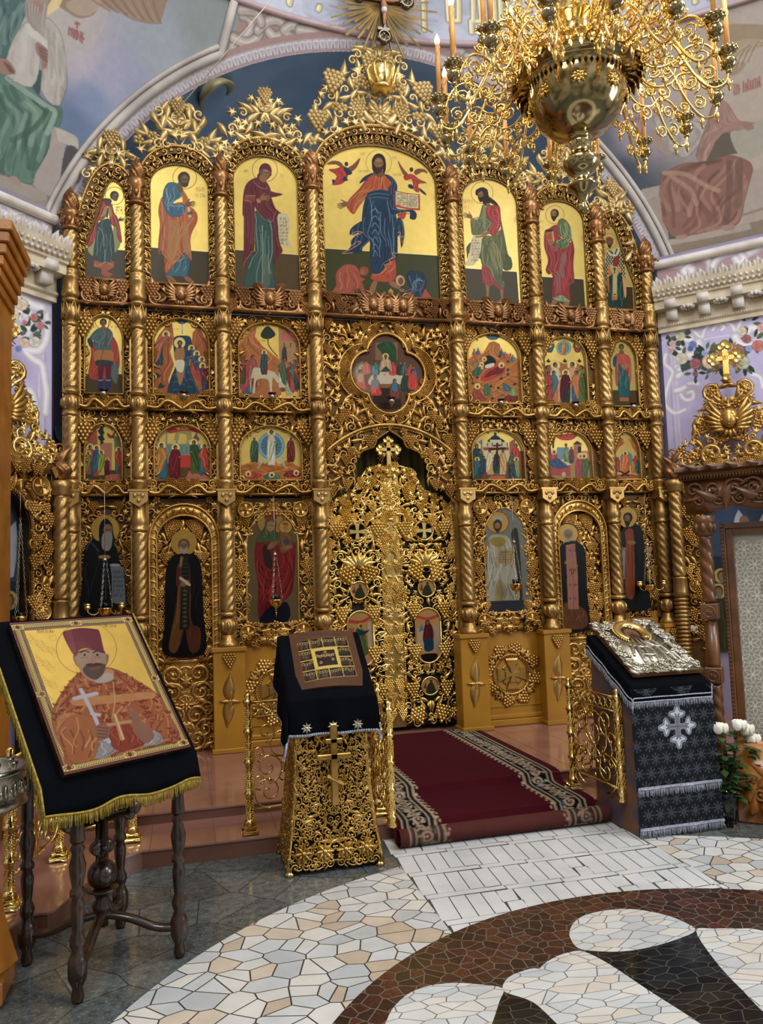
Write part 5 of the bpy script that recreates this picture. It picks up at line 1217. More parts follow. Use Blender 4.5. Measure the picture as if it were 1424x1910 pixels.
cv.R([(375, 350), (280, 390), (220, 470), (195, 620), (190, 830), (205, 830), (205, 1200), (200, 1440), (215, 1500), (240, 1390), (290, 1310), (335, 1290), (345, 900), (355, 640), (480, 560), (560, 600), (700, 560), (540, 520), (490, 400)], '74323a', '9c5a60', '401a20', 10, .5, 1.2, 8)
cv.R([(345, 640), (480, 560), (545, 590), (580, 680), (620, 755), (715, 830), (690, 840), (640, 820), (655, 1150), (700, 1280), (640, 1350), (585, 1455), (575, 1200), (560, 910), (460, 860), (360, 750)], '74323a', '9c5a60', '401a20', 8, .5, 1.2, 9)
cv.R([(400, 330), (490, 400), (545, 500), (550, 620), (490, 640), (380, 640), (330, 520), (340, 400)], '74343c', '98585e', '401a20', 4, .4, 1.1, 10, False)
cv.L([(325, 395), (400, 470), (490, 495), (505, 470)], 1.3, 'b98468', .8); cv.L([(225, 580), (350, 580)], 2, 'b9785c'); cv.L([(215, 640), (300, 655)], 2, 'b9785c')
for i in range(11): cv.L([(225+i*12, 590), (218+i*12, 640)], .9, 'b9785c', .7)
cv.L([(200, 1490), (225, 1400), (270, 1350), (305, 1290), (335, 1290)], 1.2, 'c08070', .8); cv.L([(365, 760), (460, 870), (560, 910), (620, 770)], 1.2, 'b96a60', .8)
cv.P([(365, 620), (405, 620), (425, 660), (380, 670)], 'c08048'); cv.hand(415, 612, 120, -6, SK)
cv.P([(640, 820), (775, 826), (785, 1000), (770, 1120), (815, 1225), (790, 1240), (720, 1235), (660, 1160), (645, 1000)], 'cfc49a'); cv.txt(665, 850, 100, 360, 8, '4a3c28', .8, 9)
cv.E(478, 265, 82, 100, '74303c'); cv.P([(385, 300), (400, 400), (480, 430), (490, 390), (560, 300)], '74303c'); cv.P([(400, 360), (430, 300), (500, 345), (480, 410), (430, 400)], SK)
cv.head(482, 290, 72, .45, '5a6a74', None, SK, hl=.75); cv.L([(410, 250), (470, 230), (545, 270)], 1.6, 'c98a60', .9); cv.P([(395, 300), (420, 200), (500, 180), (555, 240), (545, 275), (470, 235), (420, 260), (400, 310)], '74303c')
cv.txt(215, 235, 50, 60, 1, '8a6a3a', .8, 3); cv.txt(680, 295, 50, 60, 1, '8a6a3a', .8, 5); done(cv)
cv = icon('largest central top-tier icon, bearded man in orange and blue with open book', icon_outline(3), crop(580, 250, 5.086), .015, G)
cv.P([(90, 1080), (1230, 1152), (1240, 1650), (90, 1650)], '4c4e28', 1, False); cv.L([(90, 1080), (1220, 1152)], 1.6, 'e8dca0', .9, False, .6)
cv.O(645, 270, 122, 118, 1, '8a7640', .8)
for s_, (X, Y_) in ((1, (0, 0)), (-1, (0, 0))):
    w1 = [(150, 290), (200, 255), (270, 260), (310, 300), (305, 330), (240, 290)] if s_ > 0 else [(1110, 375), (1080, 335), (1010, 330), (980, 360), (1000, 390), (1060, 360)]
    w2 = [(340, 330), (400, 290), (470, 225), (440, 310), (380, 360)] if s_ > 0 else [(930, 390), (880, 330), (825, 250), (850, 330), (890, 400)]
    cv.P(w1, '8a5a34'); cv.P(w2, '8a5a34')
cv.R([(300, 310), (345, 330), (350, 400), (300, 470), (200, 480), (250, 400), (170, 340), (230, 330)], 'b4382c', 'e07050', '7c1c18', 5); cv.P([(310, 310), (345, 320), (395, 370), (350, 390), (320, 350)], '2c3e52'); cv.P([(300, 430), (320, 400), (355, 440), (300, 445)], '2c3e52'); cv.P([(205, 430), (230, 440), (220, 470), (205, 460)], '2c3e52'); cv.E(338, 285, 18, 22, '5a3a2a')
cv.R([(880, 400), (940, 380), (980, 390), (1030, 430), (1100, 465), (1020, 470), (1030, 550), (980, 530), (960, 430), (900, 440)], 'b4382c', 'e07050', '7c1c18', 5); cv.P([(925, 480), (960, 480), (975, 520), (930, 510)], '2c3e52'); cv.P([(1030, 510), (1090, 560), (1090, 580), (1040, 545)], '2c3e52'); cv.E(955, 338, 18, 22, '5a3a2a')
cv.P([(600, 1390), (635, 1390), (600, 1510), (560, 1500), (560, 1460)], SK); cv.P([(745, 1400), (790, 1395), (850, 1450), (830, 1470), (760, 1440)], SK)
cv.R([(760, 1170), (800, 1160), (800, 1380), (660, 1400), (570, 1370), (600, 1310), (690, 1280)], 'b4502c', 'e08a50', '7c2c18', 9)
# cloak flying behind, then robe
cv.R([(490, 830), (440, 850), (380, 900), (375, 960), (470, 930), (380, 1010), (385, 1060), (340, 1110), (300, 1130), (400, 1130), (480, 1120), (490, 1080), (530, 1040), (560, 1000), (500, 940)], '26405a', '6f8ca4', '14283c', 6, .6, 1.2, 3); cv.L([(375, 960), (430, 925), (490, 935), (400, 980), (380, 1060), (440, 1020), (475, 1030), (385, 1090), (300, 1132), (400, 1125)], 1.3, 'd89a70', .9)
cv.R([(820, 800), (870, 820), (890, 960), (860, 1080), (845, 960), (820, 960)], '2c4658', '7c98ac', '14283c', 4); cv.L([(820, 940), (850, 930), (850, 980), (890, 970), (870, 1030)], 1.3, 'd89a70', .9)
cv.R([(540, 560), (640, 525), (760, 540), (790, 700), (820, 850), (820, 1180), (780, 1160), (740, 1200), (700, 1250), (680, 1300), (590, 1330), (560, 1150), (560, 1010), (500, 960), (485, 840), (500, 680)], '27445c', '7492a8', '122538', 17, .6, 1.4, 12)
for i in range(7): cv.L([(570+i*4, 740+i*70), (610, 710+i*66), (650-i*2, 750+i*68)], 1.6, '8ea8ba', .65); cv.L([(580, 780+i*60), (615, 760+i*60), (645, 800+i*60)], 1.2, '122538', .5)
cv.L([(740, 560), (700, 700), (720, 900), (700, 1200)], 1.6, '122538', .7); cv.L([(770, 760), (790, 1000), (780, 1150)], 1.5, '8ea8ba', .6)
cv.L([(820, 1130), (770, 1130), (800, 1170), (745, 1190), (760, 1230), (700, 1240), (715, 1275), (650, 1330), (585, 1330)], 1.4, 'd89a70', .9)
cv.P([(520, 440), (460, 470), (500, 410), (580, 370), (600, 390)], '27405a')
cv.R([(600, 380), (520, 440), (460, 520), (340, 660), (400, 760), (450, 700), (530, 590), (600, 540), (745, 540), (770, 450), (720, 390)], 'b4542a', 'dd9048', '82301a', 12, .55, 1.3, 7); cv.P([(470, 560), (520, 520), (450, 650), (400, 690)], 'a87a3c', .6)
for i in range(5): cv.L([(620+i*14, 400), (660, 440+i*22), (720-i*8, 400)], 1.2, '82301a' if i % 2 else 'dd9048', .6)
cv.R([(700, 385), (760, 400), (810, 460), (820, 520), (800, 590), (740, 650), (740, 520), (765, 460)], '27405a', '7492a8', '122538', 5)
cv.P([(540, 560), (640, 528), (750, 545), (740, 620), (620, 620), (540, 600)], '2c4a62'); 
for i in range(4): cv.L([(545, 570+i*12), (640, 545+i*18), (745, 560+i*18)], 1.2, '7492a8' if i % 2 else '122538', .7)
cv.hand(350, 660, 100, 165, '8a6844', -1)
cv.R([(745, 600), (800, 560), (810, 700), (900, 720), (970, 720), (1005, 760), (990, 810), (940, 800), (940, 740), (850, 745), (790, 760), (750, 690)], '27405a', '7492a8', '122538', 5); cv.P([(820, 760), (905, 740), (890, 800), (860, 805)], 'b8482c')
cv.P([(795, 535), (915, 560), (1035, 570), (1038, 725), (915, 715), (800, 690)], 'b8482c', 1, False); cv.P([(808, 545), (915, 568), (1020, 575), (1022, 705), (915, 698), (810, 670)], 'd6c79a', 1, False); cv.L([(915, 565), (915, 705)], 1.5, '8a6a3a', 1, False)
cv.txt(822, 560, 80, 120, 6, '6a5a40', .8, 1); cv.txt(928, 582, 80, 110, 6, '6a5a40', .8, 2)
cv.P([(600, 350), (690, 350), (700, 390), (650, 410), (600, 385)], '7a5a3a'); cv.head(645, 280, 72, 0, '3e2a20', '4a3224', '94704c', .25, 1.12)
cv.P([(580, 280), (590, 350), (640, 385), (610, 330), (595, 260)], '3e2a20'); cv.P([(712, 270), (712, 340), (690, 375), (685, 330), (700, 260)], '3e2a20')
cv.R([(250, 1300), (320, 1240), (400, 1240), (450, 1280), (500, 1440), (520, 1520), (440, 1460), (380, 1530), (190, 1530), (240, 1440), (235, 1360)], 'a85a40', 'd69a7c', '7a3c2a', 7, .5, 1.2, 3); cv.E(505, 1300, 44, 44, 'a05038'); cv.E(490, 1310, 24, 26, '9a7048'); cv.P([(440, 1340), (520, 1380), (470, 1400)], 'b84a34')
cv.R([(920, 1310), (980, 1295), (1060, 1320), (1100, 1380), (1090, 1480), (1060, 1540), (980, 1555), (900, 1540), (860, 1490), (940, 1470), (910, 1400)], '2a4052', '6f8a9c', '14283a', 9, .6, 1.3, 6)
for i in range(4): cv.L([(960+i*12, 1500-i*8), (980+i*14, 1400-i*12), (1060, 1390+i*4)], 1.4, '7c98ac', .7)
cv.P([(1085, 1465), (1145, 1550), (1050, 1550)], 'b44a34'); cv.P([(920, 1500), (960, 1500), (950, 1540), (915, 1525)], 'b44a34'); cv.E(850, 1390, 42, 52, 'c8a684', 1, -.3); cv.E(855, 1395, 26, 36, '7c5a3c'); cv.P([(840, 1470), (890, 1475), (880, 1500), (845, 1490)], SK)
cv.P([(760, 1465), (785, 1500), (760, 1525), (735, 1500)], 'c09a48'); cv.txt(475, 165, 30, 45, 1, '8a7a4a', .7, 1); cv.txt(775, 200, 30, 45, 1, '8a7a4a', .7, 1); cv.txt(455, 335, 100, 36, 1, '9a7a4a', .7, 1); cv.txt(785, 370, 75, 34, 1, '9a7a4a', .7, 1); done(cv)
cv = icon('top-tier icon of a long-haired prophet in red and olive with a scroll', icon_outline(4), crop(850, 320, 7.344), .015, 'd0b666')
lo(cv, (60, 1315), (840, 1370), 1850, '4e4220'); cv.O(365, 290, 150, 148, 1, '6a5a30')
cv.P([(220, 960), (150, 1040), (155, 1130), (165, 1200), (200, 1100), (320, 1180), (350, 1180), (350, 900)], '5c6038')
cv.P([(410, 1510), (465, 1520), (455, 1720), (465, 1770), (400, 1790), (330, 1805), (320, 1785), (410, 1740), (425, 1650)], '9a7448'); cv.P([(605, 1600), (655, 1600), (650, 1740), (665, 1780), (600, 1815), (530, 1820), (540, 1795), (625, 1740)], '9a7448')
cv.R([(370, 1265), (440, 1300), (470, 1370), (570, 1520), (655, 1590), (655, 1615), (590, 1610), (540, 1540), (500, 1560), (470, 1580), (410, 1530), (375, 1530), (360, 1400)], '9e3026', 'cc5e50', '64180f', 7)
cv.P([(520, 1550), (600, 1600), (560, 1540)], '9e3026')
cv.R([(620, 680), (660, 830), (720, 1130), (760, 1180), (780, 1290), (740, 1350), (660, 1340), (640, 1200)], '585c30', '98a068', '34381c', 6)
cv.R([(360, 1270), (345, 1100), (360, 930), (420, 880), (540, 880), (620, 800), (650, 1000), (650, 1300), (640, 1480), (670, 1500), (665, 1600), (560, 1520), (470, 1370), (440, 1290)], '6c7042', 'a6ac7c', '3c4020', 12, .6, 1.3, 3); cv.P([(520, 960), (580, 1050), (600, 1300), (560, 1350), (500, 1200), (470, 1000)], 'a09a58', .45)
cv.L([(430, 930), (540, 1150), (640, 1470)], 1.5, '3c4020', .7); cv.L([(480, 900), (600, 1100), (620, 1400)], 1.2, 'b0b488', .6)
cv.R([(600, 470), (620, 600), (620, 740), (540, 880), (480, 860), (430, 810), (495, 700), (430, 650), (410, 500), (500, 460)], 'a83226', 'd06050', '6a1c14', 7, .6, 1.2, 5)
for i in range(8): cv.L([(530+(i % 2)*40, 520+i*40), (590+(i % 2)*20, 540+i*38)], 1.1, 'd9806c', .6)
cv.R([(370, 460), (410, 470), (425, 640), (500, 700), (440, 790), (370, 860), (240, 870), (215, 780), (210, 650), (290, 660), (320, 640), (350, 540)], '70784a', 'a8b088', '3e4424', 8, .6, 1.2, 7)
cv.P([(375, 470), (410, 480), (415, 760), (380, 760)], '8e9468', .8); cv.P([(205, 640), (230, 610), (245, 700), (230, 720)], SK); cv.hand(222, 625, 118, 200, '8a6844', -1)
cv.P([(240, 880), (270, 890), (355, 900), (345, 1080), (310, 1200), (240, 1290), (130, 1280), (125, 1265), (180, 1180), (210, 1000)], 'dccfa6'); cv.txt(225, 925, 105, 310, 8, '4a3c28', .8, 9, -.0)
cv.P([(440, 815), (470, 850), (360, 900), (270, 905), (275, 885), (350, 875)], SK)
cv.P([(300, 240), (370, 215), (440, 250), (460, 340), (540, 400), (590, 465), (520, 450), (470, 430), (430, 470), (380, 440), (340, 350), (280, 320), (275, 270)], '3c2a22'); cv.P([(430, 430), (480, 450), (450, 500), (420, 480)], '8a6844')
cv.head(352, 318, 66, -.5, '3c2a22', '3a261c', '8a6642', .7, .9); cv.P([(290, 260), (370, 215), (430, 250), (420, 310), (370, 260), (300, 300)], '40302a'); cv.txt(98, 375, 140, 70, 1, 'b06a3c', .8, 4); cv.txt(120, 450, 100, 70, 1, 'a06a3c', .8, 5); done(cv)
cv = icon('top-tier icon of a bearded apostle in green and crimson carrying a book', icon_outline(5), crop(1000, 370, 8.68), .015, 'c9b060')
lo(cv, (30, 1260), (770, 1305), 1800, '4e4220'); cv.O(308, 265, 150, 148, 1, '6a5a30')
cv.P([(270, 1640), (350, 1660), (330, 1700), (240, 1745), (190, 1735), (260, 1690)], SK); cv.P([(450, 1690), (550, 1690), (520, 1750), (480, 1790), (420, 1770)], SK)
cv.R([(280, 1600), (380, 1560), (540, 1600), (545, 1680), (450, 1675), (350, 1660), (270, 1620)], '8f9c6c', 'c2cca0', '4a5838', 8)
cv.R([(150, 520), (200, 500), (330, 430), (360, 600), (560, 720), (580, 640), (620, 800), (620, 900), (605, 1080), (625, 1290), (615, 1390), (555, 1290), (545, 1500), (560, 1660), (420, 1560), (270, 1600), (275, 1300), (250, 1200), (210, 1235), (160, 1160), (200, 1000), (140, 800), (135, 620)], '9c3430', 'c0706a', '5c1616', 15, .5, 1.3, 5)
cv.P([(400, 950), (460, 860), (500, 960), (460, 1100), (470, 1240), (430, 1300), (390, 1200), (410, 1060)], '8a7468', .7); cv.P([(330, 1200), (400, 1200), (390, 1510), (340, 1510)], '8f706a', .6); cv.P([(540, 960), (580, 1100), (540, 1300), (490, 1440), (460, 1390), (500, 1200)], 'b8402e', .6)
cv.R([(400, 330), (480, 350), (550, 440), (575, 560), (575, 650), (550, 700), (540, 760), (430, 825), (380, 800), (300, 690), (420, 660), (440, 620), (370, 590), (355, 480)], '6c7c50', 'a9b88c', '3c4a2c', 8, .6, 1.4, 6); cv.P([(450, 400), (510, 400), (530, 540), (480, 640), (450, 600), (480, 500)], '93a274', .6)
cv.P([(330, 430), (355, 460), (365, 640), (335, 690), (310, 600), (290, 490)], 'a03c3c'); cv.P([(150, 545), (180, 500), (275, 500), (290, 540)], '2c3a38', 1, False); cv.P([(165, 550), (275, 535), (292, 700), (195, 720)], 'c06820', 1, False); cv.L([(275, 535), (292, 700)], 2, 'd9cba0', 1, False); cv.P([(190, 590), (240, 575), (255, 650), (205, 665)], '9c4c18', .7)
cv.hand(290, 700, 90, 165, SK); cv.P([(200, 740), (250, 700), (300, 710), (280, 740), (230, 760)], SK); cv.P([(240, 760), (350, 790), (340, 850), (290, 860)], '9c6660', .7)
cv.P([(380, 330), (400, 400), (380, 460), (340, 450)], '8a6844'); cv.head(300, 250, 78, -.6, '352a1e', '3a2e22', '8e6e48', .75, 1.0, bald=True); cv.txt(20, 345, 110, 60, 1, '8a6a4a', .6, 2); cv.txt(20, 435, 100, 60, 1, '8a6a4a', .6, 6); done(cv)
cv = icon('narrow top-tier icon at far right of a bishop in chequered vestment', icon_outline(6), crop(1115, 410, 10.05), .015, 'bfa65a')
cv.P([(100, 1235), (660, 1255), (680, 1750), (100, 1750)], '4a3c1c', 1, False); cv.L([(100, 1235), (660, 1255)], 1.4, 'ddd09a', .9, False); cv.O(215, 400, 148, 145, 1, '6a5a30')
cv.R([(220, 1040), (470, 1000), (500, 1300), (505, 1640), (230, 1630), (215, 1300)], '26463c', '6a8f7c', '142a24', 10, .6, 1.2, 2)
cv.P([(200, 560), (320, 620), (420, 540), (470, 700), (520, 1000), (525, 1200), (480, 1150), (440, 960), (340, 860), (240, 840), (200, 1000), (190, 1200), (215, 1380), (160, 1150), (120, 920), (160, 720)], '3c3a28')
for j in range(17):
    for i in range(9):
        x, y = 145+i*46+(j % 2)*20, 590+j*38
        if inside([(x, y)], cat([(200, 560), (320, 620), (420, 540), (470, 700), (520, 1000), (525, 1200), (480, 1150), (440, 960), (340, 860), (240, 840), (200, 1000), (190, 1200), (170, 1200), (120, 920), (160, 720)], True, 3))[0]: cv.L([(x, y-12), (x, y+12)], 2.1, 'd2c9a0', .9, False); cv.L([(x-10, y), (x+10, y)], 1.3, 'd2c9a0', .9, False)
cv.P([(240, 840), (200, 900), (210, 1060), (280, 1010), (240, 930)], 'b87848'); cv.P([(400, 850), (430, 940), (360, 1060), (380, 900)], 'c88c5c'); cv.P([(470, 1080), (520, 1100), (545, 1380), (510, 1450)], 'cc9c6c'); cv.P([(190, 1100), (215, 1100), (215, 1380), (190, 1250)], 'b87848')
cv.P([(290, 870), (370, 880), (370, 1500), (275, 1505)], 'b9713c', 1, False); cv.P([(290, 870), (370, 880), (365, 1430), (290, 1430)], 'b5b27c', 1, False); cv.L([(320, 890), (322, 1000)], 3, '4a4a30', 1, False); cv.L([(298, 920), (345, 922)], 3, '4a4a30', 1, False); cv.L([(312, 1400), (345, 1400)], 3, '3a4a30', 1, False)
cv.P([(310, 680), (415, 665), (410, 740), (380, 880), (280, 860)], '8c3024', 1, False); cv.P([(205, 565), (300, 620), (400, 510), (420, 560), (340, 690), (200, 640)], 'c2c6a8'); cv.L([(330, 640), (370, 550)], 3, '2a2a20', 1, False); cv.L([(220, 580), (290, 640)], 3, '2a2a20', 1, False)
cv.head(232, 440, 66, -.3, '6c3c28', '3a2c22', '7c5c3c', .5, .9); cv.P([(160, 400), (165, 340), (220, 315), (290, 350), (300, 390), (240, 390), (190, 440), (160, 430)], '8a4434'); cv.txt(105, 550, 70, 80, 2, '8a5a44', .6, 3)
cv.P([(215, 1640), (240, 1630), (235, 1660)], SK); cv.P([(340, 1650), (360, 1630), (355, 1665)], SK); done(cv)

def fig(cv, x, y, h, robe, mantle, face=0.0, halo='e6d280', lean=0.0, hair='3a2a20', beard=None, w_=.30, seed=0, kneel=False):
    """standing draped figure: feet at (x, y), height h"""
    hr = h*.062; hx, hy = x+lean*h, y-h+hr*1.3; W_ = h*w_
    if halo: cv.E(hx, hy, hr*2.0, hr*2.0, halo, 1, 0); cv.O(hx, hy, hr*2.0, hr*2.0, .8, '7a4a2a', .6)
    cv.R([(hx-W_*.28, hy+hr*1.2), (hx+W_*.28, hy+hr*1.2), (x+W_*.42, y-h*.55), (x+W_*.40, y-h*.02), (x, y), (x-W_*.40, y-h*.02), (x-W_*.42, y-h*.55)], robe, n=5, wd=1.0, seed=seed)
    s_ = 1 if face >= 0 else -1
    cv.R([(hx-s_*W_*.30, hy+hr*1.1), (hx+s_*W_*.22, hy+hr*1.2), (x+s_*W_*.50, y-h*.62), (x+s_*W_*.30, y-h*.5), (x+s_*W_*.12, y-h*.30), (x-s_*W_*.15, y-h*.12), (x-s_*W_*.48, y-h*.10), (x-s_*W_*.52, y-h*.5)], mantle, n=5, wd=1.0, seed=seed+1)
    cv.E(x+s_*W_*.40, y-h*.64, hr*.6, hr*.4, SK)
    cv.head(hx, hy, hr*1.05, face, hair, beard, '94704c')
def hill(cv, pts, c='a8703a', n=6):
    cv.P(pts, c, 1, False); cv.folds(pts, tuple(np.minimum(lin(c)*1.7, 1)), tuple(lin(c)*.5), n, .6, 1.3, 5, 3)
fB = crop(100, 540, 2.848); fR = crop(840, 580, 3.56)
def feast(label, bi, row, f, base=G): return icon(label, panel_arch(bi, row), f, .03, base, .8, .0046)
cv = feast('second-tier icon of a warrior saint in armour and red cloak, left end', 0, 'B', fB)
cv.P([(150, 448), (400, 450), (400, 600), (150, 600)], '5a4a28', 1, False); cv.O(262, 168, 42, 42, 1, '7a5a30')
cv.R([(300, 240), (335, 280), (350, 360), (345, 420), (310, 400), (300, 470), (190, 470), (200, 350), (200, 290), (240, 260)], 'b0442c', 'd87850', '7c2418', 8)
cv.P([(300, 400), (345, 400), (335, 500), (310, 470)], '6a7474'); cv.R([(240, 205), (290, 205), (315, 240), (300, 290), (300, 330), (225, 330), (215, 270), (180, 280), (205, 235)], '5a7472', '90a8a0', '2c403e', 6); cv.P([(180, 260), (205, 270), (210, 310), (190, 300)], '2c4a54')
cv.P([(222, 325), (305, 325), (320, 345), (310, 385), (220, 380)], 'b87c40'); cv.P([(230, 375), (310, 380), (305, 410), (230, 405)], '2c4c50')
for x in (250, 290): cv.P([(x-14, 405), (x+16, 405), (x+10, 470), (x-10, 470)], '6a2430'); cv.P([(x-10, 465), (x+10, 465), (x+12, 530), (x-14, 530)], '2c3a6a'); cv.L([(x-10, 482), (x+10, 482)], 2, 'c8a060')
cv.L([(300, 150), (262, 330), (225, 480)], 1.4, '8a3a28'); cv.head(264, 178, 20, 0, '3a2a20', None, '8a6642'); cv.P([(255, 196), (274, 196), (280, 212), (250, 212)], '8a6642'); cv.txt(178, 192, 40, 14, 1, 'a05030', .8); cv.txt(308, 192, 34, 14, 1, 'a05030', .8); done(cv)
cv = feast('second-tier icon of a river baptism between rocky banks with haloed angels', 1, 'B', fB)
hill(cv, [(520, 330), (560, 240), (600, 190), (630, 180), (640, 260), (620, 330), (640, 400), (610, 480), (620, 570), (520, 570)], 'a8622c'); hill(cv, [(740, 230), (770, 190), (800, 250), (840, 300), (840, 570), (750, 570), (740, 480), (720, 420)], 'a8622c')
cv.R([(640, 255), (700, 245), (730, 260), (735, 330), (720, 400), (745, 480), (770, 570), (615, 570), (620, 480), (650, 400), (640, 330)], '28485c', '5c8496', '142c3c', 10)
for i in range(20): cv.L([(630+(i*37) % 110, 300+i*13), (645+(i*37) % 110, 294+i*13), (660+(i*37) % 110, 300+i*13)], 1, '6c94a4', .6)
cv.P([(650, 150), (715, 150), (700, 180), (665, 180)], '4a6270'); cv.L([(683, 170), (684, 235)], 2, '8aa0a8'); cv.E(684, 205, 7, 9, 'cfcfc0')
cv.E(670, 284, 30, 30, 'e6d280'); cv.P([(655, 308), (690, 308), (698, 350), (690, 385), (695, 440), (680, 500), (665, 500), (655, 440), (650, 385), (640, 350)], 'a87c4c'); cv.P([(648, 378), (695, 378), (690, 430), (672, 440), (650, 420)], 'd8cfb0'); cv.head(671, 288, 15, 0, '3a2418', '3a2418', '9a7248')
fig(cv, 560, 400, 175, '2c5058', 'b46a4c', 1, lean=.22, seed=1); cv.L([(585, 270), (640, 292)], 3, SK)
for i, (x, y, c1, c2) in enumerate(((740, 450, 'b84830', '2c5a70'), (768, 480, 'b04038', '3a5a6a'), (795, 510, '6a3040', 'c07840'), (800, 545, '2c5070', '7a2c34'))): fig(cv, x+10, y, 150, c1, c2, -1, lean=-.12, seed=i)
for (x, y) in ((550, 455), (570, 510)): cv.P([(x-18, y+10), (x-5, y-12), (x, y-18), (x+8, y-5), (x+22, y-2), (x+12, y+14), (x, y+16)], '24443c', 1, False)
cv.txt(640, 205, 24, 10, 1, 'a05030', .7); done(cv)
cv = feast('second-tier icon of a rider on a white donkey before a city', 2, 'B', fB)
hill(cv, [(980, 330), (1000, 270), (1040, 220), (1080, 195), (1070, 250), (1110, 300), (1160, 340), (1210, 380), (1210, 590), (980, 590)], 'b0703a', 9)
cv.P([(1195, 190), (1320, 260), (1320, 440), (1200, 440)], 'b08a5c', 1, False); cv.P([(1210, 230), (1250, 215), (1300, 250), (1300, 280), (1210, 270)], 'b8705c', 1, False); cv.P([(1215, 320), (1235, 305), (1240, 380), (1215, 380)], '4a4a44'); 
for x in (1225, 1260, 1295): cv.L([(x, 285), (x, 305)], 2, '3a3a38')
cv.P([(1100, 240), (1120, 205), (1140, 195), (1160, 210), (1180, 240), (1150, 262), (1115, 260)], '2c4438'); cv.L([(1140, 255), (1145, 300), (1190, 355)], 2.4, '6a4a2c')
for i, (x, y) in enumerate(((1010, 540), (1030, 555), (1060, 520), (1000, 500))): fig(cv, x, y, 190-i*8, ('b8584c', '3a6a7a', '7a4040', '4a5a3a')[i], ('4a7a84', 'b84038', 'a05a4c', '8a4a3c')[i], 1, halo=None, seed=i)
for i, (x, y) in enumerate(((1230, 540), (1255, 560), (1280, 540), (1300, 530), (1215, 520))): fig(cv, x, y, 180-i*6, ('8a3c34', 'a8b08c', 'b85040', '3a5a50', 'c8bfa0')[i], ('b85a44', '7a3434', '4a6a5a', 'a0483c', '5a6a50')[i], -1, halo=None, seed=i)
cv.P([(1055, 430), (1090, 415), (1150, 430), (1180, 445), (1205, 490), (1190, 495), (1165, 470), (1160, 540), (1150, 540), (1140, 480), (1080, 480), (1070, 545), (1058, 545), (1065, 470), (1045, 490), (1050, 550)], 'c8bf9c'); cv.L([(1058, 430), (1045, 480)], 1.5, 'a89c78')
fig(cv, 1120, 450, 125, '7a3430', '2c5a60', .6, seed=4); cv.P([(1085, 575), (1100, 560), (1120, 580)], 'a84a34'); cv.txt(1095, 268, 36, 8, 1, '8a5a30', .7); done(cv)
cv = feast('second-tier icon of a cave with a mother reclining on a red couch', 4, 'B', fR)
hill(cv, [(110, 330), (160, 290), (220, 280), (260, 210), (290, 200), (330, 220), (340, 270), (400, 290), (470, 330), (480, 640), (110, 640)], 'b4742c', 12)
for (x0, y0, x1, y1) in ((130, 430, 260, 400), (300, 470, 460, 440), (140, 520, 280, 560), (280, 540, 460, 520), (260, 600, 400, 570)): cv.L([(x0, y0), ((x0+x1)/2, (y0+y1)/2-22), (x1, y1)], 2.5, '8a4c1c', .7); cv.L([(x0, y0-6), ((x0+x1)/2, (y0+y1)/2-30), (x1, y1-6)], 2, 'd49a54', .6)
cv.P([(240, 160), (325, 160), (310, 190), (260, 190)], '4a7480'); cv.P([(228, 330), (250, 295), (290, 310), (305, 345), (280, 370), (230, 385)], '1a1614')
cv.R([(205, 450), (240, 400), (320, 345), (350, 345), (365, 400), (300, 440), (230, 468)], 'c23420', 'e06040', '8a1c14', 5); cv.R([(225, 445), (260, 405), (320, 370), (355, 380), (340, 410), (280, 425)], '7a1c24', 'a04048', '4a0c14', 5); cv.E(340, 360, 20, 20, 'e6d280'); cv.E(342, 364, 10, 12, '8a5a3c'); cv.P([(235, 360), (290, 345), (290, 368), (240, 382)], 'd8cfb4')
for x, y in ((228, 320), (210, 355), (200, 375)): cv.E(x, y, 16, 16, 'e6d280'); cv.E(x, y+2, 8, 9, '8a6040')
cv.R([(150, 400), (190, 370), (210, 400), (190, 430), (150, 430)], '3f6a50', n=4); cv.R([(165, 340), (190, 345), (190, 365), (140, 360)], '7a8a5c', n=3)
for x, y, c in ((340, 270, '3a6a70'), (365, 290, 'b84c34'), (400, 300, 'c06840'), (415, 310, '4a7a8a'), (160, 270, 'b05a4c'), (185, 265, '4a6a8a')): cv.R([(x-14, y+22), (x-4, y-8), (x+8, y-4), (x+16, y+22)], c, n=2); cv.E(x, y-14, 9, 9, 'd9c070'); cv.E(x, y-12, 5, 6, '7a5438')
cv.R([(148, 560), (160, 510), (190, 505), (215, 560), (245, 590), (150, 600)], '9a4a30', n=5); cv.E(182, 500, 20, 20, 'e6d280'); cv.E(182, 503, 9, 11, '7a5438')
cv.R([(225, 560), (225, 500), (250, 480), (268, 520), (262, 560)], '55744c', n=4); cv.R([(355, 600), (380, 560), (440, 555), (445, 600)], '7a3430', n=5); cv.R([(395, 560), (405, 520), (430, 510), (445, 560)], '8f9c5c', n=3); cv.R([(360, 530), (350, 480), (395, 500), (400, 530)], '4a7080', n=3)
for x, y in ((385, 335), (330, 300), (150, 480), (270, 500), (430, 485), (385, 390), (340, 448), (180, 440), (280, 580), (320, 510), (385, 420)): cv.P([(x-13, y), (x-4, y-5), (x, y-14), (x+5, y-4), (x+14, y-2), (x+6, y+8), (x-6, y+9)], '26402c', 1, False)
cv.E(350, 555, 16, 5, '4a6a8a'); done(cv)
cv = feast('second-tier icon of haloed figures standing below a round blue glory', 5, 'B', fR)
hill(cv, [(620, 370), (680, 350), (700, 330), (760, 350), (830, 340), (910, 380), (910, 640), (620, 640)], 'b0703c', 6)
cv.E(755, 245, 50, 50, '7a9a94'); cv.O(755, 245, 42, 42, 1.5, 'a9c0b0'); cv.O(755, 245, 30, 30, 1.2, '4a7480'); fig(cv, 755, 290, 88, 'c86a30', 'd48a40', 0, seed=3)
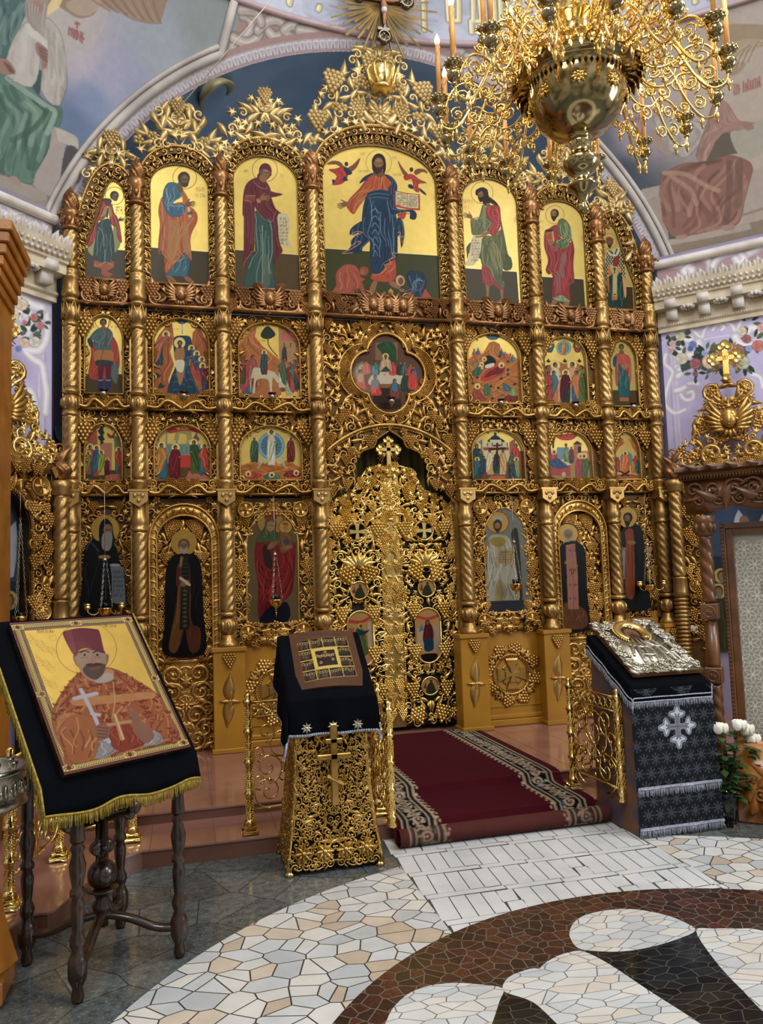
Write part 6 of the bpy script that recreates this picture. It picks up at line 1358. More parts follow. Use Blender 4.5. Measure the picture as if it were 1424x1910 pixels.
for s_ in (-1, 1): cv.R([(755+s_*65, 235), (755+s_*95, 245), (755+s_*110, 270), (755+s_*80, 275)], '8a3c40' if s_ > 0 else '3f6a60', n=3); cv.P([(755+s_*80, 240), (755+s_*75, 205), (755+s_*60, 225)], '8a5a34'); cv.P([(755+s_*90, 250), (755+s_*125, 240), (755+s_*105, 262)], '8a5a34'); cv.E(755+s_*68, 235, 9, 9, '7a5438')
for x in (652, 762, 858): cv.P([(x-16, 335), (x-5, 325), (x, 312), (x+6, 326), (x+17, 334), (x+4, 345)], '26402c', 1, False)
for i, (x, y, h) in enumerate(((650, 600, 240), (700, 600, 260), (690, 605, 210), (655, 590, 190), (870, 600, 240), (810, 600, 262), (835, 605, 210), (880, 605, 190))):
    fig(cv, x, y, h, ('8a4a40', 'd8a878', 'c8783c', 'b04c3c', '5a6a30', 'd8b08c', '3a6a7a', '6a7a3c')[i], ('a85a40', 'd8c8a0', '4a7a84', 'a84034', '7a8a44', 'cfa070', 'c87a4c', '5a6a34')[i], 1 if i < 4 else -1, halo='e6d280' if i in (1, 5) else None, seed=i)
fig(cv, 768, 605, 210, '28463c', '5c1c24', 0, seed=8, w_=.34); done(cv)
cv = feast('second-tier icon of a young saint in teal tunic and salmon cloak, right end', 6, 'B', fR, 'c4ad5e')
cv.P([(1050, 525), (1260, 528), (1260, 650), (1050, 650)], '5a4624', 1, False); cv.O(1138, 232, 38, 38, 1, '7a5a30')
cv.R([(1110, 290), (1160, 290), (1195, 340), (1195, 480), (1185, 590), (1130, 590), (1115, 500), (1105, 380)], '2c6a68', '6ca49c', '144040', 9); cv.R([(1100, 290), (1130, 280), (1160, 285), (1195, 310), (1205, 400), (1195, 490), (1180, 400), (1150, 390), (1120, 350), (1115, 490), (1100, 480), (1095, 360), (1085, 330)], 'b85a44', 'd88a70', '7c3424', 6)
cv.P([(1085, 310), (1108, 300), (1100, 370), (1082, 360)], '2c5a68'); cv.P([(1125, 575), (1188, 575), (1186, 600), (1128, 598)], 'b46c38', 1, False); cv.head(1138, 243, 20, 0, '40302a', None, '86643f'); cv.P([(1128, 262), (1150, 262), (1156, 285), (1122, 285)], '86643f'); cv.P([(1140, 360), (1180, 352), (1180, 376), (1145, 380)], 'a87c50'); cv.txt(1065, 262, 36, 14, 1, 'a05030', .8); cv.txt(1175, 262, 36, 14, 1, 'a05030', .8); done(cv)
# third tier
cv = feast('third-tier icon of a group before a temple and tree, left end', 0, 'C', fB)
cv.P([(160, 780), (180, 740), (230, 740), (235, 830), (160, 830)], 'a85c44', 1, False); cv.P([(235, 840), (250, 815), (310, 815), (310, 960), (235, 960)], 'b4785c', 1, False); cv.P([(320, 780), (365, 780), (365, 960), (330, 960)], '7a7c5c', 1, False)
for i in range(6): cv.P([(235+(i % 2)*14, 715+i*17), (255, 708+i*17), (272-(i % 2)*6, 728+i*17), (250, 738+i*17)], '22402e')
cv.P([(150, 960), (380, 960), (380, 1020), (150, 1020)], '5a4c28', 1, False); cv.P([(275, 985), (370, 975), (370, 1020), (275, 1020)], 'b4604c', 1, False); cv.P([(285, 760), (310, 775), (325, 750), (320, 790), (290, 785)], '8a4030')
for i, (x, y, h) in enumerate(((195, 990, 165), (230, 990, 160), (255, 985, 130), (345, 975, 135), (185, 980, 120))): fig(cv, x, y, h, ('2c5a70', 'b84434', 'b8a850', '4a7060', 'a84c40')[i], ('a84838', '3a6a80', '8a9a44', 'b04038', '7a8a50')[i], 1 if i != 3 else -1, seed=i)
fig(cv, 285, 985, 90, '6a1c24', '6a1c24', 1, seed=9); done(cv)
cv = feast('third-tier icon of four haloed figures meeting at a red altar', 1, 'C', fB)
cv.P([(530, 820), (840, 820), (840, 940), (530, 940)], '7c9a88', 1, False)
for x in range(540, 840, 22): cv.O(x, 850, 10, 22, 1, '4a6a5c', .7)
cv.P([(530, 925), (840, 925), (840, 1040), (530, 1040)], '6a5028', 1, False)
for x in (558, 600, 655, 712, 760): cv.L([(x, 760), (x, 860)], 3, '8a9078', 1, False)
cv.P([(640, 800), (650, 750), (700, 735), (735, 760), (735, 800), (710, 800), (705, 770), (670, 765), (665, 800)], 'a8985c', 1, False); cv.P([(600, 745), (640, 735), (680, 745), (760, 735), (800, 745), (790, 765), (700, 750), (620, 765)], 'b83a28'); cv.P([(740, 800), (740, 790), (755, 765), (775, 790), (775, 805)], '7c5a6a', 1, False)
cv.P([(660, 880), (740, 880), (740, 945), (665, 945)], 'c4361c', 1, False); cv.P([(690, 1025), (720, 965), (830, 960), (830, 1025)], 'b8705c', 1, False)
for i, (x, y, h) in enumerate(((575, 1000, 185), (645, 1005, 180), (755, 975, 175), (800, 985, 165))): fig(cv, x, y, h, ('3a7484', '70141c', '5a6a30', '4a6a70')[i], ('b8843c', '7c1822', '3c5a30', 'b84c34')[i], (1, 1, -1, -1)[i], lean=(0, .02, -.06, 0)[i], seed=i, w_=.36)
done(cv)
cv = feast('third-tier icon of a white figure inside a round blue glory', 2, 'C', fB)
hill(cv, [(980, 1030), (980, 940), (1040, 920), (1060, 900), (1120, 930), (1160, 900), (1200, 930), (1240, 905), (1320, 950), (1330, 1030)], 'b0702c', 10)
cv.P([(1157, 720), (1190, 800), (1240, 960), (1160, 860), (1080, 960), (1130, 800)], 'a8bcae', .7, False); cv.E(1157, 830, 72, 74, '6c949c'); cv.E(1157, 830, 54, 56, '4a7888'); cv.E(1157, 830, 34, 36, '38647a'); cv.O(1157, 830, 62, 64, 1.4, 'a9c4c0')
for a in range(16): cv.L([(1157+30*math.cos(a*.39), 830+30*math.sin(a*.39)), (1157+72*math.cos(a*.39), 830+72*math.sin(a*.39))], .9, '8fb0b4', .6)
fig(cv, 1158, 930, 185, 'd6d0b4', 'c4beA0'.lower(), 0, seed=2, w_=.26); fig(cv, 1068, 915, 130, '3f5a44', '4a6848', 1, seed=3, w_=.34); fig(cv, 1260, 915, 130, '6c2a24', '7a3028', -1, seed=4, w_=.34)
for i, (x, y) in enumerate(((1060, 985), (1160, 990), (1265, 980))): cv.R([(x-45, y+12), (x-20, y-14), (x+20, y-14), (x+48, y+6), (x+10, y+20)], ('a8442c', '5a7a6a', '8a2c34')[i], n=4); cv.E(x-25+i*25, y-6, 15, 15, 'e6d280'); cv.E(x-25+i*25, y-4, 8, 9, '6a4a34')
done(cv)
cv = feast('third-tier icon of a cross raised before a domed church and crowd', 4, 'C', fR)
cv.P([(130, 930), (500, 930), (500, 1140), (130, 1140)], '6c5a34', 1, False); cv.P([(220, 900), (240, 870), (370, 870), (395, 900), (395, 1000), (220, 1000)], 'd0c6a0', 1, False); cv.P([(255, 870), (260, 850), (300, 835), (345, 850), (360, 870)], '26403c'); cv.E(300, 845, 30, 18, '26403c'); cv.E(300, 818, 10, 12, '2c5a60'); cv.P([(265, 870), (265, 855), (340, 855), (340, 875)], 'd6ccaa', 1, False)
for x in (250, 280, 310, 345, 380): cv.L([(x, 878), (x, 896)], 2.4, '2c3a34')
cv.P([(170, 880), (215, 850), (215, 960), (170, 960)], '6c8c94', 1, False); cv.P([(395, 870), (430, 850), (440, 960), (395, 960)], 'a8604c', 1, False); cv.P([(220, 905), (390, 905), (390, 925), (220, 925)], 'a84c34', 1, False)
cv.P([(265, 1095), (365, 1095), (365, 1115), (265, 1115)], 'c4603c', 1, False); cv.P([(275, 1000), (355, 1000), (355, 1085), (275, 1085)], 'c89c54', 1, False)
for i, (x, y, h, c1, c2) in enumerate(((178, 1110, 230, '6c1c24', '2c4a5a'), (200, 1110, 190, '5a3a2c', '3a5a4a'), (180, 1115, 140, '2c5a54', '3a6a70'), (225, 1110, 150, '8a4030', '2c4a5a'), (435, 1100, 220, 'c4442c', 'b83c28'), (410, 1110, 170, '4a3a2c', '5a6a4a'), (440, 1115, 140, '3a6a80', '8a9a54'), (415, 1115, 120, '2c5a6a', '3a4a5a'))): fig(cv, x, y, h, c1, c2, 1 if i < 4 else -1, halo='e6d280' if h in (230, 140) else None, seed=i)
fig(cv, 265, 1085, 165, 'c8a470', 'd8c090', 1, halo=None); fig(cv, 350, 1085, 165, 'd0ac78', 'c89c60', -1, halo=None); fig(cv, 310, 1080, 150, '2c5a4c', '24403c', 0)
cv.L([(313, 880), (313, 1030)], 5, '4a1c14', 1, False); cv.L([(262, 918), (362, 912)], 5, '4a1c14', 1, False); cv.L([(290, 895), (335, 892)], 4, '4a1c14', 1, False); done(cv)
cv = feast('third-tier icon of a mother on a couch under a red awning', 5, 'C', fR)
cv.P([(640, 930), (950, 930), (950, 1140), (640, 1140)], 'a89058', 1, False); cv.P([(705, 825), (840, 815), (820, 850), (770, 860), (725, 850)], 'c43c24'); cv.P([(640, 910), (670, 910), (670, 960), (640, 960)], '8a2c20', 1, False); cv.P([(820, 1060), (820, 880), (845, 862), (872, 880), (872, 960)], 'b47c4c', 1, False); cv.P([(815, 885), (845, 862), (880, 885)], '2c3a40', 1, False); cv.P([(850, 940), (850, 900), (870, 900), (870, 940)], '1c1c1c', 1, False); cv.P([(872, 930), (950, 930), (950, 1000), (872, 1000)], 'd08c60', 1, False)
cv.P([(710, 905), (790, 905), (790, 975), (710, 975)], '7a9ca8', 1, False); cv.L([(685, 850), (685, 905)], 5, '2c4a4c', 1, False)
cv.P([(655, 1010), (780, 1000), (800, 1030), (800, 1100), (655, 1090)], 'b44434', 1, False); cv.P([(655, 1000), (760, 985), (805, 1020), (700, 1045), (655, 1030)], 'd4cba8', 1, False)
cv.R([(665, 985), (700, 975), (740, 995), (782, 1035), (720, 1045), (665, 1030)], '2c5880', '6a90b0', '14304c', 6); cv.R([(665, 950), (700, 945), (712, 975), (665, 990)], 'b44c34', n=3); cv.E(690, 935, 19, 19, 'e6d280'); cv.E(691, 938, 9, 11, '7a5438')
fig(cv, 770, 1000, 100, '6c7c44', '8a9a5c', -1, halo=None); fig(cv, 805, 1010, 110, '2c4a6a', '7a3430', -1, halo=None, seed=2)
cv.R([(835, 1110), (835, 1010), (860, 970), (885, 1000), (880, 1110)], 'a84048', n=6); cv.E(865, 962, 20, 20, 'e6d280'); cv.E(866, 965, 9, 11, 'a08060'); cv.R([(880, 1110), (878, 1000), (900, 975), (930, 1010), (915, 1080), (915, 1110)], '5c6c34', n=6); cv.E(892, 962, 20, 20, 'e6d280'); cv.E(890, 965, 9, 11, '6a4a34')
cv.P([(655, 1110), (665, 1060), (685, 1110)], '4a7050'); cv.E(755, 1085, 14, 16, 'd0b48c'); cv.E(770, 890, 9, 11, '6a2418'); done(cv)
cv = feast('third-tier icon of an orange-robed figure between rocks, right end', 6, 'C', fR, 'b89c50')
hill(cv, [(1080, 880), (1100, 850), (1150, 850), (1160, 880), (1120, 910), (1090, 960)], 'b07030'); hill(cv, [(1185, 850), (1210, 845), (1250, 880), (1260, 960), (1210, 900)], 'b07030'); hill(cv, [(1080, 1085), (1260, 1085), (1260, 1130), (1080, 1130)], 'a8642c')
cv.E(1172, 985, 42, 52, '6c8c90'); fig(cv, 1165, 1085, 150, 'c86a24', 'd47a2c', 1, seed=3, w_=.38)
for i, (x, y, h, c) in enumerate(((1100, 1050, 90, '3a6a5a'), (1115, 1070, 100, 'a84434'), (1230, 1060, 100, 'a83c34'), (1215, 1075, 90, 'b87c34'), (1245, 1080, 90, '3a7064'), (1095, 1075, 80, 'a8683c'))): fig(cv, x, y, h, c, c, 1 if i < 2 else -1, halo=None, seed=i)
cv.L([(1130, 1065), (1185, 1095)], 4, '1c1c1c', 1, False); cv.L([(1190, 1065), (1140, 1095)], 4, '1c1c1c', 1, False); done(cv)
# quatrefoil last supper
cv = icon('quatrefoil icon of the supper at a white table, above the royal gate', Q_in, crop(570, 580, 4.594), .02, '6a4a34', 0, .0045)
cv.P([(600, 270), (790, 270), (790, 420), (600, 420)], '8a6a4c', 1, False); cv.P([(612, 300), (660, 270), (740, 270), (775, 320), (775, 440), (700, 430), (640, 340)], '24502e')
for i in range(6): cv.L([(700, 275), (650+i*25, 330+i*10)], 1.2, '3c6c40', .7)
cv.P([(560, 640), (560, 560), (640, 525), (760, 525), (840, 560), (840, 640)], 'c8bda4'); cv.P([(560, 625), (840, 625), (820, 665), (580, 665)], '8a6444', 1, False); cv.P([(600, 660), (800, 660), (830, 840), (560, 840)], '3c2820', 1, False)
L_f = [(455, 520, '8a9080'), (480, 500, 'a8a488'), (520, 490, 'c86050'), (600, 500, '3f7c80'), (750, 500, 'c43c30'), (815, 500, '2a4438'), (850, 500, '4a6a60'), (900, 520, 'c04034'), (930, 540, '3f6c94')]
for i, (x, y, c) in enumerate(L_f): cv.R([(x-32, y+45), (x-24, y-30), (x+2, y-45), (x+26, y-30), (x+34, y+45)], c, n=5, wd=1.1, seed=i); cv.E(x, y-55, 13, 16, '5a3c2c'); cv.E(x+2, y-52, 8, 10, '9c7450')
cv.R([(640, 520), (650, 430), (690, 405), (730, 430), (735, 520)], 'c0a080', n=5); cv.P([(640, 520), (690, 470), (735, 520)], '2c4438'); cv.E(688, 388, 27, 27, 'd8c480'); cv.head(688, 392, 16, 0, '3a2820', '3a2820', '8a6444')
for i, (x, y, c, c2) in enumerate(((470, 590, 'c85440', 'b8a890'), (600, 640, 'c43c34', '4a8a90'), (765, 670, '7a4438', '3f7c94'), (860, 610, '28483a', '2c4c3c'), (920, 590, 'c43c30', 'c43c30'))): cv.R([(x-44, y+30), (x-30, y-40), (x, y-60), (x+30, y-40), (x+44, y+20), (x+50, y+80), (x-30, y+80)], c, n=7, seed=i); cv.P([(x-26, y-36), (x, y-58), (x+26, y-36), (x+20, y+20), (x-20, y+10)], c2, .9); cv.E(x, y-72, 16, 18, '4a3226'); cv.E(x+3, y-68, 9, 11, '9c7450')
for x in (680, 735): cv.E(x, 545, 14, 5, 'b0743c')
cv.P([(430, 700), (400, 540), (480, 430), (620, 520), (600, 700)], 'd8cfc0', .16); done(cv)

d3 = crop(130, 900, 3.673); d4 = crop(400, 900, 3.673); d6 = crop(840, 900, 3.56)
def cut(label, out, f, base, Y=-.035, sm=True, metal=0.0):
    P_ = cat(out, True, 4) if sm else out
    return icon(label, [tuple(onY(*f(*p), Y)[[0, 2]]) for p in P_], f, Y, base, metal, .0046)
HL = 'b8923c'
cv = cut('cut-out bottom-tier icon of a hooded grey-bearded monk with lettered scroll', [(147, 320), (165, 262), (215, 228), (270, 228), (320, 262), (342, 320), (328, 370), (305, 410), (330, 470), (345, 545), (375, 590), (385, 720), (388, 855), (300, 870), (285, 915), (75, 918), (85, 700), (95, 520), (115, 430), (160, 385)], d3, '15181a')
cv.E(244, 318, 100, 98, HL, metal=.8); cv.R([(200, 400), (300, 405), (335, 480), (345, 560), (300, 600), (290, 920), (70, 920), (85, 700), (100, 480), (130, 410)], '17191b', '3c4448', '08090a', 9)
cv.P([(200, 340), (210, 280), (248, 245), (290, 285), (300, 350), (320, 420), (290, 440), (215, 430)], '1d2124'); cv.L([(115, 460), (140, 410), (200, 470)], 3, '3c4a52', .9); cv.P([(215, 470), (280, 470), (290, 560), (300, 830), (200, 830), (205, 600)], '15171c')
cv.E(262, 325, 30, 42, '8a6a50'); cv.P([(228, 350), (290, 345), (285, 440), (255, 470), (220, 440)], '8d8a80'); cv.L([(245, 325), (262, 322)], 1.4, '1c1410', .9, False); cv.L([(270, 322), (286, 324)], 1.4, '1c1410', .9, False); cv.E(238, 510, 42, 14, '9c7a4c')
for y in (560, 620, 700): cv.L([(225, y), (270, y)], 1.3, '3c5068', .8, False)
cv.L([(247, 580), (247, 800)], 2, '3c5068', .8, False); cv.P([(276, 556), (300, 570), (372, 580), (378, 700), (385, 850), (290, 820), (288, 640)], '6c7478', 1, False); cv.txt(300, 600, 72, 190, 6, '20242a', .95, 4); cv.E(330, 570, 22, 12, '8a6a50'); cv.E(310, 565, 34, 9, '9aa0a0'); done(cv, False)
cv = cut('cut-out icon of a bald monk in black cloak on the left side door', [(692, 415), (708, 365), (745, 335), (785, 328), (830, 338), (865, 372), (873, 415), (862, 452), (850, 482), (890, 530), (908, 650), (918, 900), (922, 1172), (650, 1178), (650, 980), (655, 700), (665, 580), (700, 510), (728, 486), (700, 455)], d3, '14110e', -.03)
cv.E(783, 413, 92, 88, HL, metal=.8); cv.R([(750, 490), (820, 490), (885, 530), (905, 640), (915, 900), (910, 1000), (830, 960), (760, 960), (670, 1010), (655, 900), (658, 640), (690, 530)], '12110f', '2c2c2a', '060606', 8)
cv.R([(750, 560), (790, 580), (800, 900), (740, 1150), (680, 1140), (700, 1000), (735, 800)], '6d4420', 'a06c34', '3a2410', 7); cv.R([(815, 560), (830, 700), (830, 950), (895, 1000), (890, 1140), (820, 1150), (790, 900)], '5c3014', '8a5428', '2c180a', 6); cv.P([(735, 580), (760, 560), (755, 700), (730, 700)], '5c2a18')
cv.P([(765, 500), (815, 500), (822, 700), (820, 1010), (752, 1010), (765, 700)], '26261a', 1, False)
for j in range(9): cv.E(790, 740+j*30, 14, 9, '5c5634', .9); cv.L([(770, 525+j*28), (810, 525+j*28)], 1, '5c5634', .7, False)
cv.E(790, 690, 34, 20, '8a6444', 1, -.4); cv.L([(760, 655), (820, 700)], 6, 'b8ac8c', 1, False); cv.L([(760, 570), (768, 515)], 6, '8a6444', 1, False); cv.head(783, 430, 46, 0, '5c5446', '9a9482', '8a6444', .3, 1, bald=True); done(cv, False)
cv = icon('lower-tier icon of a crowned mother in red mantle holding a child', IO_D[2], d4, .02, '6c5c38', .1)
cv.E(385, 275, 92, 88, 'a8853c', metal=.8); cv.O(385, 275, 92, 88, 2, '5c2a14'); cv.E(488, 305, 46, 46, 'b8923c', metal=.8); cv.O(488, 305, 46, 46, 1.5, '5c2a14')
cv.R([(290, 400), (350, 400), (420, 430), (540, 410), (558, 450), (545, 680), (520, 770), (450, 830), (430, 880), (310, 950), (300, 700), (275, 520)], '7c1418', 'b43c2c', '400a0c', 15, .6, 1.4); cv.P([(380, 850), (500, 820), (505, 950), (310, 960)], '16182c'); cv.P([(330, 440), (370, 440), (400, 580), (350, 570)], '3a2a24')
for i in range(5): cv.L([(300, 520+i*50), (380, 600+i*55), (470, 570+i*50)], 1.3, 'a83c30', .6)
cv.R([(345, 300), (350, 260), (400, 240), (425, 280), (420, 330), (450, 360), (420, 400), (290, 410), (300, 370)], '4c5a38', '7c8c60', '2a3420', 5); cv.P([(345, 225), (350, 205), (385, 195), (425, 210), (425, 250), (350, 255)], '7c3a1c'); cv.E(385, 300, 26, 36, '9c7450'); cv.L([(368, 295), (380, 295)], 1.3, '2a1a12', .9, False); cv.L([(390, 295), (403, 295)], 1.3, '2a1a12', .9, False); cv.L([(380, 322), (394, 322)], 1.2, '8a3a2c', .9, False)
cv.R([(450, 360), (480, 340), (530, 360), (540, 420), (490, 480), (450, 470)], '7a5228', 'a87840', '4a3016', 5); cv.P([(470, 290), (470, 275), (500, 275), (505, 295)], '8a4c24'); cv.E(487, 312, 16, 20, '9c7450'); cv.E(495, 405, 24, 22, '4a4c48'); cv.E(395, 430, 40, 18, '8a6444', 1, -.7); cv.E(500, 445, 40, 14, '8a6444', 1, -.2); done(cv)
cv = icon('lower-tier icon of an enthroned ruler in grey-white robes with open book', IO_D[4], d6, .02, '7c7c70', .1)
cv.E(315, 265, 74, 72, 'a8853c', metal=.8); cv.O(315, 265, 74, 72, 1.5, '6a4a24'); cv.P([(190, 330), (215, 310), (240, 340), (230, 400), (210, 470), (220, 550), (250, 560), (250, 800), (200, 840), (205, 600), (185, 480)], '2c2a24'); cv.P([(405, 340), (440, 300), (455, 360), (470, 540), (480, 800), (440, 800), (430, 500)], '3a3830'); cv.E(230, 480, 28, 56, '8a7434')
cv.R([(270, 350), (370, 350), (405, 400), (430, 520), (450, 640), (460, 790), (360, 800), (240, 790), (235, 620), (245, 560), (250, 420)], 'a8a490', 'd0ccb8', '6a6858', 16, .6, 1.5); cv.P([(240, 600), (330, 560), (440, 580), (400, 680), (300, 620)], 'b4b09c', .5); cv.P([(285, 365), (350, 365), (370, 400), (320, 430), (270, 400)], '9a8438'); cv.P([(310, 660), (345, 660), (350, 790), (300, 790)], '9c8a4c', .7)
cv.P([(315, 435), (370, 445), (425, 430), (428, 545), (370, 550), (312, 540)], 'b09a6c', 1, False); cv.L([(370, 440), (370, 550)], 2, '6a4a24', 1, False); cv.txt(325, 455, 42, 80, 5, '5a4a34', .9, 2); cv.txt(378, 455, 42, 80, 5, '5a4a34', .9, 3); cv.P([(240, 420), (265, 370), (262, 440)], '9c7a54')
cv.P([(200, 790), (490, 780), (495, 860), (200, 860)], '3a3c44', 1, False); cv.P([(285, 250), (290, 225), (340, 225), (345, 255), (315, 262)], 'a8a48c'); cv.head(315, 290, 32, 0, '4a3426', '4a3426', '94704c', .5, 1.2); done(cv)
cv = cut('cut-out icon of an elder with pink stole on the right side door', [(712, 345), (725, 300), (755, 275), (800, 270), (840, 300), (850, 345), (838, 385), (870, 410), (900, 470), (910, 700), (935, 970), (930, 980), (735, 990), (722, 800), (712, 600), (715, 480), (740, 420), (752, 395), (722, 375)], d6, '17120c', -.03)
cv.E(780, 345, 70, 70, 'a8853c', metal=.8); cv.R([(760, 400), (840, 390), (890, 440), (905, 560), (915, 800), (850, 840), (760, 830), (720, 860), (715, 600), (720, 470)], '14110f', '302c26', '080605', 6)
cv.R([(760, 800), (860, 820), (910, 870), (905, 960), (800, 975), (740, 950)], '704420', 'a07038', '3a2210', 9); cv.P([(768, 415), (830, 405), (848, 600), (855, 840), (785, 840), (775, 600)], 'ad7562', 1, False)
for y in (450, 580, 680, 770): 
    for x in (798, 832): cv.L([(x-8, y), (x+8, y)], 1.4, '6a2c24', 1, False); cv.L([(x, y-9), (x, y+9)], 1.4, '6a2c24', 1, False)
cv.L([(812, 420), (822, 835)], 1.2, '7a3c30', .9, False); cv.E(795, 520, 38, 16, 'a87c58', 1, -.5); cv.E(828, 555, 22, 12, 'a87c58'); cv.L([(808, 570), (806, 605), (818, 605), (822, 575)], 1.4, '0c0a08'); cv.head(785, 350, 34, 0, '8a8474', '9a9484', '8e6a4a', .4, 1); done(cv, False)
cv = cut('cut-out bottom-tier icon of a dark-bearded monk in orange robe, right end', [(1110, 230), (1125, 190), (1165, 163), (1205, 168), (1240, 200), (1245, 240), (1235, 275), (1275, 310), (1295, 480), (1310, 650), (1335, 830), (1180, 838), (1140, 700), (1115, 670), (1105, 560), (1108, 470), (1125, 440), (1130, 350), (1150, 300), (1120, 270)], d6, '16130f')
cv.E(1176, 230, 67, 68, 'a8853c', metal=.8); cv.R([(1215, 290), (1280, 310), (1300, 500), (1310, 660), (1330, 830), (1180, 835), (1165, 700), (1215, 700)], '14161a', '32363c', '08080a', 7); cv.R([(1150, 350), (1215, 310), (1225, 500), (1225, 750), (1168, 750), (1160, 560)], '8a4418', 'b46c30', '5a2a0e', 6)
cv.R([(1135, 350), (1160, 340), (1165, 450), (1125, 440)], '1c1f24', n=3); cv.P([(1108, 460), (1165, 440), (1160, 640), (1115, 668)], '8c9094', 1, False); cv.txt(1114, 490, 42, 150, 6, '3a3a3c', .95, 3); cv.E(1205, 398, 28, 14, '94704c'); cv.E(1150, 440, 26, 10, '94704c'); cv.head(1180, 240, 34, -.3, '2c241c', '2c241c', '846244', 1.2, 1); done(cv, False)
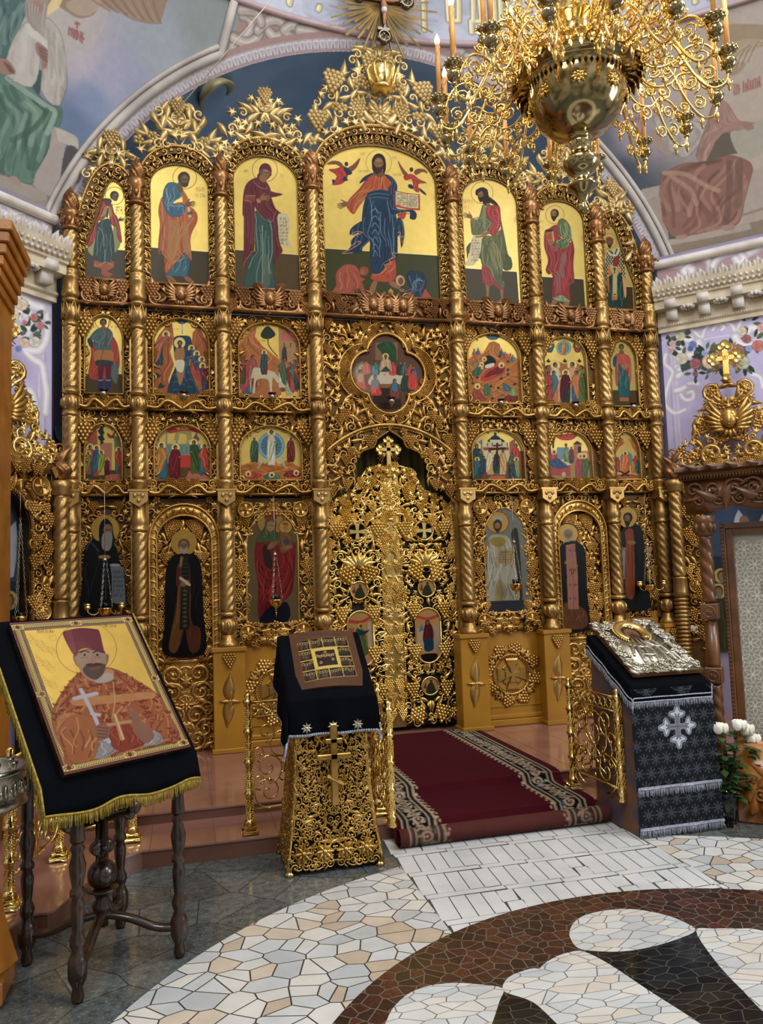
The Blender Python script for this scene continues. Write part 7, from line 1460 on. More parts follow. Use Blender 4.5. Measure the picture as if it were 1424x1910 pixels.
# ================================================================== ROYAL DOORS
DY = .13
def dp(x, z): return (-2.165+(x+2.165)*1.0138, 1.839+(z-1.839)*1.0138)
RTOP = [(0, 3.02), (.13, 3.03), (.24, 3.0), (.29, 2.93), (.40, 2.77), (.46, 2.74), (.60, 2.66), (.745, 2.56)]
dfr = crop(590, 800, 3.293)
for s_ in (-1, 1):
    D = thing('royal_door', ('left' if s_ < 0 else 'right')+' leaf of the bright gilt openwork royal gate with oval icon', 'door', (s_*.74, DY, .20))
    ox = s_*.74; X = lambda x: s_*x-ox
    out = [(X(.001), .25), (X(.745), .25)]+[(X(x), z) for x, z in RTOP[::-1]]; out[-1] = (X(.001), 3.02)
    mb = MB(); c = np.array([X(.38), 1.7]); mb.add(*poly_prism([(c[0]+(x-c[0])*.97, z-.2-.02*(z > 2)) for x, z in out], .03, .045)); mb.build('shade_backing', M['dark'], D, smooth=False)  # added black board in place of the shade seen through the openwork
    P2 = [(x, z-.2) for x, z in out]
    holes = [[(X(.372)+r_*math.cos(a), z+r2_*math.sin(a)-.2) for a in np.linspace(0, 6.1, 16)] for z, r_, r2_ in ((2.322, .105, .105), (1.70, .105, .105), (1.20, .165, .325), (.66, .105, .105))]
    mb = MB()
    relief(mb, [(X(.03), .1), (X(.085), .1), (X(.085), 2.6), (X(.03), 2.75)], .075, 201, .0, (), None, 1.0, 'GDLGc', 1.2)
    relief(mb, [(X(.66), .25), (X(.745), .25), (X(.745), 2.4), (X(.66), 2.4)], .055, 202, .0, (), None, 1.2, 'GDLc', 1.3)
    relief(mb, [(X(.1), .08), (X(.745), .08), (X(.745), .19), (X(.1), .19)], .06, 203, -.0, (), None, 1.3, 'cCF', 1.5)
    relief(mb, [(X(.11), .20), (X(.67), .20), (X(.67), 2.15), (X(.11), 2.15)], .066, 204, .01, holes, X(.385), 1.2, 'LDcLCDF', 1.3)
    relief(mb, [(X(.745), 2.1)]+P2[2:]+[(X(.008), 2.0)], .07, 205, .01, holes, None, 1.2, 'LFGLFDc', 1.4)
    relief(mb, [(x*1.0, z-.06) for x, z in P2[2:]]+[(x, z) for x, z in P2[2:]][::-1], .06, 206, -.02, (), None, 1.2, 'LFG', 1.6)
    for (x, z, a, s) in ((.27, 1.86, .3, .24), (.48, 1.86, -.3, .24), (.22, 1.45, 0, .2), (.56, 1.45, 0, .2), (.22, 1.02, 0, .2), (.56, 1.02, 0, .2), (.24, .36, .3, .22), (.50, .36, -.3, .22), (.18, .62, 0, .2), (.56, .62, 0, .2), (.15, 2.33, 0, .2), (.60, 2.33, 0, .2)): mb.put(GRAPE, X(x), z-.2, -.01, s_*a, s*.82, hz=s*.8)
    for a in range(-3, 4): mb.put(DROP0, X(.372+.13*math.sin(a*.38)), 1.95+.09*math.cos(a*.38)-.2, -.01, -s_*a*.42, .17, hz=.13)
    rail(mb, P2[1:], .012, -.0); beads(mb, [(X(.11), .22), (X(.11), 2.5)], .009, .02, -.01)
    mb.build('gilt_openwork', M['bright'], D)
    mb = MB(); mb.box(min(X(.001), X(.10)), max(X(.001), X(.10)), -.005, .03, .05, 2.75); mb.build('meeting_stile', M['bright'], D, smooth=False)
    mb = MB(); cp = [(x*.088, z*.088) for x, z in cross_pts(1, .17, .30)]; mb.put(p_prism(cp, .03), X(.372), 2.122, 0, 0); mb.put(ringp(.105, .011, 0, 26, 0), X(.372), 2.122, -.015); mb.build('round_cross', M['bright'], D, smooth=False)
    # painted medallions
    for nm, z, ru, rv in (('small_round_icon', 1.70, .088, .088), ('oval_icon', 1.195, .135, .285), ('small_round_icon', .66, .088, .088)):
        xw = s_*.372
        tf = lambda x, y: tuple(onY(*dfr(x, y), DY-.01)[[0, 2]])
        cv = Cv(xw-ru-.01, xw+ru+.01, z-rv-.01, z+rv+.01, .0042, tf, 'b58c50', 0)
        cv.k = .4; cc = cv.tf
        u2 = lambda u, v: ((u, v))
        cv.tf = lambda u, v: (xw+u*.1, z+v*.1)
        if nm == 'oval_icon':
            if s_ > 0: cv.P([(-1.3, 2.2), (0, 1.9), (1.2, 2.2), (1.2, 1.9), (0, 1.6), (-1.2, 1.9)], 'b4402c'); cv.P([(-1.3, .8), (-.5, .8), (-.5, -1.6), (-1.3, -1.6)], 'b8a07c', 1, False); cv.P([(.5, 1), (1.3, 1), (1.3, -1.6), (.5, -1.6)], 'a8947c', 1, False); cv.R([(-.3, 1.2), (.3, 1.2), (.6, .2), (.5, -.7), (.5, -1.5), (-.2, -1.5), (-.6, -.6), (-.55, .3)], '5c1620', n=6); cv.P([(-.4, -.4), (.5, -.5), (.4, -1.6), (-.5, -1.6)], '1c4054'); cv.E(-.05, 1.35, .28, .3, '5c1620'); cv.E(-.05, 1.33, .15, .2, '8a6444'); cv.P([(-.9, -2), (.9, -2), (.5, -2.8), (-.5, -2.8)], '1c1410'); cv.P([(-1.1, .4), (-.7, 1.3), (-.5, .6)], '4a7a9a')
            else: cv.P([(-1.3, 2.1), (0, 1.9), (1.0, 2.3), (.9, 1.9), (0, 1.6), (-1.2, 1.7)], 'b4402c'); cv.P([(-1.3, 1.2), (-.7, 1.2), (-.7, -1), (-1.3, -1)], 'a85c44', 1, False); cv.P([(.8, 1.7), (1.1, 1.7), (1.1, -1), (.8, -1)], 'b0a890', 1, False); cv.R([(-.5, 1.0), (.1, 1.1), (.6, .2), (.7, -1.6), (-.3, -1.6), (-.8, -.8)], '5c6a30', n=6); cv.P([(-.3, 1), (.3, .8), (1.0, .9), (.3, .4), (-.3, .5)], '1c4054'); cv.E(.0, 1.35, .28, .3, 'c8a850'); cv.E(.05, 1.33, .17, .2, '6a4834')
        else: cv.P([(-.5, -.9), (-.3, .1), (.2, .4), (.5, -.2), (.6, -.9)], '3c4024'); cv.E(.1, .5, .17, .17, '5c4030'); cv.P([(-.8, -.2), (-.5, .5), (-.4, -.3)], '7a3a24')
        cv.tf = cc
        pos = lambda U, V_: np.stack([U-ox, np.full_like(U, -.035), V_-.2], -1)
        cv.mesh(nm, pos, D, lambda U, V_, xw=xw, z=z, ru=ru, rv=rv: (np.abs((U-xw)/ru)**2+np.maximum(np.abs(V_-z)-(rv-ru), 0)**2/ru**2) < 1)
        mb = MB(); T = np.linspace(0, 2*PI, 40); 
        rail(mb, [((X(.372))+(ru+.006)*math.cos(t), z-.2+math.copysign(rv-ru, math.sin(t))*(rv > ru)+(ru+.006)*math.sin(t)) for t in T], .010, -.038, 6, True); mb.build('icon_rim', M['bright'], D)
DC = thing('gate_cross', 'gilt trefoil cross with rays rising above the royal gate', 'cross', (0, DY-.01, 2.93))
mb = MB(); mb.box(-.026, .026, -.03, .0, -.03, .36, 0, .005); mb.box(-.10, .10, -.03, .0, .255, .30, 0, .005)
for x, z in ((0, .40), (-.035, .375), (.035, .375), (-.12, .28), (-.095, .31), (-.095, .245), (.12, .28), (.095, .31), (.095, .245)): mb.put(lathe([(.034, 0), (.034, .02), (.02, .035), (0, .03)], 12), x, z, 0)
mb.put(LEAF, 0, .0, -.02, 0, .16, hz=.1); mb.build('trefoil_cross', M['bright'], DC, smooth=False)
mb = MB()
for a in (-40, -50, -60, -130, -120, -140, 40, 140, 50, 130): mb.add(*tube([(0, 0, .28), (.16*math.cos(R(a)), -.005, .28+.16*math.sin(R(a)))], .004, 4))
mb.build('rays', M['bright'], DC)
# ================================================================== HANGING LAMPS
def chain(mb, a, b, r=.006, gap=.026):
    a, b = np.array(a, float), np.array(b, float); L_ = np.linalg.norm(b-a); n = max(2, int(L_/gap)); d = (b-a)/L_; s = np.cross(d, (0, 1, 0)); s /= np.linalg.norm(s)+1e-9; t = np.cross(d, s)
    for i in range(n):
        c = a+(b-a)*(i+.5)/n; e = s if i % 2 else t; P_ = [c+d*gap*.6*math.cos(u)+e*r*1.1*math.sin(u) for u in np.linspace(0, 2*PI, 9)]; mb.add(*tube(P_, r*.32, 4, False))
def lampada(px, py, ptop, Y, gl, label, sc2=1.0, cups=0):
    p = onY(px, py, Y); zt = onY(px, ptop, Y)[2]; t = thing('hanging_oil_lamp', label, 'oil lamp', (p[0], Y, p[2])); k = sc2; H = zt-p[2]; M_ = M['silver'] if cups else M['brass']
    mb = MB(); mb.add(*lathe([(.0, -.085), (.012, -.08), (.008, -.06), (.02, -.05), (.05, -.03), (.066, 0), (.068, .022), (.072, .03), (.062, .032), (.055, .01)], 18, (0, 0, 0), sx=k, sy=k)); mb.add(*ball((0, 0, -.10), .012)); mb.add(*tube([(0, 0, -.1), (0, 0, -.15)], .003, 4)); mb.build('bowl', M['brass'], t)
    mb = MB(); mb.add(*lathe([(.034, .02), (.038, .075), (.035, .078), (.03, .03)], 14)); mb.build('glass_cup', gl, t)
    mb = MB(); hz_ = min(.48, H*.75)
    for a in (0, 2.1, 4.2): chain(mb, (.066*k*math.cos(a), .066*k*math.sin(a), .03), (.012*math.cos(a), .012*math.sin(a), hz_))
    mb.add(*lathe([(.03, hz_-.01), (.02, hz_+.01), (.006, hz_+.03)], 10)); mb.build('chains', M['silver'], t)
    mb = MB(); mb.add(*tube([(0, 0, hz_+.02), (0, 0, H)], .003, 5)); mb.build('suspension_cord', M['silver'], t)
    for c in range(cups):
        mb = MB(); s_ = (-1, 1, -1, 1)[c]; P_ = cat([(s_*.05, -.01, 0), (s_*.09, -.03, -.03), (s_*.14, -.04, -.01), (s_*.15, -.04, .02)], False, 4); mb.add(*tube(P_, .006, 5)); mb.add(*lathe([(.006, .01), (.03, .03), (.034, .05), (.026, .05), (.03, .06), (.034, .075)], 12, (s_*.15, -.04, 0))); mb.build('side_cup', M['brass'], t)
    return t
lampada(515, 1124, 925, -.13, M['grngl'], 'brass oil lamp with green glass before the mother and child icon')
lampada(963, 1094, 925, -.13, M['grngl'], 'brass oil lamp with green glass before the enthroned ruler icon')
lampada(196, 1140, 905, -.20, M['blugl'], 'triple brass oil lamp with blue glass above the portrait of the priest', 1, 2)
lampada(1213, 1096, 925, -.20, M['blugl'], 'triple oil lamp with blue glass at the right end of the icon screen', 1, 2)
LM = None; WH = ['the warrior saint icon', 'the river baptism icon', 'the donkey rider icon', 'the supper quatrefoil', 'the nativity cave icon', 'the ascension icon', 'the healer saint icon']
for (x, y), wn in zip(((193, 735), (343, 739), (508, 741), (731, 749), (935.5, 752), (1074.5, 757), (1182.7, 759)), WH):
    p = onY(x, y, -.085)
    if LM is None:
        LM = t = thing('small_votive_lamp', 'small silver votive lamp with red glass in front of '+wn, 'votive lamp', tuple(p), 0, 'votive lamps on the second tier')
        mb = MB(); mb.add(*lathe([(0, -.045), (.01, -.04), (.008, -.03), (.024, -.022), (.036, 0), (.032, .02), (.028, .024)], 12)); mb.add(*tube([(0, 0, -.03), (0, .04, -.05), (0, .12, -.05)], .005, 5)); mb.build('silver_holder', M['silver'], t)
        mb = MB(); mb.add(*lathe([(.028, .018), (.042, .038), (.044, .045), (.036, .04), (.022, .02)], 12)); mb.build('red_glass', M['redgl'], t)
    else: dup(LM, tuple(p), label='small silver votive lamp with red glass in front of '+wn)
# ================================================================== CHANDELIER
CHX, CHY = .085, -4.07
CH = thing('chandelier', 'large brass multi-arm church chandelier with bowl body, scroll arms and candle tubes', 'chandelier', (CHX, CHY, 3.87))
mb = MB(); b0 = lambda L_: [(r_, z-3.87) for r_, z in L_]
mb.add(*lathe(b0([(0, 3.872), (.02, 3.876), (.032, 3.90), (.020, 3.925), (.018, 3.935), (.028, 3.96), (.045, 4.0), (.082, 4.025), (.088, 4.04), (.06, 4.055), (.045, 4.075), (.05, 4.10), (.075, 4.12), (.102, 4.16), (.104, 4.19), (.07, 4.215), (.05, 4.235), (.055, 4.26), (.066, 4.285), (.06, 4.31), (.048, 4.325), (.075, 4.335), (.15, 4.365), (.225, 4.43), (.27, 4.52), (.285, 4.61), (.28, 4.66), (.33, 4.675), (.368, 4.69), (.372, 4.715), (.355, 4.725), (.20, 4.74), (.12, 4.78)]), 48)); mb.build('bowl_body', M['brass_dk'], CH)
mb = MB(); mb.add(*lathe(b0([(.13, 4.74), (.15, 4.80), (.15, 4.86), (.11, 4.90), (.10, 5.0), (.13, 5.03), (.13, 5.06), (.10, 5.10), (.10, 5.25), (.15, 5.30), (.16, 5.36), (.10, 5.42), (.06, 5.5), (.06, 6.2)]), 28)); mb.build('central_shaft', M['brass'], CH)
mb = MB(); 
for i in range(44):
    a = i/44*2*PI; c, s_ = math.cos(a), math.sin(a); u = np.array([-s_, c, 0]); o = np.array([c, s_, 0])
    w2 = .025
    T = [o*.375+u*w2+np.array([0, 0, .86]), o*.375-u*w2+np.array([0, 0, .86]), o*.378-u*w2*.9+np.array([0, 0, .80]), o*.38+np.array([0, 0, .762]), o*.378+u*w2*.9+np.array([0, 0, .80])]
    B_ = [p-o*.006 for p in T]; mb.add(T+B_, [[[0, 1, 2, 3, 4], [9, 8, 7, 6, 5]], [[j, (j+1) % 5, (j+1) % 5+5, j+5] for j in range(5)]])
    mb.add(*ball(tuple(o*.37+np.array([0, 0, .872])), .010, 5, 3))
mb.build('pierced_collar', M['brass'], CH)
for i in range(8):
    mb = MB(); a = i/8*2*PI+.3; c, s_ = math.cos(a), math.sin(a)
    for k in range(8):
        t = k*PI/4; uu, vv = .04*math.cos(t), .04*math.sin(t); P_ = [(c*.272-s_*uu*j, s_*.272+c*uu*j, .66+vv*j) for j in (0.2, .6, 1.1)]; mb.add(*tube(P_, [.008, .012, .004], 5))
    mb.add(*ball((c*.275, s_*.275, .66), .014, 8, 5)); mb.build('applied_star', M['brass'], CH)
def arm_parts(par, r0, r1, z0, z1, cup=True, tall=.40, nm='scroll_arm'):
    mb = MB()
    S = lambda L_, rad: mb.add(*tube([(x, 0, z) for x, z in cat(L_, False, 5)], rad, 6))
    L_ = r1-r0; g = lambda u, v: (r0+L_*u, z0+(z1-z0)*u+v)
    S([g(0, .08), g(.25, .13), g(.45, .06), g(.62, -.08), g(.80, -.15), g(.96, -.11), g(1.0, -.03)], .0085)
    S([g(0, -.03), g(.2, -.07), g(.42, -.02), g(.55, .06), g(.75, .10), g(.9, .04), g(.93, -.04)], .0075)
    for (u, v, r_, a0, dr) in ((.12, .03, .05, 0, 1), (.30, .04, .058, 2, -1), (.34, -.08, .048, 4, 1), (.52, -.0, .05, 1, -1), (.58, -.13, .045, 3, 1), (.70, .02, .05, 5, 1), (.78, -.07, .045, 2, -1), (.18, -.10, .035, 0, -1), (.45, .12, .04, 1, 1), (.64, .13, .034, 0, -1), (.88, .06, .03, 2, 1)):
        P_ = [];
        for j in range(15):
            t = j/14*1.7*2*PI*dr+a0; rr_ = r_*(1-j/15); x, z = g(u, v); P_.append((x+rr_*math.cos(t), .0, z+rr_*math.sin(t)))
        mb.add(*tube(P_, [.0062*(1-.3*j/14) for j in range(15)], 5)); mb.add(*ball(P_[-1], .010, 6, 4))
    for (u, v) in ((.80, -.17), (.3, -.13), (.5, .14), (.99, -.10)):
        x, z = g(u, v); mb.add(*tube([(x, 0, z+.02), (x, 0, z), (x, 0, z-.03), (x, 0, z-.055)], [.006, .014, .010, .002], 5)); mb.add(*tube([(x-.02, 0, z-.005), (x, 0, z-.012), (x+.02, 0, z-.005)], [.003, .008, .003], 4))
    a = mb.build(nm, M['brass'], par)
    mb = MB(); mb.add(*lathe([(0, -.06), (.012, -.055), (.02, -.045), (.008, -.035), (.018, -.03), (.036, -.012), (.042, .008), (.034, .028), (.016, .038), (.014, .046), (.034, .058), (.046, .066), (.05, .075), (.040, .070), (.0, .060)], 16, (r1, 0, z1)))
    for i in range(12): t = i*PI/6; mb.add(*ball((r1+.049*math.cos(t), .049*math.sin(t), z1+.077), .009, 5, 3))
    cu = mb.build('candle_cup', M['brass_dk'], a)
    mb = MB(); mb.add(*lathe([(.015, z1+.06), (.0145, z1+tall), (.013, z1+tall+.006), (0, z1+tall+.006)], 12, (r1, 0, 0))); P_ = [(r1+.0165*math.cos(t*9), .0165*math.sin(t*9), z1+.07+(tall-.08)*t) for t in np.linspace(0, 1, 40)]; 
    mb.add(*tube(P_, .002, 4)); mb.build('candle_tube', M['candle'], a)
    mb = MB(); mb.add(*lathe([(.006, 0), (.014, .014), (.016, .028), (.010, .048), (.003, .066), (0, .070)], 10, (r1, 0, z1+tall+.006))); mb.build('flame_bulb', M['bulb'], a)
    return a
def ring_arms(n, off, *a, **k):
    first = arm_parts(CH, *a, **k); ks = [c for c in bpy.data.objects if c.parent == first]
    first.rotation_euler = (0, 0, off)
    for i in range(1, n):
        c = first.copy(); C.objects.link(c); c.parent = CH; c.rotation_euler = (0, 0, off+2*PI*i/n)
        for q_ in ks: d = q_.copy(); C.objects.link(d); d.parent = c
ring_arms(16, .12, .34, .80, .86, .66)
ring_arms(8, .3, .13, .52, 1.20, 1.15)
for i in range(4):
    l = bpy.data.lights.new('chandelier_light', 'POINT'); l.energy = 14; l.color = (1, .72, .40); l.shadow_soft_size = .12; o = bpy.data.objects.new('chandelier_light', l); C.objects.link(o); o.location = (CHX+.95*math.cos(i*1.57+.7), CHY+.95*math.sin(i*1.57+.7), 5.0)
# suspension cord seen crossing the left spandrel
mb = MB(); a_ = onY(540, -40, -.6); b_ = onY(331, 205, -.12); mb.add(*tube([a_, b_], .006, 5)); tag(mb.build('pale_rope', M['cream']), 'thin pale rope running down to the cresting at upper left', 'rope')
# ================================================================== SIDE ICON CASES ON THE PIERS
def kiot(side):
    c0 = wallpt(side, .707, 0, 0); K = thing('side_icon_case', ('left' if side < 0 else 'right')+' gilt carved icon case on the pier with pierced gable and twisted columns', 'icon case', (c0[0], c0[1], .20), -side*PI/4)
    Z = -.20; Y0 = -.20
    mb = MB(); mb.add(*strip([(x, z+Z) for x, z in [(-.56, .2)]+[(-.56, z) for z in np.linspace(.6, 2.8, 12)]+[(x, 2.9) for x in np.linspace(-.56, .56, 9)]+[(.56, z) for z in np.linspace(2.8, .6, 12)]+[(.56, .2)]], [(x, z+Z) for x, z in resamp(arch(-.34, .34, .2, 2.38, 2.74, 20), 35)], Y0, -.005)); mb.build('case_front', M['carve_shade'], K, smooth=False)
    hole = [(x, z+Z) for x, z in arch(-.36, .36, .1, 2.38, 2.76)]
    mb = MB(); relief(mb, [(-.54, .95+Z), (.54, .95+Z), (.54, 2.88+Z), (-.54, 2.88+Z)], .078, 301, Y0, [hole], 0, 1.15, 'LGCDcF', 1.3); rail(mb, hole, .014, Y0-.01); beads(mb, hole, .010, .022, Y0-.03)
    for f in (-1, 1): mb.put(MEDAL, f*.42, 2.76+Z, Y0-.04, 0, .19, hz=.1); mb.put(MEDAL, f*.46, 1.62+Z, Y0-.02, 0, .17, hz=.1); mb.box(f*.46-.08, f*.46+.08, Y0-.03, Y0, 1.46+Z, 1.52+Z)
    mb.build('carved_surround', M['carve'], K)
    mb = MB(); mb.box(-.58, .58, Y0-.05, Y0+.02, 2.88+Z, 2.97+Z); relief(mb, [(-.57, 2.89+Z), (.57, 2.89+Z), (.57, 2.96+Z), (-.57, 2.96+Z)], .06, 302, Y0-.05, (), 0, 1.2, 'CFG', 1.4); mb.build('cornice', M['carve'], K)
    for f in (-1, 1):
        mb = MB(); x = f*.63; yy = Y0-.04; twist(mb, x, yy, 1.72+Z, 2.70+Z, .072, -side, 4, .40); rings(mb, x, yy, [(.07, 2.68+Z), (.09, 2.70+Z), (.085, 2.74+Z), (.10, 2.76+Z), (.10, 2.82+Z), (.06, 2.83+Z)]); rings(mb, x, yy, [(.07, 1.5+Z), (.09, 1.52+Z), (.08, 1.56+Z), (.075, 1.7+Z), (.09, 1.72+Z)])
        for j in range(22): mb.add(*lathe([(.06, 0), (.08, .012), (.08, .034), (.06, .046)], 16, (x, yy, .55+Z+j*.045)))
        mb.box(x-.1, x+.1, yy-.1, yy+.1, Z+.2, .55+Z); cl = mb.build('side_column', M['col'], K)
        mb = MB(); n = 26; sg = 24; t = np.arange(sg)/sg*2*PI; V = []
        for i in range(n+1):
            u = i/n; r_ = .03+.075*math.sin(PI*min(1, u*1.15))**1.0 if u < .8 else .035*(1-u)/.2+.006
            V.append(np.stack([x+r_*(.85+.17*np.cos(5*(t+2.2*u)))*np.cos(t), yy+r_*(.85+.17*np.cos(5*(t+2.2*u)))*np.sin(t), np.full(sg, 2.83+Z+.22*u)], 1))
        mb.add(np.concatenate(V), [grid_faces(n+1, sg)]); mb.put(CURL, x, 3.13+Z, yy+.02, 0, .14, f > 0, hz=.12); mb.put(DROP, x+.03, 3.1+Z, yy, -.3, .2, hz=.14); mb.put(DROP, x-.04, 3.06+Z, yy, .4, .16, True, hz=.14); mb.build('flame_finial', M['flame'], cl)
    mb = MB(); gp = [(-.60, 2.98), (.60, 2.98), (.52, 3.22), (.42, 3.3), (.32, 3.5), (.24, 3.72), (.10, 3.90), (-.10, 3.90), (-.24, 3.72), (-.32, 3.5), (-.42, 3.3), (-.52, 3.22)]
    relief(mb, [(x, z+Z) for x, z in gp], .085, 303, Y0-.02, (), 0, 1.25, 'LDFcLDGL', 1.4)
    for f in (False, True):
        s_ = -1 if f else 1
        for (x, z, a, k_) in ((.2, 3.08, .4, .3), (.40, 3.06, 1.2, .2), (.16, 3.78, -.5, .22), (.30, 3.42, .6, .22)): mb.put(CURL, s_*x, z+Z, Y0-.03, -s_*a, k_, f, hz=k_*.8)
    mb.build('pierced_gable', M['bright'] if side < 0 else M['carve'], K)
    mb = MB(); mb.put(CHERUB, 0, 3.42+Z, Y0-.06, 0, .46, hz=.3); mb.build('winged_head', M['carve'], K)
    mb = MB(); zc = 4.13+Z; mb.box(-.035, .035, Y0-.07, Y0-.03, 3.88+Z, zc+.12, 0, .006); mb.box(-.12, .12, Y0-.07, Y0-.03, zc-.03, zc+.03, 0, .006)
    for x, z in ((0, .16), (-.04, .13), (.04, .13), (-.15, 0), (-.12, .04), (-.12, -.04), (.15, 0), (.12, .04), (.12, -.04), (0, -.22)): mb.put(lathe([(.045, 0), (.045, .02), (.03, .035), (0, .03)], 14), x, zc+z, Y0-.05)
    for a in (35, 45, 55, 125, 135, 145, -35, -45, -55, 215, 225, 235): mb.add(*tube([(0, Y0-.03, zc), (.2*math.cos(R(a)), Y0-.04, zc+.2*math.sin(R(a)))], .006, 4))
    mb.build('trefoil_cross', M['bright'], K, smooth=False)
    # the painted icon inside
    cv = Cv(-.36, .36, .9, 2.76, .006, lambda u, v: (u, v), '4c5f78', 0); cv.k = 40
    cv.P([(-.4, .8), (.4, .8), (.4, 1.9), (-.4, 1.95)], '3a4652', 1, False); cv.P([(-.1, 2.1), (0, 2.45), (.12, 2.2), (.3, 2.45), (.28, 1.95), (.1, 2.0), (.05, 1.9), (-.1, 1.95)], 'c4c8cc'); cv.E(.05, 2.32, .05, .06, '9a7a60')
    for i, (x, z, c) in enumerate(((-.22, 1.72, '5c2f28'), (.02, 1.78, '4a4438'), (.24, 1.74, '1e2226'), (-.1, 1.62, '6a5a44'), (.13, 1.60, '6e2a2c'), (-.26, 1.55, '4a4a34'))):
        cv.R([(x-.13, .88), (x-.13, z-.25), (x-.06, z-.09), (x+.06, z-.09), (x+.13, z-.25), (x+.13, .88)], c, n=6, wd=1.2, seed=i, edge=False)
        cv.E(x, z, .085, .085, 'c8b468'); cv.E(x, z, .045, .062, '4a3c30'); cv.E(x, z-.004, .034, .045, '9a7a5a'); cv.E(x, z-.05, .03, .035, '8a8478')
    cv.mesh('painting', lambda U, V_: np.stack([U, np.full_like(U, -.06), V_+Z], -1), K, lambda U, V_: inside(np.stack([U, V_], -1), arch(-.35, .35, .9, 2.38, 2.75)))
    return K
kiot(-1); kiot(1)
p = onP(37, 1152, wallpt(-1, .9, .45, 0), (1, -1, 0)); t = thing('hanging_oil_lamp', 'small gilt oil lamp with dark blue glass before the left pier icon case', 'oil lamp', tuple(p))
mb = MB(); mb.add(*lathe([(0, -.06), (.03, -.05), (.055, -.01), (.06, .015), (.05, .01)], 16)); mb.build('bowl', M['brass'], t)
mb = MB(); mb.add(*lathe([(.038, .005), (.042, .045), (.034, .04), (.03, .01)], 14)); mb.build('glass_cup', M['blugl'], t)
mb = MB()
for a in (0, 2.1, 4.2): chain(mb, (.055*math.cos(a), .055*math.sin(a), .01), (0, 0, .85))
mb.add(*tube([(0, 0, .85), (0, 0, 1.05)], .003, 5)); mb.build('chains', M['silver'], t)
# honey coloured wooden case cut by the left edge of the view
T = thing('wooden_icon_shelter', 'honey coloured wooden shelter with stepped cornice at the left edge', 'cabinet', (-3.62, -1.9, .12))
mb = MB(); xr = onY(21, 850, -1.65)[0]+3.62; mb.box(-.6, xr, -.3, .25, 0, 3.95, 0, .01); mb.build('side_panel', M['oak'], T, smooth=False)
mb = MB()
for j in range(6): mb.box(-.7, xr+.02+.022*j, -.33-.02*j, .25, 3.80+.075*j, 3.876+.075*j, 0, .008)
mb.build('cornice', M['oak'], T, smooth=False)
# brown carved canopy with framed shroud on the right
T = thing('carved_wooden_canopy', 'brown carved wooden canopy with spiral posts at the right edge', 'canopy', (1.735, -2.75, 0), -PI/4)
mb = MB(); twist(mb, 0, 0, 1.55, 2.08, .052, -1, 3, .3); twist(mb, 0, 0, .35, .95, .052, -1, 3, .3); mb.add(*lathe([(.045, 1.07), (.052, 1.1), (.048, 1.42)], 8)); mb.add(*lathe([(.05, 2.06), (.07, 2.09), (.062, 2.12), (.07, 2.17), (.085, 2.22)], 12))
for a in range(8): mb.add(*ball((math.cos(a*PI/4)*.07, math.sin(a*PI/4)*.07, 2.13), .022, 6, 4, 1, 1, 1.8))
mb.build('spiral_post', M['oakd'], T)
for z in (1.43, .95):
    mb = MB(); mb.box(-.062, .062, -.062, .062, z, z+.12, 0, .006); mb.put(ringp(.04, .006, 0, 16, 0), 0, z+.06, -.06); mb.put(ROS, 0, z+.06, -.06, 0, .06, hz=.04)
    mb.build('post_block', M['oakd'], T, smooth=False)
mb = MB(); mb.box(-.08, .08, -.08, .08, 0, .35, 0, .01); mb.build('post_base', M['oakd'], T, smooth=False)
mb = MB(); low = [(-.12, 2.24), (.05, 2.24), (.12, 2.27), (.22, 2.285), (.35, 2.25), (.55, 2.22), (.75, 2.25), (.9, 2.285), (1.05, 2.24), (1.2, 2.24)]
mb.add(*strip([(x, 2.50) for x, z in low], low, -.05, .05)); mb.box(-.15, 1.2, -.09, .07, 2.50, 2.56, 0, .005); mb.box(-.18, 1.2, -.12, .07, 2.56, 2.60, 0, .005)
for i in range(60): mb.box(-.14+i*.022, -.128+i*.022, -.1, -.08, 2.505, 2.53)
for i in range(9):
    x = -.05+i*.14; mb.put(CURL, x, 2.42, -.05, i*1.3, .16, i % 2, hz=.1); mb.put(DROP, x+.07, 2.36, -.05, 1.4+(i % 2)*1.2, .20, i % 2, hz=.12); mb.put(CURL, x+.04, 2.34, -.05, 3+i, .11, hz=.08)
    mb.put(DROP, x, 2.58, -.12, PI/2, .1, hz=.05)
mb.build('carved_beam', M['oakd'], T)
SF = thing('framed_lace_shroud', 'tall glazed wooden frame with silver lace shroud under the brown canopy', 'framed shroud', (1.735, -2.75, 0), -PI/4)
mb = MB(); mb.box(.10, .135, .06, .12, .35, 2.16, 0, .005); mb.box(.135, .19, .075, .12, .35, 2.12, 0, .005); mb.box(.10, 1.0, .06, .12, 2.12, 2.16); mb.box(.19, 1.0, .075, .12, 2.07, 2.12)
for i in range(60): mb.box(.105, .125, .05, .062, .36+i*.03, .378+i*.03)
mb.build('carved_frame', M['oakd'], SF, smooth=False)
cv = Cv(.18, .75, .35, 2.08, .004, lambda u, v: (u, v), 'b0ac9e', 0)
for j in range(14):
    for i in range(5):
        cx_, cz_ = .19+i*.135+(j % 2)*.067, .42+j*.118
        for a in range(6): 
            c, s_ = math.cos(a*PI/3+.5), math.sin(a*PI/3+.5); cv.L([(cx_, cz_), (cx_+.03*c-.014*s_, cz_+.03*s_+.014*c), (cx_+.062*c, cz_+.062*s_), (cx_+.03*c+.014*s_, cz_+.03*s_-.014*c), (cx_, cz_)], 1.3, 'f0ece0', .95)
        cv.O(cx_, cz_, .066, .066, 1.0, 'e4e0d4', .9)
cv.R([(.47, .35), (.45, .8), (.47, 1.15), (.53, 1.32), (.6, 1.36), (.75, 1.3), (.75, .35)], '2a1c24', '5a4a54', '140c10', 9, .6, 1.2)
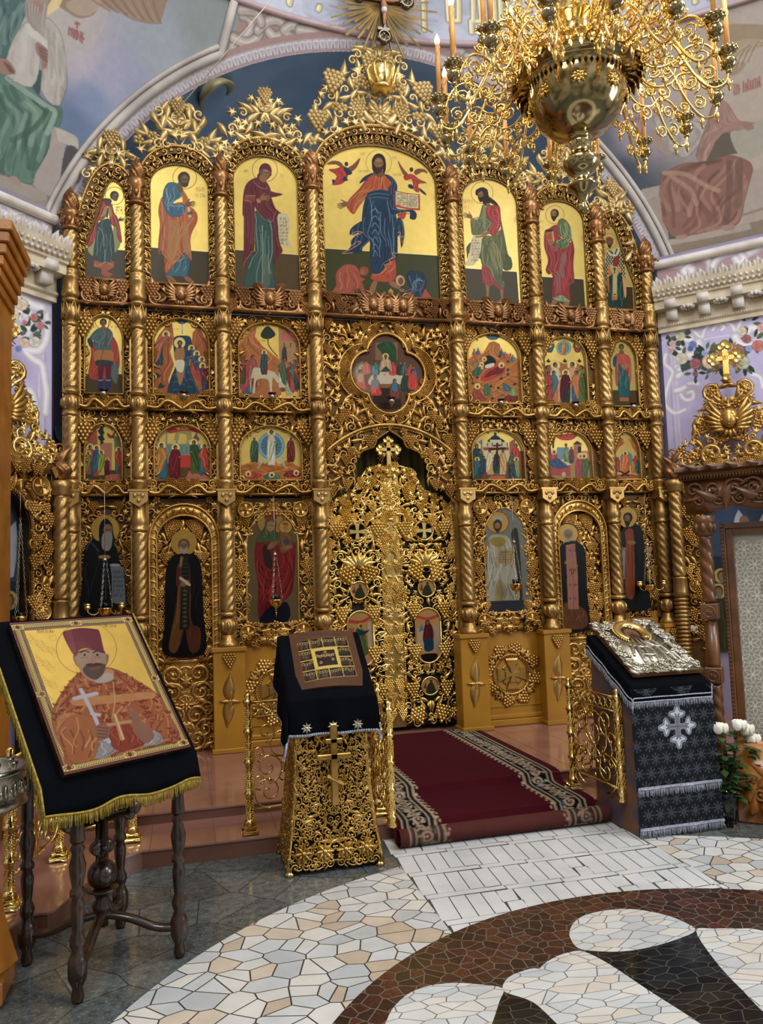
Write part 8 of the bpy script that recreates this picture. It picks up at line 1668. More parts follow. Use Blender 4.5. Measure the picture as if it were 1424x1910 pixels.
for i in range(26): 
    x, z = .48+(i*.071) % .24, .4+i*.033; cv.O(x, z, .02, .02, 1, '6a5a62', .8)
for x in (.36, .39, .43, .46): cv.L([(x, 1.62), (x, 1.70)], 1.6, '8a5a44', .9, False)
for x in (.40, .44, .47): cv.L([(x, 1.86), (x, 1.95)], 1.6, '5a5a50', .9, False)
cv.mesh('lace_cloth', lambda U, V_: np.stack([U, np.full_like(U, .10), V_], -1), SF, None, M['matte'])
mb = MB(); mb.add([(.19, .085, .36), (.95, .085, .36), (.95, .085, 2.1), (.19, .085, 2.1)], [[[0, 1, 2, 3]]]); gl_ = glass('thin_pane', 'f4f6f4', .02, 1.05); mb.build('glass_pane', gl_, SF, smooth=False)
CB = thing('carved_wooden_chest', 'low honey brown carved wooden base beneath the shroud frame', 'chest', (1.735, -2.75, 0), -PI/4); mb = MB(); mb.box(.12, 1.1, -.22, .05, 0, .55, 0, .01); relief(mb, [(.2, .05), (1.0, .05), (1.0, .48), (.2, .48)], .09, 7, -.22, (), None, 1.1, 'CD', .7); mb.build('chest_body', M['oak'], CB)
# ================================================================== LECTERNS
def drape(par, x0, x1, yb, yf, zb, zf, hl, hr, hf, hb, mats, name='cloth', res=.02, edge=2, wav=.014, tri=0.0):
    U = np.arange(-hl, (x1-x0)+hr+1e-6, res); L_ = math.hypot(yb-yf, zb-zf); V_ = np.arange(-hf, L_+hb+1e-6, res); n, m_ = len(V_), len(U); P_ = []
    for v in V_:
        for u in U:
            cu, cv_ = min(max(u, 0), x1-x0), min(max(v, 0), L_); x = x0+cu; y = yf+(yb-yf)*cv_/L_; z = zf+(zb-zf)*cv_/L_; du, dv = u-cu, v-cv_
            h = math.hypot(du, dv); 
            if h > 0: z -= h*.98; x += du/h*(.012+h*.10+wav*math.sin(v*26+.5)*min(1, h*6)) if du else 0; y += (-1 if dv < 0 else 1)*(.012+h*.08+wav*math.sin(u*24)*min(1, h*6)) if dv else 0
            P_.append((x, y, z+.006))
    mb = MB(); F = grid_faces(n, m_, False); i, j = F[:, 0]//m_, F[:, 0] % m_; b = (i < edge) | (i >= n-1-edge) | (j < edge) | (j >= m_-1-edge)
    mb.add(P_, [F[~b]], 0); mb.F.append(F[b]); mb.M.append(1); o = mb.build(name, mats, par)
    md = o.modifiers.new('solid', 'SOLIDIFY'); md.thickness = .004; return o, np.array(P_).reshape(n, m_, 3)
def fringe(par, line, ln, mt, step=.007, name='fringe', w_=.0025, seed=1):
    q = random.Random(seed); Pp = np.array(line); d = np.r_[0, np.cumsum(np.linalg.norm(np.diff(Pp, axis=0), axis=1))]; mb = MB()
    for t in np.arange(0, d[-1], step):
        p = np.array([np.interp(t, d, Pp[:, k]) for k in range(3)]); e = p+np.array([q.uniform(-.006, .006), q.uniform(-.006, .006), -ln*q.uniform(.85, 1.1)]); mb.add(*tube([p+(0, 0, .004), (p+e)/2+(0, q.uniform(-.003, .003), 0), e], w_, 4))
    mb.add(*tube([tuple(x) for x in Pp], .006, 5)); return mb.build(name, mt, par)
# gilt openwork lectern
GL = thing('gilt_openwork_lectern', 'flared gilt openwork lectern with an eight-point cross in front of the royal gate', 'lectern', (-1.258, -2.70, 0))
def wfl(z): t = min(max(z/1.0, 0), 1); return .225+.085*(1-t)**2.2, .20+.045*(1-t)**2.2
for nm, sd in (('openwork_front', 0), ('openwork_side', 1), ('openwork_side', 2)):
    mb = MB(); hw = .3; poly = [(-hw, .05), (hw, .05), (hw, 1.04), (-hw, 1.04)]; relief(mb, poly, .038, 400+sd, .0, (), 0, 1.35, 'cLDcCL', .9, 1)
    if sd == 0:
        for i in range(4): mb.put(ROS, (-.21, -.07, .07, .21)[i], .13, -.01, 0, .13, hz=.07)
    V = np.concatenate(mb.V); z = V[:, 2]; h = -V[:, 1]; u = V[:, 0]/hw; W_ = np.array([wfl(a) for a in z])
    if sd == 0: Nv = np.stack([u*W_[:, 0], -W_[:, 1]-h, z], 1)
    else: s_ = -1 if sd == 1 else 1; Nv = np.stack([s_*(W_[:, 0]+h), s_*u*W_[:, 1]*1.0, z], 1)
    mb.V = [Nv]; mb.build(nm, M['gilt_open'], GL)
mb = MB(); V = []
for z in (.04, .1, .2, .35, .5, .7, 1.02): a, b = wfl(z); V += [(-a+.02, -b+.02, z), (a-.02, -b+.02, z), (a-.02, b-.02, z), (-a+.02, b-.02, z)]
mb.add(V, [grid_faces(7, 4)]); mb.build('shade_core', M['dark'], GL, smooth=False)  # added black core in place of the shade inside the openwork
mb = MB()
for s_ in (-1, 1):
    for f in (-1, 1): mb.add(*tube([(s_*wfl(z)[0], f*wfl(z)[1], z) for z in (.03, .1, .2, .35, .5, .75, 1.02)], .010, 6)); mb.add(*lathe([(.02, 0), (.035, .005), (.03, .02), (.015, .03), (.015, .06)], 12, (s_*.29, f*.22, 0)))
mb.build('edge_frame', M['brass'], GL)
mb = MB(); a = -.25
for (w_, h0, h1) in ((.022, .42, .92), (.11, .70, .735), (.055, .80, .83)): mb.box(-w_, w_, -.30, -.25, h0, h1, 0, .004)
mb.add(*tube([(-.05, -.29, .60), (.05, -.29, .54)], .016, 4)); mb.build('eight_point_cross', M['gilt_open'], GL, smooth=False)
mb = MB(); mb.add([(-.24, -.22, 1.02), (.24, -.22, 1.02), (.24, .22, 1.36), (-.24, .22, 1.36), (-.24, -.22, 1.07), (.24, -.22, 1.07), (.24, .22, 1.41), (-.24, .22, 1.41)], [[[0, 3, 2, 1], [4, 5, 6, 7], [0, 1, 5, 4], [1, 2, 6, 5], [2, 3, 7, 6], [3, 0, 4, 7]]]); mb.build('sloping_top', M['oak'], GL, smooth=False)
cl = thing('lectern_cloth', 'black velvet cloth with silver edging and three silver flowers on the gilt lectern', 'cloth', (-1.258, -2.70, 0))
o, G3 = drape(cl, -.27, .285, .24, -.235, 1.445, 1.075, .30, .20, .235, .10, [M['black'], M['fr_silv']], 'velvet', .0155, 1)
bl = G3[0]; mb = MB()
for i in range(0, len(bl)-1): 
    p = bl[i]; mb.add(*ball(tuple(p+(0, -.004, .008)), .010, 5, 3, 1, .5, 1))
mb.build('silver_lace_edge', M['fr_silv'], cl)
for x in (-.17, .0, .16):
    mb = MB(); mb.put(ROS, x, .905, -.285, 0, .075, hz=.04); mb.build('silver_flower', M['silver'], cl)
def panel(name, label, P0, yaw, tilt, w_, h_, f, base, res=.0028):
    """an icon board lying on a slope: returns its root and a canvas in (across, up) metres"""
    e = np.array([math.cos(yaw), math.sin(yaw), 0]); n_ = np.array([-math.sin(yaw), math.cos(yaw), 0]); u = n_*math.cos(tilt)+np.array([0, 0, math.sin(tilt)]); nn = np.cross(e, u); P0 = np.array(P0, float)
    def tf(x, y):
        p = onP(*f(x, y), P0, nn); d = p-P0; return (d@e, d@u)
    cv = Cv(0, w_, 0, h_, res, tf, base, 0); cv.k = 4.3/1446/res/ (1/ (f(1, 0)[0]-f(0, 0)[0]))
    t = thing(name, label, 'icon', tuple(P0), yaw); R3 = lambda a, b, c=0: (a, b*math.cos(tilt)+c*math.sin(tilt), b*math.sin(tilt)-c*math.cos(tilt))
    return t, cv, R3
# icon of many small scenes
t, cv, R3 = panel('festal_icon', 'brown-bordered icon of many small dark scenes around a gold square, on the black cloth', (-1.46, -2.863, 1.117), 0, R(39.6), .452, .518, crop(420, 1160, 3.672), '6c4a30')
cv.P([(485, 150), (830, 115), (905, 385), (545, 430)], 'd8b850', 1, False)
H_ = lambda a, b: (np.array((485, 150))*(1-a)*(1-b)+np.array((830, 115))*a*(1-b)+np.array((905, 385))*a*b+np.array((545, 430))*(1-a)*b)
qq = random.Random(3)
for i in range(4):
    for j in range(4):
        if i in (1, 2) and j in (1, 2): continue
        a, b, c, d = (i+.03)/4, (j+.03)/4, (i+.95)/4, (j+.94)/4; cv.P([H_(a, b), H_(c, b), H_(c, d), H_(a, d)], '2a1e1a', 1, False)
        for k in range(4):
            x, y = H_(a+(c-a)*(.15+.22*k), b+(d-b)*qq.uniform(.2, .4)); cv.O(x, y, 8, 8, 1.8, 'b09858'); cv.P([(x-8, y+8), (x+8, y+8), (x+9, y+38), (x-9, y+38)], qq.choice(['4a3a30', '5c3a2c', '3a3c34', '6a5440']), 1, False)
cv.P([H_(.25, .26), H_(.75, .26), H_(.75, .76), H_(.25, .76)], 'dfc25c', 1, False); cv.P([H_(.31, .31), H_(.69, .31), H_(.69, .69), H_(.31, .69)], '3a2420', 1, False)
for k in range(7): x, y = H_(.34+.05*k, .43-.0*k+.02*(k % 2)); cv.O(x, y, 7, 7, 1.8, 'c8ac60')
cv.O(*H_(.5, .36), 7, 7, 1.8, 'c8ac60'); cv.O(*H_(.38, .6), 7, 7, 1.8, 'c8ac60'); cv.O(*H_(.62, .55), 7, 7, 1.8, 'c8ac60')
cv.L([H_(0, 0), H_(1, 0), H_(1, 1), H_(0, 1), H_(0, 0)], 2, '8a3020', .8, False); cv.txt(510, 100, 280, 18, 1, '3a2418', .6)
bow = lambda U: .022*np.sin(PI*np.clip(U/.452, 0, 1))
cv.mesh('painting', lambda U, V_: np.stack(R3(U, V_, -.012-bow(U)), -1), t)
mb = MB(); n = 12; V = []
for k_ in (0, 1):
    for b in (0, .518):
        for i in range(n+1): a = .452*i/n; V.append(R3(a, b, (-.011 if k_ else .016)-bow(a)))
i = np.arange(n); q1 = lambda a, b: np.stack([a*(n+1)+i, a*(n+1)+i+1, b*(n+1)+i+1, b*(n+1)+i], 1)
mb.add(V, [q1(0, 1), q1(2, 3), q1(0, 2), q1(1, 3), np.array([[0, n+1, 3*(n+1), 2*(n+1)], [n, 2*n+1, 4*n+3, 3*n+2]])]); mb.build('curved_board', M['oakd'], t, smooth=False)
# portrait stand
yw = R(35.3); ct = np.array([-2.575, -3.705]); PS = thing('walnut_icon_stand', 'dark walnut stand with turned legs and carved cross under the large portrait icon', 'icon stand', (ct[0], ct[1], 0), yw)
def ploc(x, y): d = np.array([x, y])-ct; return (d[0]*math.cos(yw)+d[1]*math.sin(yw), -d[0]*math.sin(yw)+d[1]*math.cos(yw))
for (x, y), top in zip(((-2.644, -4.073), (-2.207, -3.783), (-2.518, -3.338), (-2.933, -3.627)), (.85, .85, 1.40, 1.40)):
    a, b = ploc(x, y); mb = MB(); pr = [(.0, 0), (.022, 0), (.03, .03), (.022, .07), (.036, .10), (.042, .12), (.042, .19), (.036, .21), (.024, .24), (.034, .27), (.036, .29), (.022, .33), (.026, .36), (.03, .42), (.032, .45), (.022, .49), (.034, .50), (.034, .52), (.024, .54), (.034, .60), (.038, .64), (.024, .70), (.034, .72), (.024, .74), (.030, .76), (.028, top-.1), (.034, top-.09), (.028, top-.07), (.040, top), (0, top)]
    pr = [(r_, z if z <= .76 or z > .77 else z) for r_, z in pr]; mb.add(*lathe([(r_, z*.92 if z < .77 else z) for r_, z in pr], 18, (a, b, 0))); mb.build('turned_leg', M['walnut'], PS)
mb = MB()
for (x, y) in ((-2.644, -4.073), (-2.207, -3.783), (-2.518, -3.338), (-2.933, -3.627)):
    a, b = ploc(x, y); P_ = cat([(a, b, .145), (a*.7, b*.7, .15), (a*.35, b*.35, .20), (0, 0, .225)], False, 5); mb.add(*tube(P_, .026, 8, True, (0, 0, 1), .8))
mb.build('cross_stretcher', M['walnut'], PS)
mb = MB(); mb.add(*lathe([(.03, .17), (.03, .22), (.045, .25), (.05, .27), (.03, .30), (.04, .325), (.08, .345), (.08, .35), (.04, .35)], 18)); mb.add(*ball((0, 0, .415), .072, 18, 12)); mb.build('turned_orb', M['walnut'], PS)
mb = MB(); Q = -.135; mb.box(-.028, .028, -.02, .02, .47, .86, 0, .008); mb.box(-.15, .15, -.02, .02, .80+Q, .86+Q, 0, .008)
mb.box(-.008, .008, -.028, .0, .68+Q, .96+Q, 0, .003); mb.box(-.12, .12, -.028, .0, .824+Q, .84+Q, 0, .003)
for x, z in ((0, 1.0), (-.15, .83), (.15, .83), (0, .68)):
    for (ex, ez) in ((0, .025), (-.028, 0), (.028, 0), (0, -.02)): mb.put(lathe([(.032, -.02), (.034, .015), (.028, .02), (0, .02)], 14), x+ex, z+ez+Q, 0)
    mb.add(*ball((x, -.022, z+Q), .017, 10, 6))
mb.build('carved_cross', M['walnut'], PS)
til = R(50.4); t, cv, R3 = panel('portrait_icon', 'large framed portrait icon of a bearded priest in crimson hat and orange vestments', (-2.694, -4.142, 1.0), yw, til, .672, .86, crop(0, 1120, 2.4476), '8a4a34', .0030)
def bord(a, col): cv.P([(a, a), (.672-a, a), (.672-a, .86-a), (a, .86-a)], col, 1, False)
tt = cv.tf; cv.tf = lambda u, v: (u, v); bord(.006, '6a3424'); bord(.013, 'c9b27c'); bord(.017, '7a6030')
for s_ in range(4):
    L_ = .672 if s_ % 2 == 0 else .86
    for i in range(int(L_/.012)-2):
        a = .018+i*.012
        for (b0_, b1_) in ((.021, .036),):
            P_ = [(a, b0_), (a+.009, (b0_+b1_)/2), (a, b1_)]
            Q_ = [((u, v) if s_ == 0 else (u, .86-v) if s_ == 2 else (v, u) if s_ == 1 else (.672-v, u)) for u, v in P_]; cv.L(Q_, 1.3, 'e6d488', .9, False)
for u, v in ((.03, .03), (.642, .03), (.03, .83), (.642, .83), (.336, .03), (.336, .83), (.03, .43), (.642, .43)):
    cv.P([(u-.03, v-.014), (u+.03, v-.014), (u+.03, v+.014), (u-.03, v+.014)], 'd8c478', 1, False); cv.E(u, v, .012, .012, '7a2c20')
    for a in range(8): cv.E(u+.022*math.cos(a*.785), v+.010*math.sin(a*.785), .004, .004, '6a5420')
bord(.046, '8d7f78'); bord(.052, '6a2f24'); bord(.055, 'd3b456'); cv.a[int(.055/.003):-int(.055/.003), int(.055/.003):-int(.055/.003), 3] = .9
cv.tf = tt; CL = (.056, .616, .056, .804)
cv.O(390, 228, 138, 118, 1.3, '7a6a38', .7)
for i in range(40): x, y = 120+(i*53) % 130, 170+(i*31) % 300; cv.O(x, y, 16, 13, 1, 'a88c44', .5)
body = [(310, 760), (285, 700), (240, 600), (232, 520), (270, 440), (330, 360), (385, 325), (500, 315), (600, 360), (720, 440), (770, 530), (818, 640), (700, 668), (560, 705)]
cv.R(body, '9c5c34', 'c88c54', '5c2c18', 14, .5, 2); q = random.Random(6)
bb = cat(body, True, 3)
for _ in range(520):
    x, y = q.uniform(240, 810), q.uniform(330, 740)
    if inside([(x, y)], bb)[0]: a = q.choice((0, 0, 1.57)); cv.L([(x-9*math.cos(a), y-8*math.sin(a)), (x, y+5), (x+9*math.cos(a), y+8*math.sin(a))], 3.2, q.choice(['7c2c1c', '8c3c24', '7c3420', 'b07c48']), .9)
cv.P([(330, 455), (500, 440), (600, 430), (690, 425), (700, 450), (560, 470), (350, 490)], 'b88450', .85); cv.P([(250, 550), (330, 520), (400, 560), (300, 640)], 'b48450', .6); cv.P([(380, 330), (430, 372), (510, 360), (500, 320)], 'b88c5c', .8)
cv.L([(385, 345), (450, 385), (515, 350)], 4, '6a4a3c', .8); cv.P([(395, 345), (440, 385), (510, 370), (500, 340)], 'a89c90')
cv.R([(430, 650), (490, 640), (520, 700), (430, 730)], '8f8a8c', n=3, edge=False); cv.R([(620, 640), (700, 600), (740, 650), (660, 672)], '96908e', n=3, edge=False); cv.R([(495, 600), (560, 560), (650, 640), (640, 675), (540, 695), (500, 660)], '8a3c24', n=8, edge=False)
cv.R([(260, 600), (330, 530), (440, 560), (430, 720), (330, 750), (290, 690)], 'a06238', 'cf965c', '6a3820', 8, .5, 2)
cv.P([(328, 260), (350, 265), (370, 320), (340, 300)], '8f6a54'); cv.P([(475, 255), (492, 258), (488, 290), (476, 305)], '8f6a54')
cv.P([(338, 250), (400, 228), (470, 240), (480, 285), (470, 340), (430, 375), (390, 362), (355, 315)], 'a08270'); cv.P([(374, 318), (395, 302), (425, 300), (455, 298), (478, 300), (468, 340), (435, 368), (402, 360), (380, 340)], '5e4a40')
cv.P([(400, 310), (425, 303), (450, 308), (445, 322), (410, 324)], '7c4c40'); cv.P([(385, 300), (425, 292), (465, 296), (440, 308), (405, 312)], '4a3830'); cv.P([(415, 250), (430, 250), (435, 290), (412, 292)], 'a07c64', .8)
for x, s_ in ((382, -1), (440, 1)): cv.P([(x-14, 258), (x, 252), (x+14, 257), (x, 261)], '9a8676'); cv.E(x, 256, 6, 5, '24201e'); cv.L([(x-20, 246), (x, 238), (x+20, 244)], 2.6, '3a2a24', .9); cv.L([(x-14, 268), (x+14, 267)], 1.5, '6a4a40', .6)
cv.P([(283, 165), (300, 145), (365, 133), (430, 138), (450, 150), (470, 235), (478, 248), (400, 226), (355, 236), (335, 262)], '74303a', 1, True); cv.P([(290, 165), (320, 145), (340, 240), (330, 250)], '8f4a50', .6); cv.L([(340, 250), (400, 230), (474, 248)], 2, '4a1a20', .8)
cv.L([(365, 415), (430, 545), (470, 640)], 7, 'b2acb0', 1, False); cv.L([(335, 455), (436, 432)], 7, 'b2acb0', 1, False); cv.L([(415, 525), (448, 530)], 6, 'b2acb0', 1, False); cv.L([(486, 640), (492, 652)], 7, 'b2acb0', 1, False)
cv.P([(428, 590), (460, 565), (495, 590), (490, 630), (450, 648), (430, 620)], '8e6450')
for i in range(4): cv.L([(440, 585+i*15), (490, 592+i*14)], 2, '5a3a30', .7)
cv.P([(640, 560), (700, 620), (660, 660), (600, 600)], '8e6450'); cv.P([(600, 560), (570, 490), (580, 488), (612, 540), (590, 487), (600, 486), (632, 535), (640, 560), (690, 600), (680, 612), (640, 600), (600, 575), (575, 545), (590, 545)], '8e6450'); cv.L([(512, 380), (520, 470), (510, 530)], 2, 'b8a070', .8, False); cv.L([(520, 530), (550, 640)], 6, 'b08c5c', 1, False); cv.L([(490, 575), (590, 560)], 6, 'b08c5c', 1, False); cv.L([(520, 530), (560, 640)], 3, 'd8c090', .7, False)
cv.txt(165, 138, 70, 22, 1, '6a4a2a', .8, 4); cv.txt(470, 115, 55, 18, 1, '6a4a2a', .8, 6)
cv.tf = lambda u, v: (u, v)
for pts in ([(0, .0), (.055, 0), (.055, .86), (0, .86)],): pass
cv.mesh('painting', lambda U, V_: np.stack(R3(U, V_, -.014), -1), t, lambda U, V_: (U > .002) & (U < .670) & (V_ > .002) & (V_ < .858))
mb = MB(); V = [R3(a, b, c) for c in (-.013, .018) for a, b in ((0, 0), (.672, 0), (.672, .86), (0, .86))]; mb.add(V, [[[0, 1, 2, 3], [7, 6, 5, 4], [0, 4, 5, 1], [1, 5, 6, 2], [2, 6, 7, 3], [3, 7, 4, 0]]]); mb.build('frame_board', M['walnut'], t, smooth=False)
ct2 = thing('stand_cloth', 'black cloth with gold fringe hanging under the large portrait icon', 'cloth', (-2.694, -4.142, 1.0), yw)
P_ = []; us = np.linspace(-.10, .72, 40)
prof = [(-.17, -.04), (-.12, -.015), (-.06, .0), (-.02, .026)]+[(v, .026) for v in np.linspace(.05, .9, 14)]
for k_, (v, c) in enumerate(prof):
    for u in us:
        if k_ < 4: a = R3(u, -.02, .026); dz = (3-k_)*.042; P_.append((a[0], a[1]-.012*(3-k_)+.008*math.sin(u*30)*(3-k_)/3, a[2]-dz-.004*math.sin(u*17)*(3-k_)))
        else: P_.append(R3(u, v, c))
mb = MB(); mb.add(P_, [grid_faces(len(prof), 40, False)]); mb.build('black_cloth', M['black'], ct2).modifiers.new('s', 'SOLIDIFY').thickness = .004
fringe(ct2, P_[:40], .055, M['fr_gold'], .006, seed=3); fringe(ct2, [P_[i*40] for i in range(len(prof))], .075, M['fr_gold'], .006, seed=4); fringe(ct2, [R3(.72, v, .026) for v in np.linspace(.5, .9, 8)], .05, M['fr_gold'], .006, seed=5)
# cloth-covered lectern with metal-covered icon
SL = thing('cloth_covered_lectern', 'lectern clad in brown brocade with a black and silver hanging on the right', 'lectern', (1.145, -2.76, 0))
mb = MB(); mb.add([(-.31, -.28, 0), (.31, -.28, 0), (.31, .27, 0), (-.31, .27, 0), (-.295, -.28, 1.0), (.295, -.28, 1.0), (.295, .27, 1.32), (-.295, .27, 1.32)], [[[0, 3, 2, 1], [4, 5, 6, 7], [0, 1, 5, 4], [1, 2, 6, 5], [2, 3, 7, 6], [3, 0, 4, 7]]]); mb.build('brocade_body', pm('brown_violet_brocade', '6a4a34', '4c4450', 9, .1, .5, .3, 60, spread=(.4, .6)), SL, smooth=False)
cv = Cv(-.325, .335, .02, 1.0, .0045, lambda u, v: (u, v), '202328', 0); q = random.Random(9)
for j in range(11):
    for i in range(8):
        cx_, cz_ = -.30+i*.092+(j % 2)*.046, .06+j*.092
        for a in range(8): c, s_ = math.cos(a*.785), math.sin(a*.785); cv.L([(cx_+.008*c, cz_+.008*s_), (cx_+.03*c, cz_+.03*s_)], 1.3, '62676f', .8, False); cv.E(cx_+.036*c, cz_+.036*s_, .006, .006, '50545b')
        cv.O(cx_, cz_, .012, .012, 1, '50545a', .8); cv.O(cx_, cz_, .044, .044, .8, '34383d', .5)
for w_, col in ((8, 'b8bcc6'), (5.5, '15171b'), (3.2, 'cdd0d8')):
    for a in range(4):
        c, s_ = math.cos(a*PI/2), math.sin(a*PI/2); T = lambda u, v: (.03+u*c-v*s_, .725+u*s_+v*c)
        for l in ([(0, 0), (.12, 0)], [(.075, -.02), (.088, -.045), (.095, -.012), (.135, 0), (.095, .012), (.088, .045), (.075, .02)]): cv.L([T(*p) for p in l], w_, col, 1, False)
cv.L([(.03, .65), (.03, .80)], 1.6, '15171b', 1, False); cv.L([(-.045, .725), (.105, .725)], 1.6, '15171b', 1, False)
cv.mesh('silver_black_hanging', lambda U, V_: np.stack([U, -.309-.010*np.sin(V_*5+1)-.006*np.sin(U*22)-.02*(V_ < .0), V_], -1), SL, None, painted('brocade_weave', .5, 0, 0, .3))
for z, ln in ((.33, .05), (.06, .05)):
    mb = MB(); mb.box(-.325, .335, -.336, -.326, z, z+.014); mb.build('silver_braid', M['fr_silv'], SL, smooth=False); fringe(SL, [(x, -.331-.004*math.sin(x*20), z) for x in np.linspace(-.325, .335, 30)], ln, M['fr_silv'], .0065, seed=8)
c2 = thing('lectern_cloth', 'black cloth with white silver fringe over the top of the right lectern', 'cloth', (1.145, -2.76, 0))
o, G3 = drape(c2, -.305, .305, .27, -.29, 1.335, 1.015, .11, .07, .11, .06, [M['black'], M['black']], 'black_cover', .0155, 1, .006)
for line in (G3[0], G3[:, 0], G3[:, -1]): 
    fringe(c2, line+(0, 0, .0), .042, M['fr_silv'], .006, seed=11)
    mb = MB(); mb.add(*tube([tuple(p+(0, -.004, .028)) for p in line], .005, 5)); mb.build('silver_braid', M['fr_silv'], c2)
ti = R(28.7); RZ = thing('silver_covered_icon', 'icon under an embossed silver cover with gold halo, lying on the right lectern', 'icon', (.886, -3.010, 1.09)); SR3 = lambda a, b, c=0: np.array((a, b*math.cos(ti)+c*math.sin(ti), b*math.sin(ti)-c*math.cos(ti)))
mb = MB(); V = [SR3(a, b, c) for c in (-.012, .02) for a, b in ((0, 0), (.565, 0), (.565, .668), (0, .668))]; mb.add(V, [[[0, 1, 2, 3], [7, 6, 5, 4], [0, 4, 5, 1], [1, 5, 6, 2], [2, 6, 7, 3], [3, 7, 4, 0]]]); mb.build('wooden_board', M['oakd'], RZ, smooth=False)
mb = MB(); mb.box(.003, .562, -.003, .0, .003, .665)
for poly in ([(.01, .01), (.555, .01), (.555, .11), (.01, .11)], [(.01, .1), (.09, .1), (.09, .66), (.01, .66)], [(.475, .1), (.555, .1), (.555, .66), (.475, .66)], [(.01, .57), (.555, .57), (.555, .66), (.01, .66)]): relief(mb, poly, .042, 500, -.003, (), None, 1.2, 'CcLFD', 1.0)
for a0, pts in enumerate(([(.16, .12), (.20, .30), (.22, .42)], [(.22, .12), (.25, .28), (.25, .42)], [(.28, .12), (.30, .25), (.28, .42)], [(.35, .12), (.36, .25), (.32, .42)], [(.42, .12), (.40, .28), (.35, .42)], [(.15, .34), (.24, .30), (.33, .33)], [(.3, .38), (.36, .30), (.45, .34)], [(.38, .2), (.44, .22), (.46, .12)], [(.17, .22), (.26, .2), (.33, .26)], [(.12, .2), (.16, .3), (.2, .36)])):
    P_ = cat([(x, -.008, z) for x, z in pts], False, 5); mb.add(*tube(P_, [.006+.012*math.sin(PI*min(1, i/len(P_)+.1)) for i in range(len(P_))], 6))
V = np.concatenate(mb.V); mb.V = [np.stack([V[:, 0], V[:, 2]*math.cos(ti)+(V[:, 1]-.011)*math.sin(ti), V[:, 2]*math.sin(ti)-(V[:, 1]-.011)*math.cos(ti)], 1)]; mb.build('embossed_silver_cover', M['silver'], RZ)
mb = MB(); T_ = np.linspace(R(-50), R(230), 40); mb.add(*tube([SR3(.265+.105*math.cos(a), .50+.115*math.sin(a), -.022) for a in T_], .034, 8, True, (0, 0, 1), .5))
for a in T_: mb.add(*ball(tuple(SR3(.265+.140*math.cos(a), .50+.150*math.sin(a), -.022)), .009, 5, 3))
mb.build('gold_halo', M['bright'], RZ)
cv = Cv(.18, .35, .38, .58, .004, lambda u, v: (u, v), '4a3426', 0); cv.E(.265, .49, .055, .07, '8a6444'); cv.E(.265, .455, .04, .035, '5a4030'); cv.L([(.24, .505), (.255, .505)], 2, '2a1a12', 1, False); cv.L([(.275, .505), (.29, .505)], 2, '2a1a12', 1, False); cv.L([(.265, .5), (.263, .475)], 1.6, '6a4430', 1, False)
cv.mesh('painted_face', lambda U, V_: np.stack([U, V_*math.cos(ti)-.016*math.sin(ti), V_*math.sin(ti)+.016*math.cos(ti)], -1), RZ, lambda U, V_: ((U-.265)/.08)**2+((V_-.48)/.1)**2 < 1)
# ================================================================== CARPET
RG = thing('carpet_runner', 'maroon carpet runner with dark floral borders rolled at its lower end on the steps', 'carpet', (0, 0, 0))
path = [(-.05, .214), (-1.88, .214), (-1.955, .205), (-1.975, .17), (-1.995, .14), (-2.05, .132), (-2.42, .134), (-2.50, .125), (-2.53, .07), (-2.56, .03), (-2.60, .012)]
rc = (-2.655, .068)
for a in np.linspace(-60, -420, 26): path.append((rc[0]-.02+(.064-.00009*abs(a+60)*.3)*math.cos(R(a)), rc[1]+(.062-.00009*abs(a+60)*.3)*math.sin(R(a))))
path = [(a, b) for a, b in path]; pd = np.r_[0, np.cumsum(np.hypot(*np.diff(np.array(path), axis=0).T))]; LT = pd[-1]
cv = Cv(-.775, .80, 0, LT, .0075, lambda u, v: (u, v), '4f1520', 0); q = random.Random(4); v0 = 0
for s_ in (-1, 1):
    X = lambda a: s_*a+.012
    cv.P([(X(.47), -1), (X(.72), -1), (X(.72), 9), (X(.47), 9)], '12141f', 1, False)
    for a, c, w_ in ((.47, 'a89c80', 3.2), (.495, '3a2a2a', 1.5), (.515, 'a89c80', 2), (.675, 'a89c80', 2), (.70, '3a2a2a', 1.2), (.715, 'a89c80', 2.2)): cv.L([(X(a), -1), (X(a), 9)], w_, c, .9, False)
    v = .02
    while v < LT:
        for (a, r_, c) in ((.595, .045, 'a89c84'), (.595, .025, '5c2028'), (.595, .010, 'c0b494')): cv.E(X(a+.012*math.sin(v*9)), v, r_, r_*.9, c)
        for k in range(9): aa, vv = q.uniform(.53, .665), v+q.uniform(-.03, .11); cv.L([(X(aa), vv), (X(aa+q.uniform(-.03, .03)), vv+q.uniform(-.02, .03))], 2.2, q.choice(['a89c84', '8a8468', 'b8ac90', '7a3a3c', '5a6a78']), .9, False)
        cv.E(X(.452), v, .016, .014, 'b0a488'); cv.E(X(.435), v+.03, .009, .012, 'b0a488'); cv.E(X(.483), v+.02, .006, .012, '5c2028'); v += .085
rv = float(pd[11])
def rug_pos(U, V_):
    y = np.interp(V_, pd, [p[0] for p in path]); z = np.interp(V_, pd, [p[1] for p in path]); return np.stack([U+.0*V_, y+(U*.01), z], -1)
ri = int((rv+.03)/.0075); cv.a[ri:, :, :3] = cv.a[ri:, :, :3]*.55+lin('6a4a40')*.45
cv.mesh('woven_pile', rug_pos, RG, None, M['matte'])
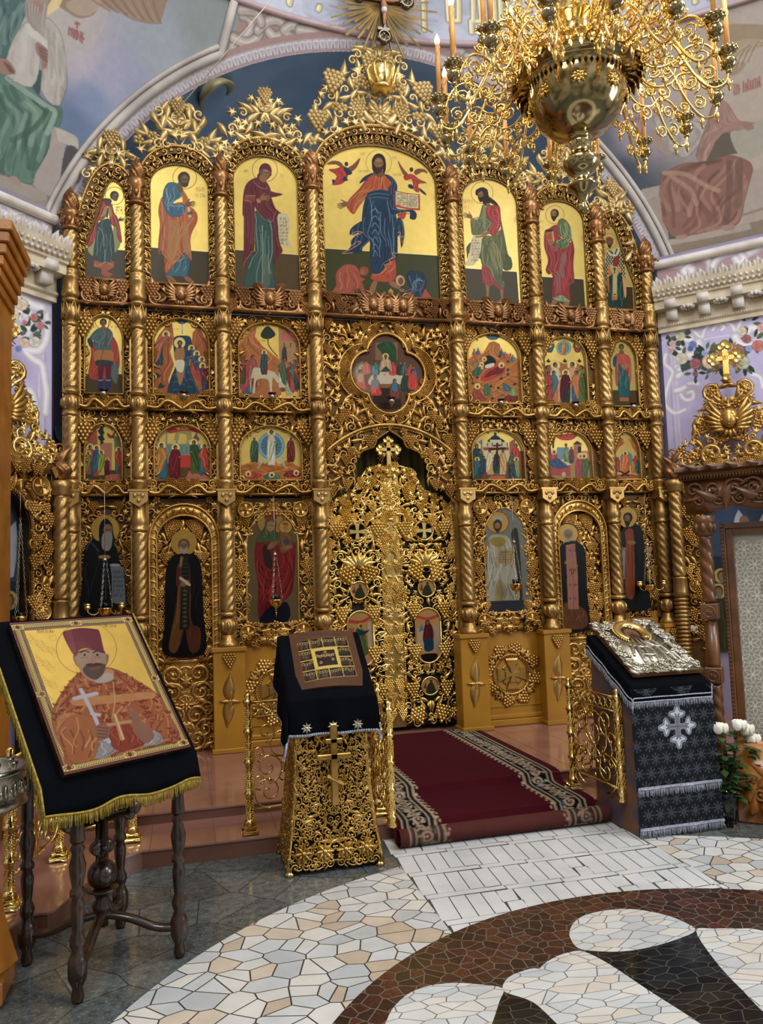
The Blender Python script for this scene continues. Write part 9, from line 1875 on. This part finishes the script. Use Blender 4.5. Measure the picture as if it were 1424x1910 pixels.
# ================================================================== ALTAR RAILS
def post(par, x, y, z0, z1, base=True):
    mb = MB(); r_ = .027; H = z1-z0
    pr = [(.0, 0), (.036, 0), (.036, .02), (.028, .03)]; n_ = 4
    for i in range(n_): a = .05+(H-.12)*i/n_; pr += [(.030, a), (.036, a+.006), (.036, a+.018), (.026, a+.026), (.024, a+(H-.12)/n_*.6), (.026, a+(H-.12)/n_*.95)]
    pr += [(.036, H-.07), (.036, H-.055), (.018, H-.045), (.026, H-.02), (.012, H-.005), (0, H)]
    mb.add(*lathe(pr, 16, (x, y, z0)))
    for i in range(n_):
        for k in range(7):
            for j in range(10): a = k*.9+j*.22; mb.add(*ball((x+.026*math.cos(a), y+.026*math.sin(a), z0+.09+(H-.12)*(i+j*.07)/n_), .006, 4, 3))
    if base: mb.box(x-.055, x+.055, y-.055, y+.055, z0, z0+.03, 0, .005); mb.box(x-.042, x+.042, y-.042, y+.042, z0+.03, z0+.06, 0, .005); mb.add(*lathe([(.045, .06), (.03, .10)], 12, (x, y, z0)))
    return mb.build('post', M['brass'], par)
def scrollpanel(par, a, b, z0, z1, n=2, flat=False, name='scroll_panel'):
    a, b = np.array(a), np.array(b); d = b-a; L_ = np.linalg.norm(d); d = d/L_; mb = MB(); W_ = L_/n; H = z1-z0
    def put(u, v, P_, rad): mb.add(*tube([(a[0]+d[0]*(u+x), a[1]+d[1]*(u+x), v+z) for x, z in P_], rad, 5))
    for z in (z0, z1): put(0, z, [(0, 0), (L_/2, 0), (L_, 0)], .010)
    put(0, z1-.10, [(0, 0), (L_/2, 0), (L_, 0)], .007)
    for i in range(int(L_/.075)): put((i+.5)*L_/int(L_/.075), z1-.05, [(.032*math.cos(t), .036*math.sin(t)) for t in np.linspace(0, 6.283, 13)], .006)
    for i in range(n+1): put(i*W_, z0, [(0, 0), (0, H-.1)], .008)
    for i in range(n):
        c = (i+.5)*W_
        for (u, v, r_, s_, tn) in ((.22, .18, .24, 1, 1.6), (-.22, .18, .24, -1, 1.6), (.22, .45, .24, -1, 1.5), (-.22, .45, .24, 1, 1.5), (0, .68, .30, 1, 1.8), (.25, .85, .15, -1, 1.4), (-.25, .85, .15, 1, 1.4), (.0, .32, .14, 1, 1.2), (.34, .30, .12, 1, 1.2), (-.34, .30, .12, -1, 1.2), (.34, .62, .12, 1, 1.2), (-.34, .62, .12, -1, 1.2)):
            r0 = r_*W_; cz_ = z0+(H-.12)*v; P_ = [(s_*r0*(1-j/22)*math.cos(j/20*tn*6.28-1.57), r0*(1-j/22)*math.sin(j/20*tn*6.28-1.57)) for j in range(21)]; put(c+u*W_, cz_, P_, .0065 if not flat else .009)
        for (u, v) in ((0, .5), (0, .06), (.2, .31), (-.2, .31), (0, .9)): p = a+d*(c+u*W_); mb.add(*ball((p[0], p[1], z0+(H-.12)*v), .017, 6, 4))
    return mb.build(name, M['brass'], par)
def railing(label, pts, z0, z1, bases, grp=None, n=2, nm='altar_railing', flat=False):
    t = thing(nm, label, 'railing', (0, 0, 0), 0, grp)
    for (x, y), b in zip(pts, bases): post(t, x, y, z0 if b else z0+.08, z1, b)
    for a, b in zip(pts[:-1], pts[1:]): scrollpanel(t, a, b, z0+.16, z1-.07, n, flat)
    return t
railing('polished brass altar railing on the step behind the gilt lectern', [(-1.745, -2.395), (-.80, -2.30)], .12, 1.07, (1, 1))
railing('open brass gate leaf standing beside the gilt lectern', [(-.845, -2.36), (-.875, -2.90)], .14, 1.03, (0, 0), nm='railing_gate', n=1)
railing('open brass gate leaf with scrollwork left of the right lectern', [(.80, -2.20), (.82, -2.88)], .12, .99, (1, 0), nm='railing_gate', n=1, flat=True)
railing('curved brass altar railing behind the walnut icon stand', [(-2.52, -2.27), (-2.95, -2.49), (-3.10, -3.20)], .12, .98, (1, 1, 1))
# ================================================================== CANDLE STAND AND FLOWERS
CS = thing('candle_stand', 'silver rimmed drum candle stand on carved wood at the lower left edge', 'candle stand', (-3.11, -3.90, 0)); CS.scale = (1, 1, 1.05)
mb = MB(); mb.add(*lathe([(.12, .12), (.19, .14), (.14, .3), (.10, .5), (.12, .75), (.2, .80), (0, .81)], 8)); mb.build('carved_wooden_foot', M['oak'], CS, smooth=False)
for z0_ in (0,): mb = MB(); mb.box(-.15, .15, -.15, .15, 0, .12, 0, .02); mb.build('plinth', M['oak'], CS, smooth=False)
mb = MB(); mb.add(*lathe([(.205, .80), (.225, .81), (.218, .83), (.218, .94), (.23, .95), (.235, .965), (.225, .975), (.21, .965), (.205, .90), (0, .90)], 40))
for i in range(26): a = i*.2417; mb.add(*ball((.219*math.cos(a), .219*math.sin(a), .885), .022, 7, 5, .4, 1, 1.5)); mb.add(*ball((.221*math.cos(a+.12), .221*math.sin(a+.12), .885), .008, 5, 4))
mb.build('embossed_silver_drum', M['silver'], CS)
for i in range(16):
    a = i*2.4; r_ = .05+.03*math.sqrt(i)*1.2
    mb = MB(); mb.add(*lathe([(.012, .90), (.006, .915), (.006, .945), (.013, .955), (.006, .962), (.016, .985), (.018, .995), (.012, .99)], 10, (r_*math.cos(a), r_*math.sin(a), 0))); mb.build('candle_holder', M['silver'], CS)
VP = onZ(1360, 1540, 0); VS = thing('glass_vase', 'clear tapered glass vase on the floor holding white roses', 'vase', tuple(VP)); mb = MB()
mb.add(*lathe([(0, .0), (.05, 0), (.055, .02), (.075, .14), (.085, .26), (.08, .262), (.07, .14), (.048, .025), (0, .022)], 24)); mb.build('glass_body', M['glass'], VS)
q = random.Random(12)
for k, (px, py) in enumerate(((1343, 1358), (1378, 1352), (1392, 1360), (1404, 1378), (1418, 1398))):
    h = onY(px, py, VP[1]-.03+.02*k)-VP; rs = thing('white_rose', 'white rose in the glass vase, '+['leftmost bloom', 'second bloom from the left', 'middle bloom of the five', 'fourth bloom from the left', 'rightmost lowest bloom'][k], 'rose', tuple(VP), 0, 'white roses in the vase')
    mb = MB(); mb.add(*tube(cat([(0, 0, .04), (h[0]*.25, h[1]*.25, .28), (h[0]*.7, h[1]*.7, h[2]*.7), (h[0], h[1], h[2])], False, 5), .004, 5)); mb.build('stem', M['leafg'], rs)
    mb = MB()
    for j in range(16):
        a = j*2.4; r_ = .006+.0028*j; V, F = ball((0, 0, 0), 1, 8, 5); V = V*np.array([.026, .008, .028])*(1+.02*j); V[:, 1] += .10*V[:, 2]; c, s_ = math.cos(a), math.sin(a); V = V+np.array([0, r_, 0]); V = np.stack([V[:, 0]*c-V[:, 1]*s_, V[:, 0]*s_+V[:, 1]*c, V[:, 2]], 1); mb.add(V+h+np.array([0, 0, .012-.001*j]), F)
    mb.build('petals', M['rose'], rs)
    mb = MB()
    for j in range(26):
        t_ = q.uniform(.3, .93); b = np.array([h[0]*t_*.8, h[1]*t_*.8, h[2]*t_]); a = q.uniform(0, 6.28); L_ = q.uniform(.06, .11); e = np.array([math.cos(a), math.sin(a), q.uniform(-.3, .4)]); s_ = np.array([-math.sin(a), math.cos(a), 0]); o_ = b+e*.04
        V = [o_, o_+e*L_*.35+s_*.028, o_+e*L_*.75+s_*.022, o_+e*L_*1.1+np.array([0, 0, -.01]), o_+e*L_*.75-s_*.022, o_+e*L_*.35-s_*.028, o_+e*L_*.5+np.array([0, 0, .008])]; mb.add(V, [[[0, 1, 6], [1, 2, 6], [2, 3, 6], [3, 4, 6], [4, 5, 6], [5, 0, 6]]]); mb.add(*tube([b, o_], .002, 4))
    mb.build('leaves', M['leafg'], rs)

p = onP(1419, 1420, wallpt(1, 0, 1.5, 0), (-1, -1, 0)); BK = thing('brass_basket', 'small polished brass basket at the right edge beside the white roses', 'basket', (p[0], p[1], .56)); mb = MB(); mb.add(*lathe([(0, 0), (.05, 0), (.045, .02), (.075, .08), (.085, .13), (.09, .135), (.07, .13), (.04, .03)], 20)); mb.build('bowl', M['brass'], BK)
p = onP(1296, 1173, wallpt(1, 0, .215, 0), (-1, -1, 0)); SW = thing('light_switch', 'small cream light switch on the carved case beside the ribbed column', 'light switch', tuple(p), -PI/4); mb = MB(); mb.box(-.04, .04, -.012, .012, -.04, .04, 0, .005); mb.build('switch_plate', M['white_m'], SW, smooth=False)
mb = MB(); mb.box(-.02, .02, -.018, -.01, -.025, .025, 0, .003); mb.build('rocker', M['white_m'], SW, smooth=False)
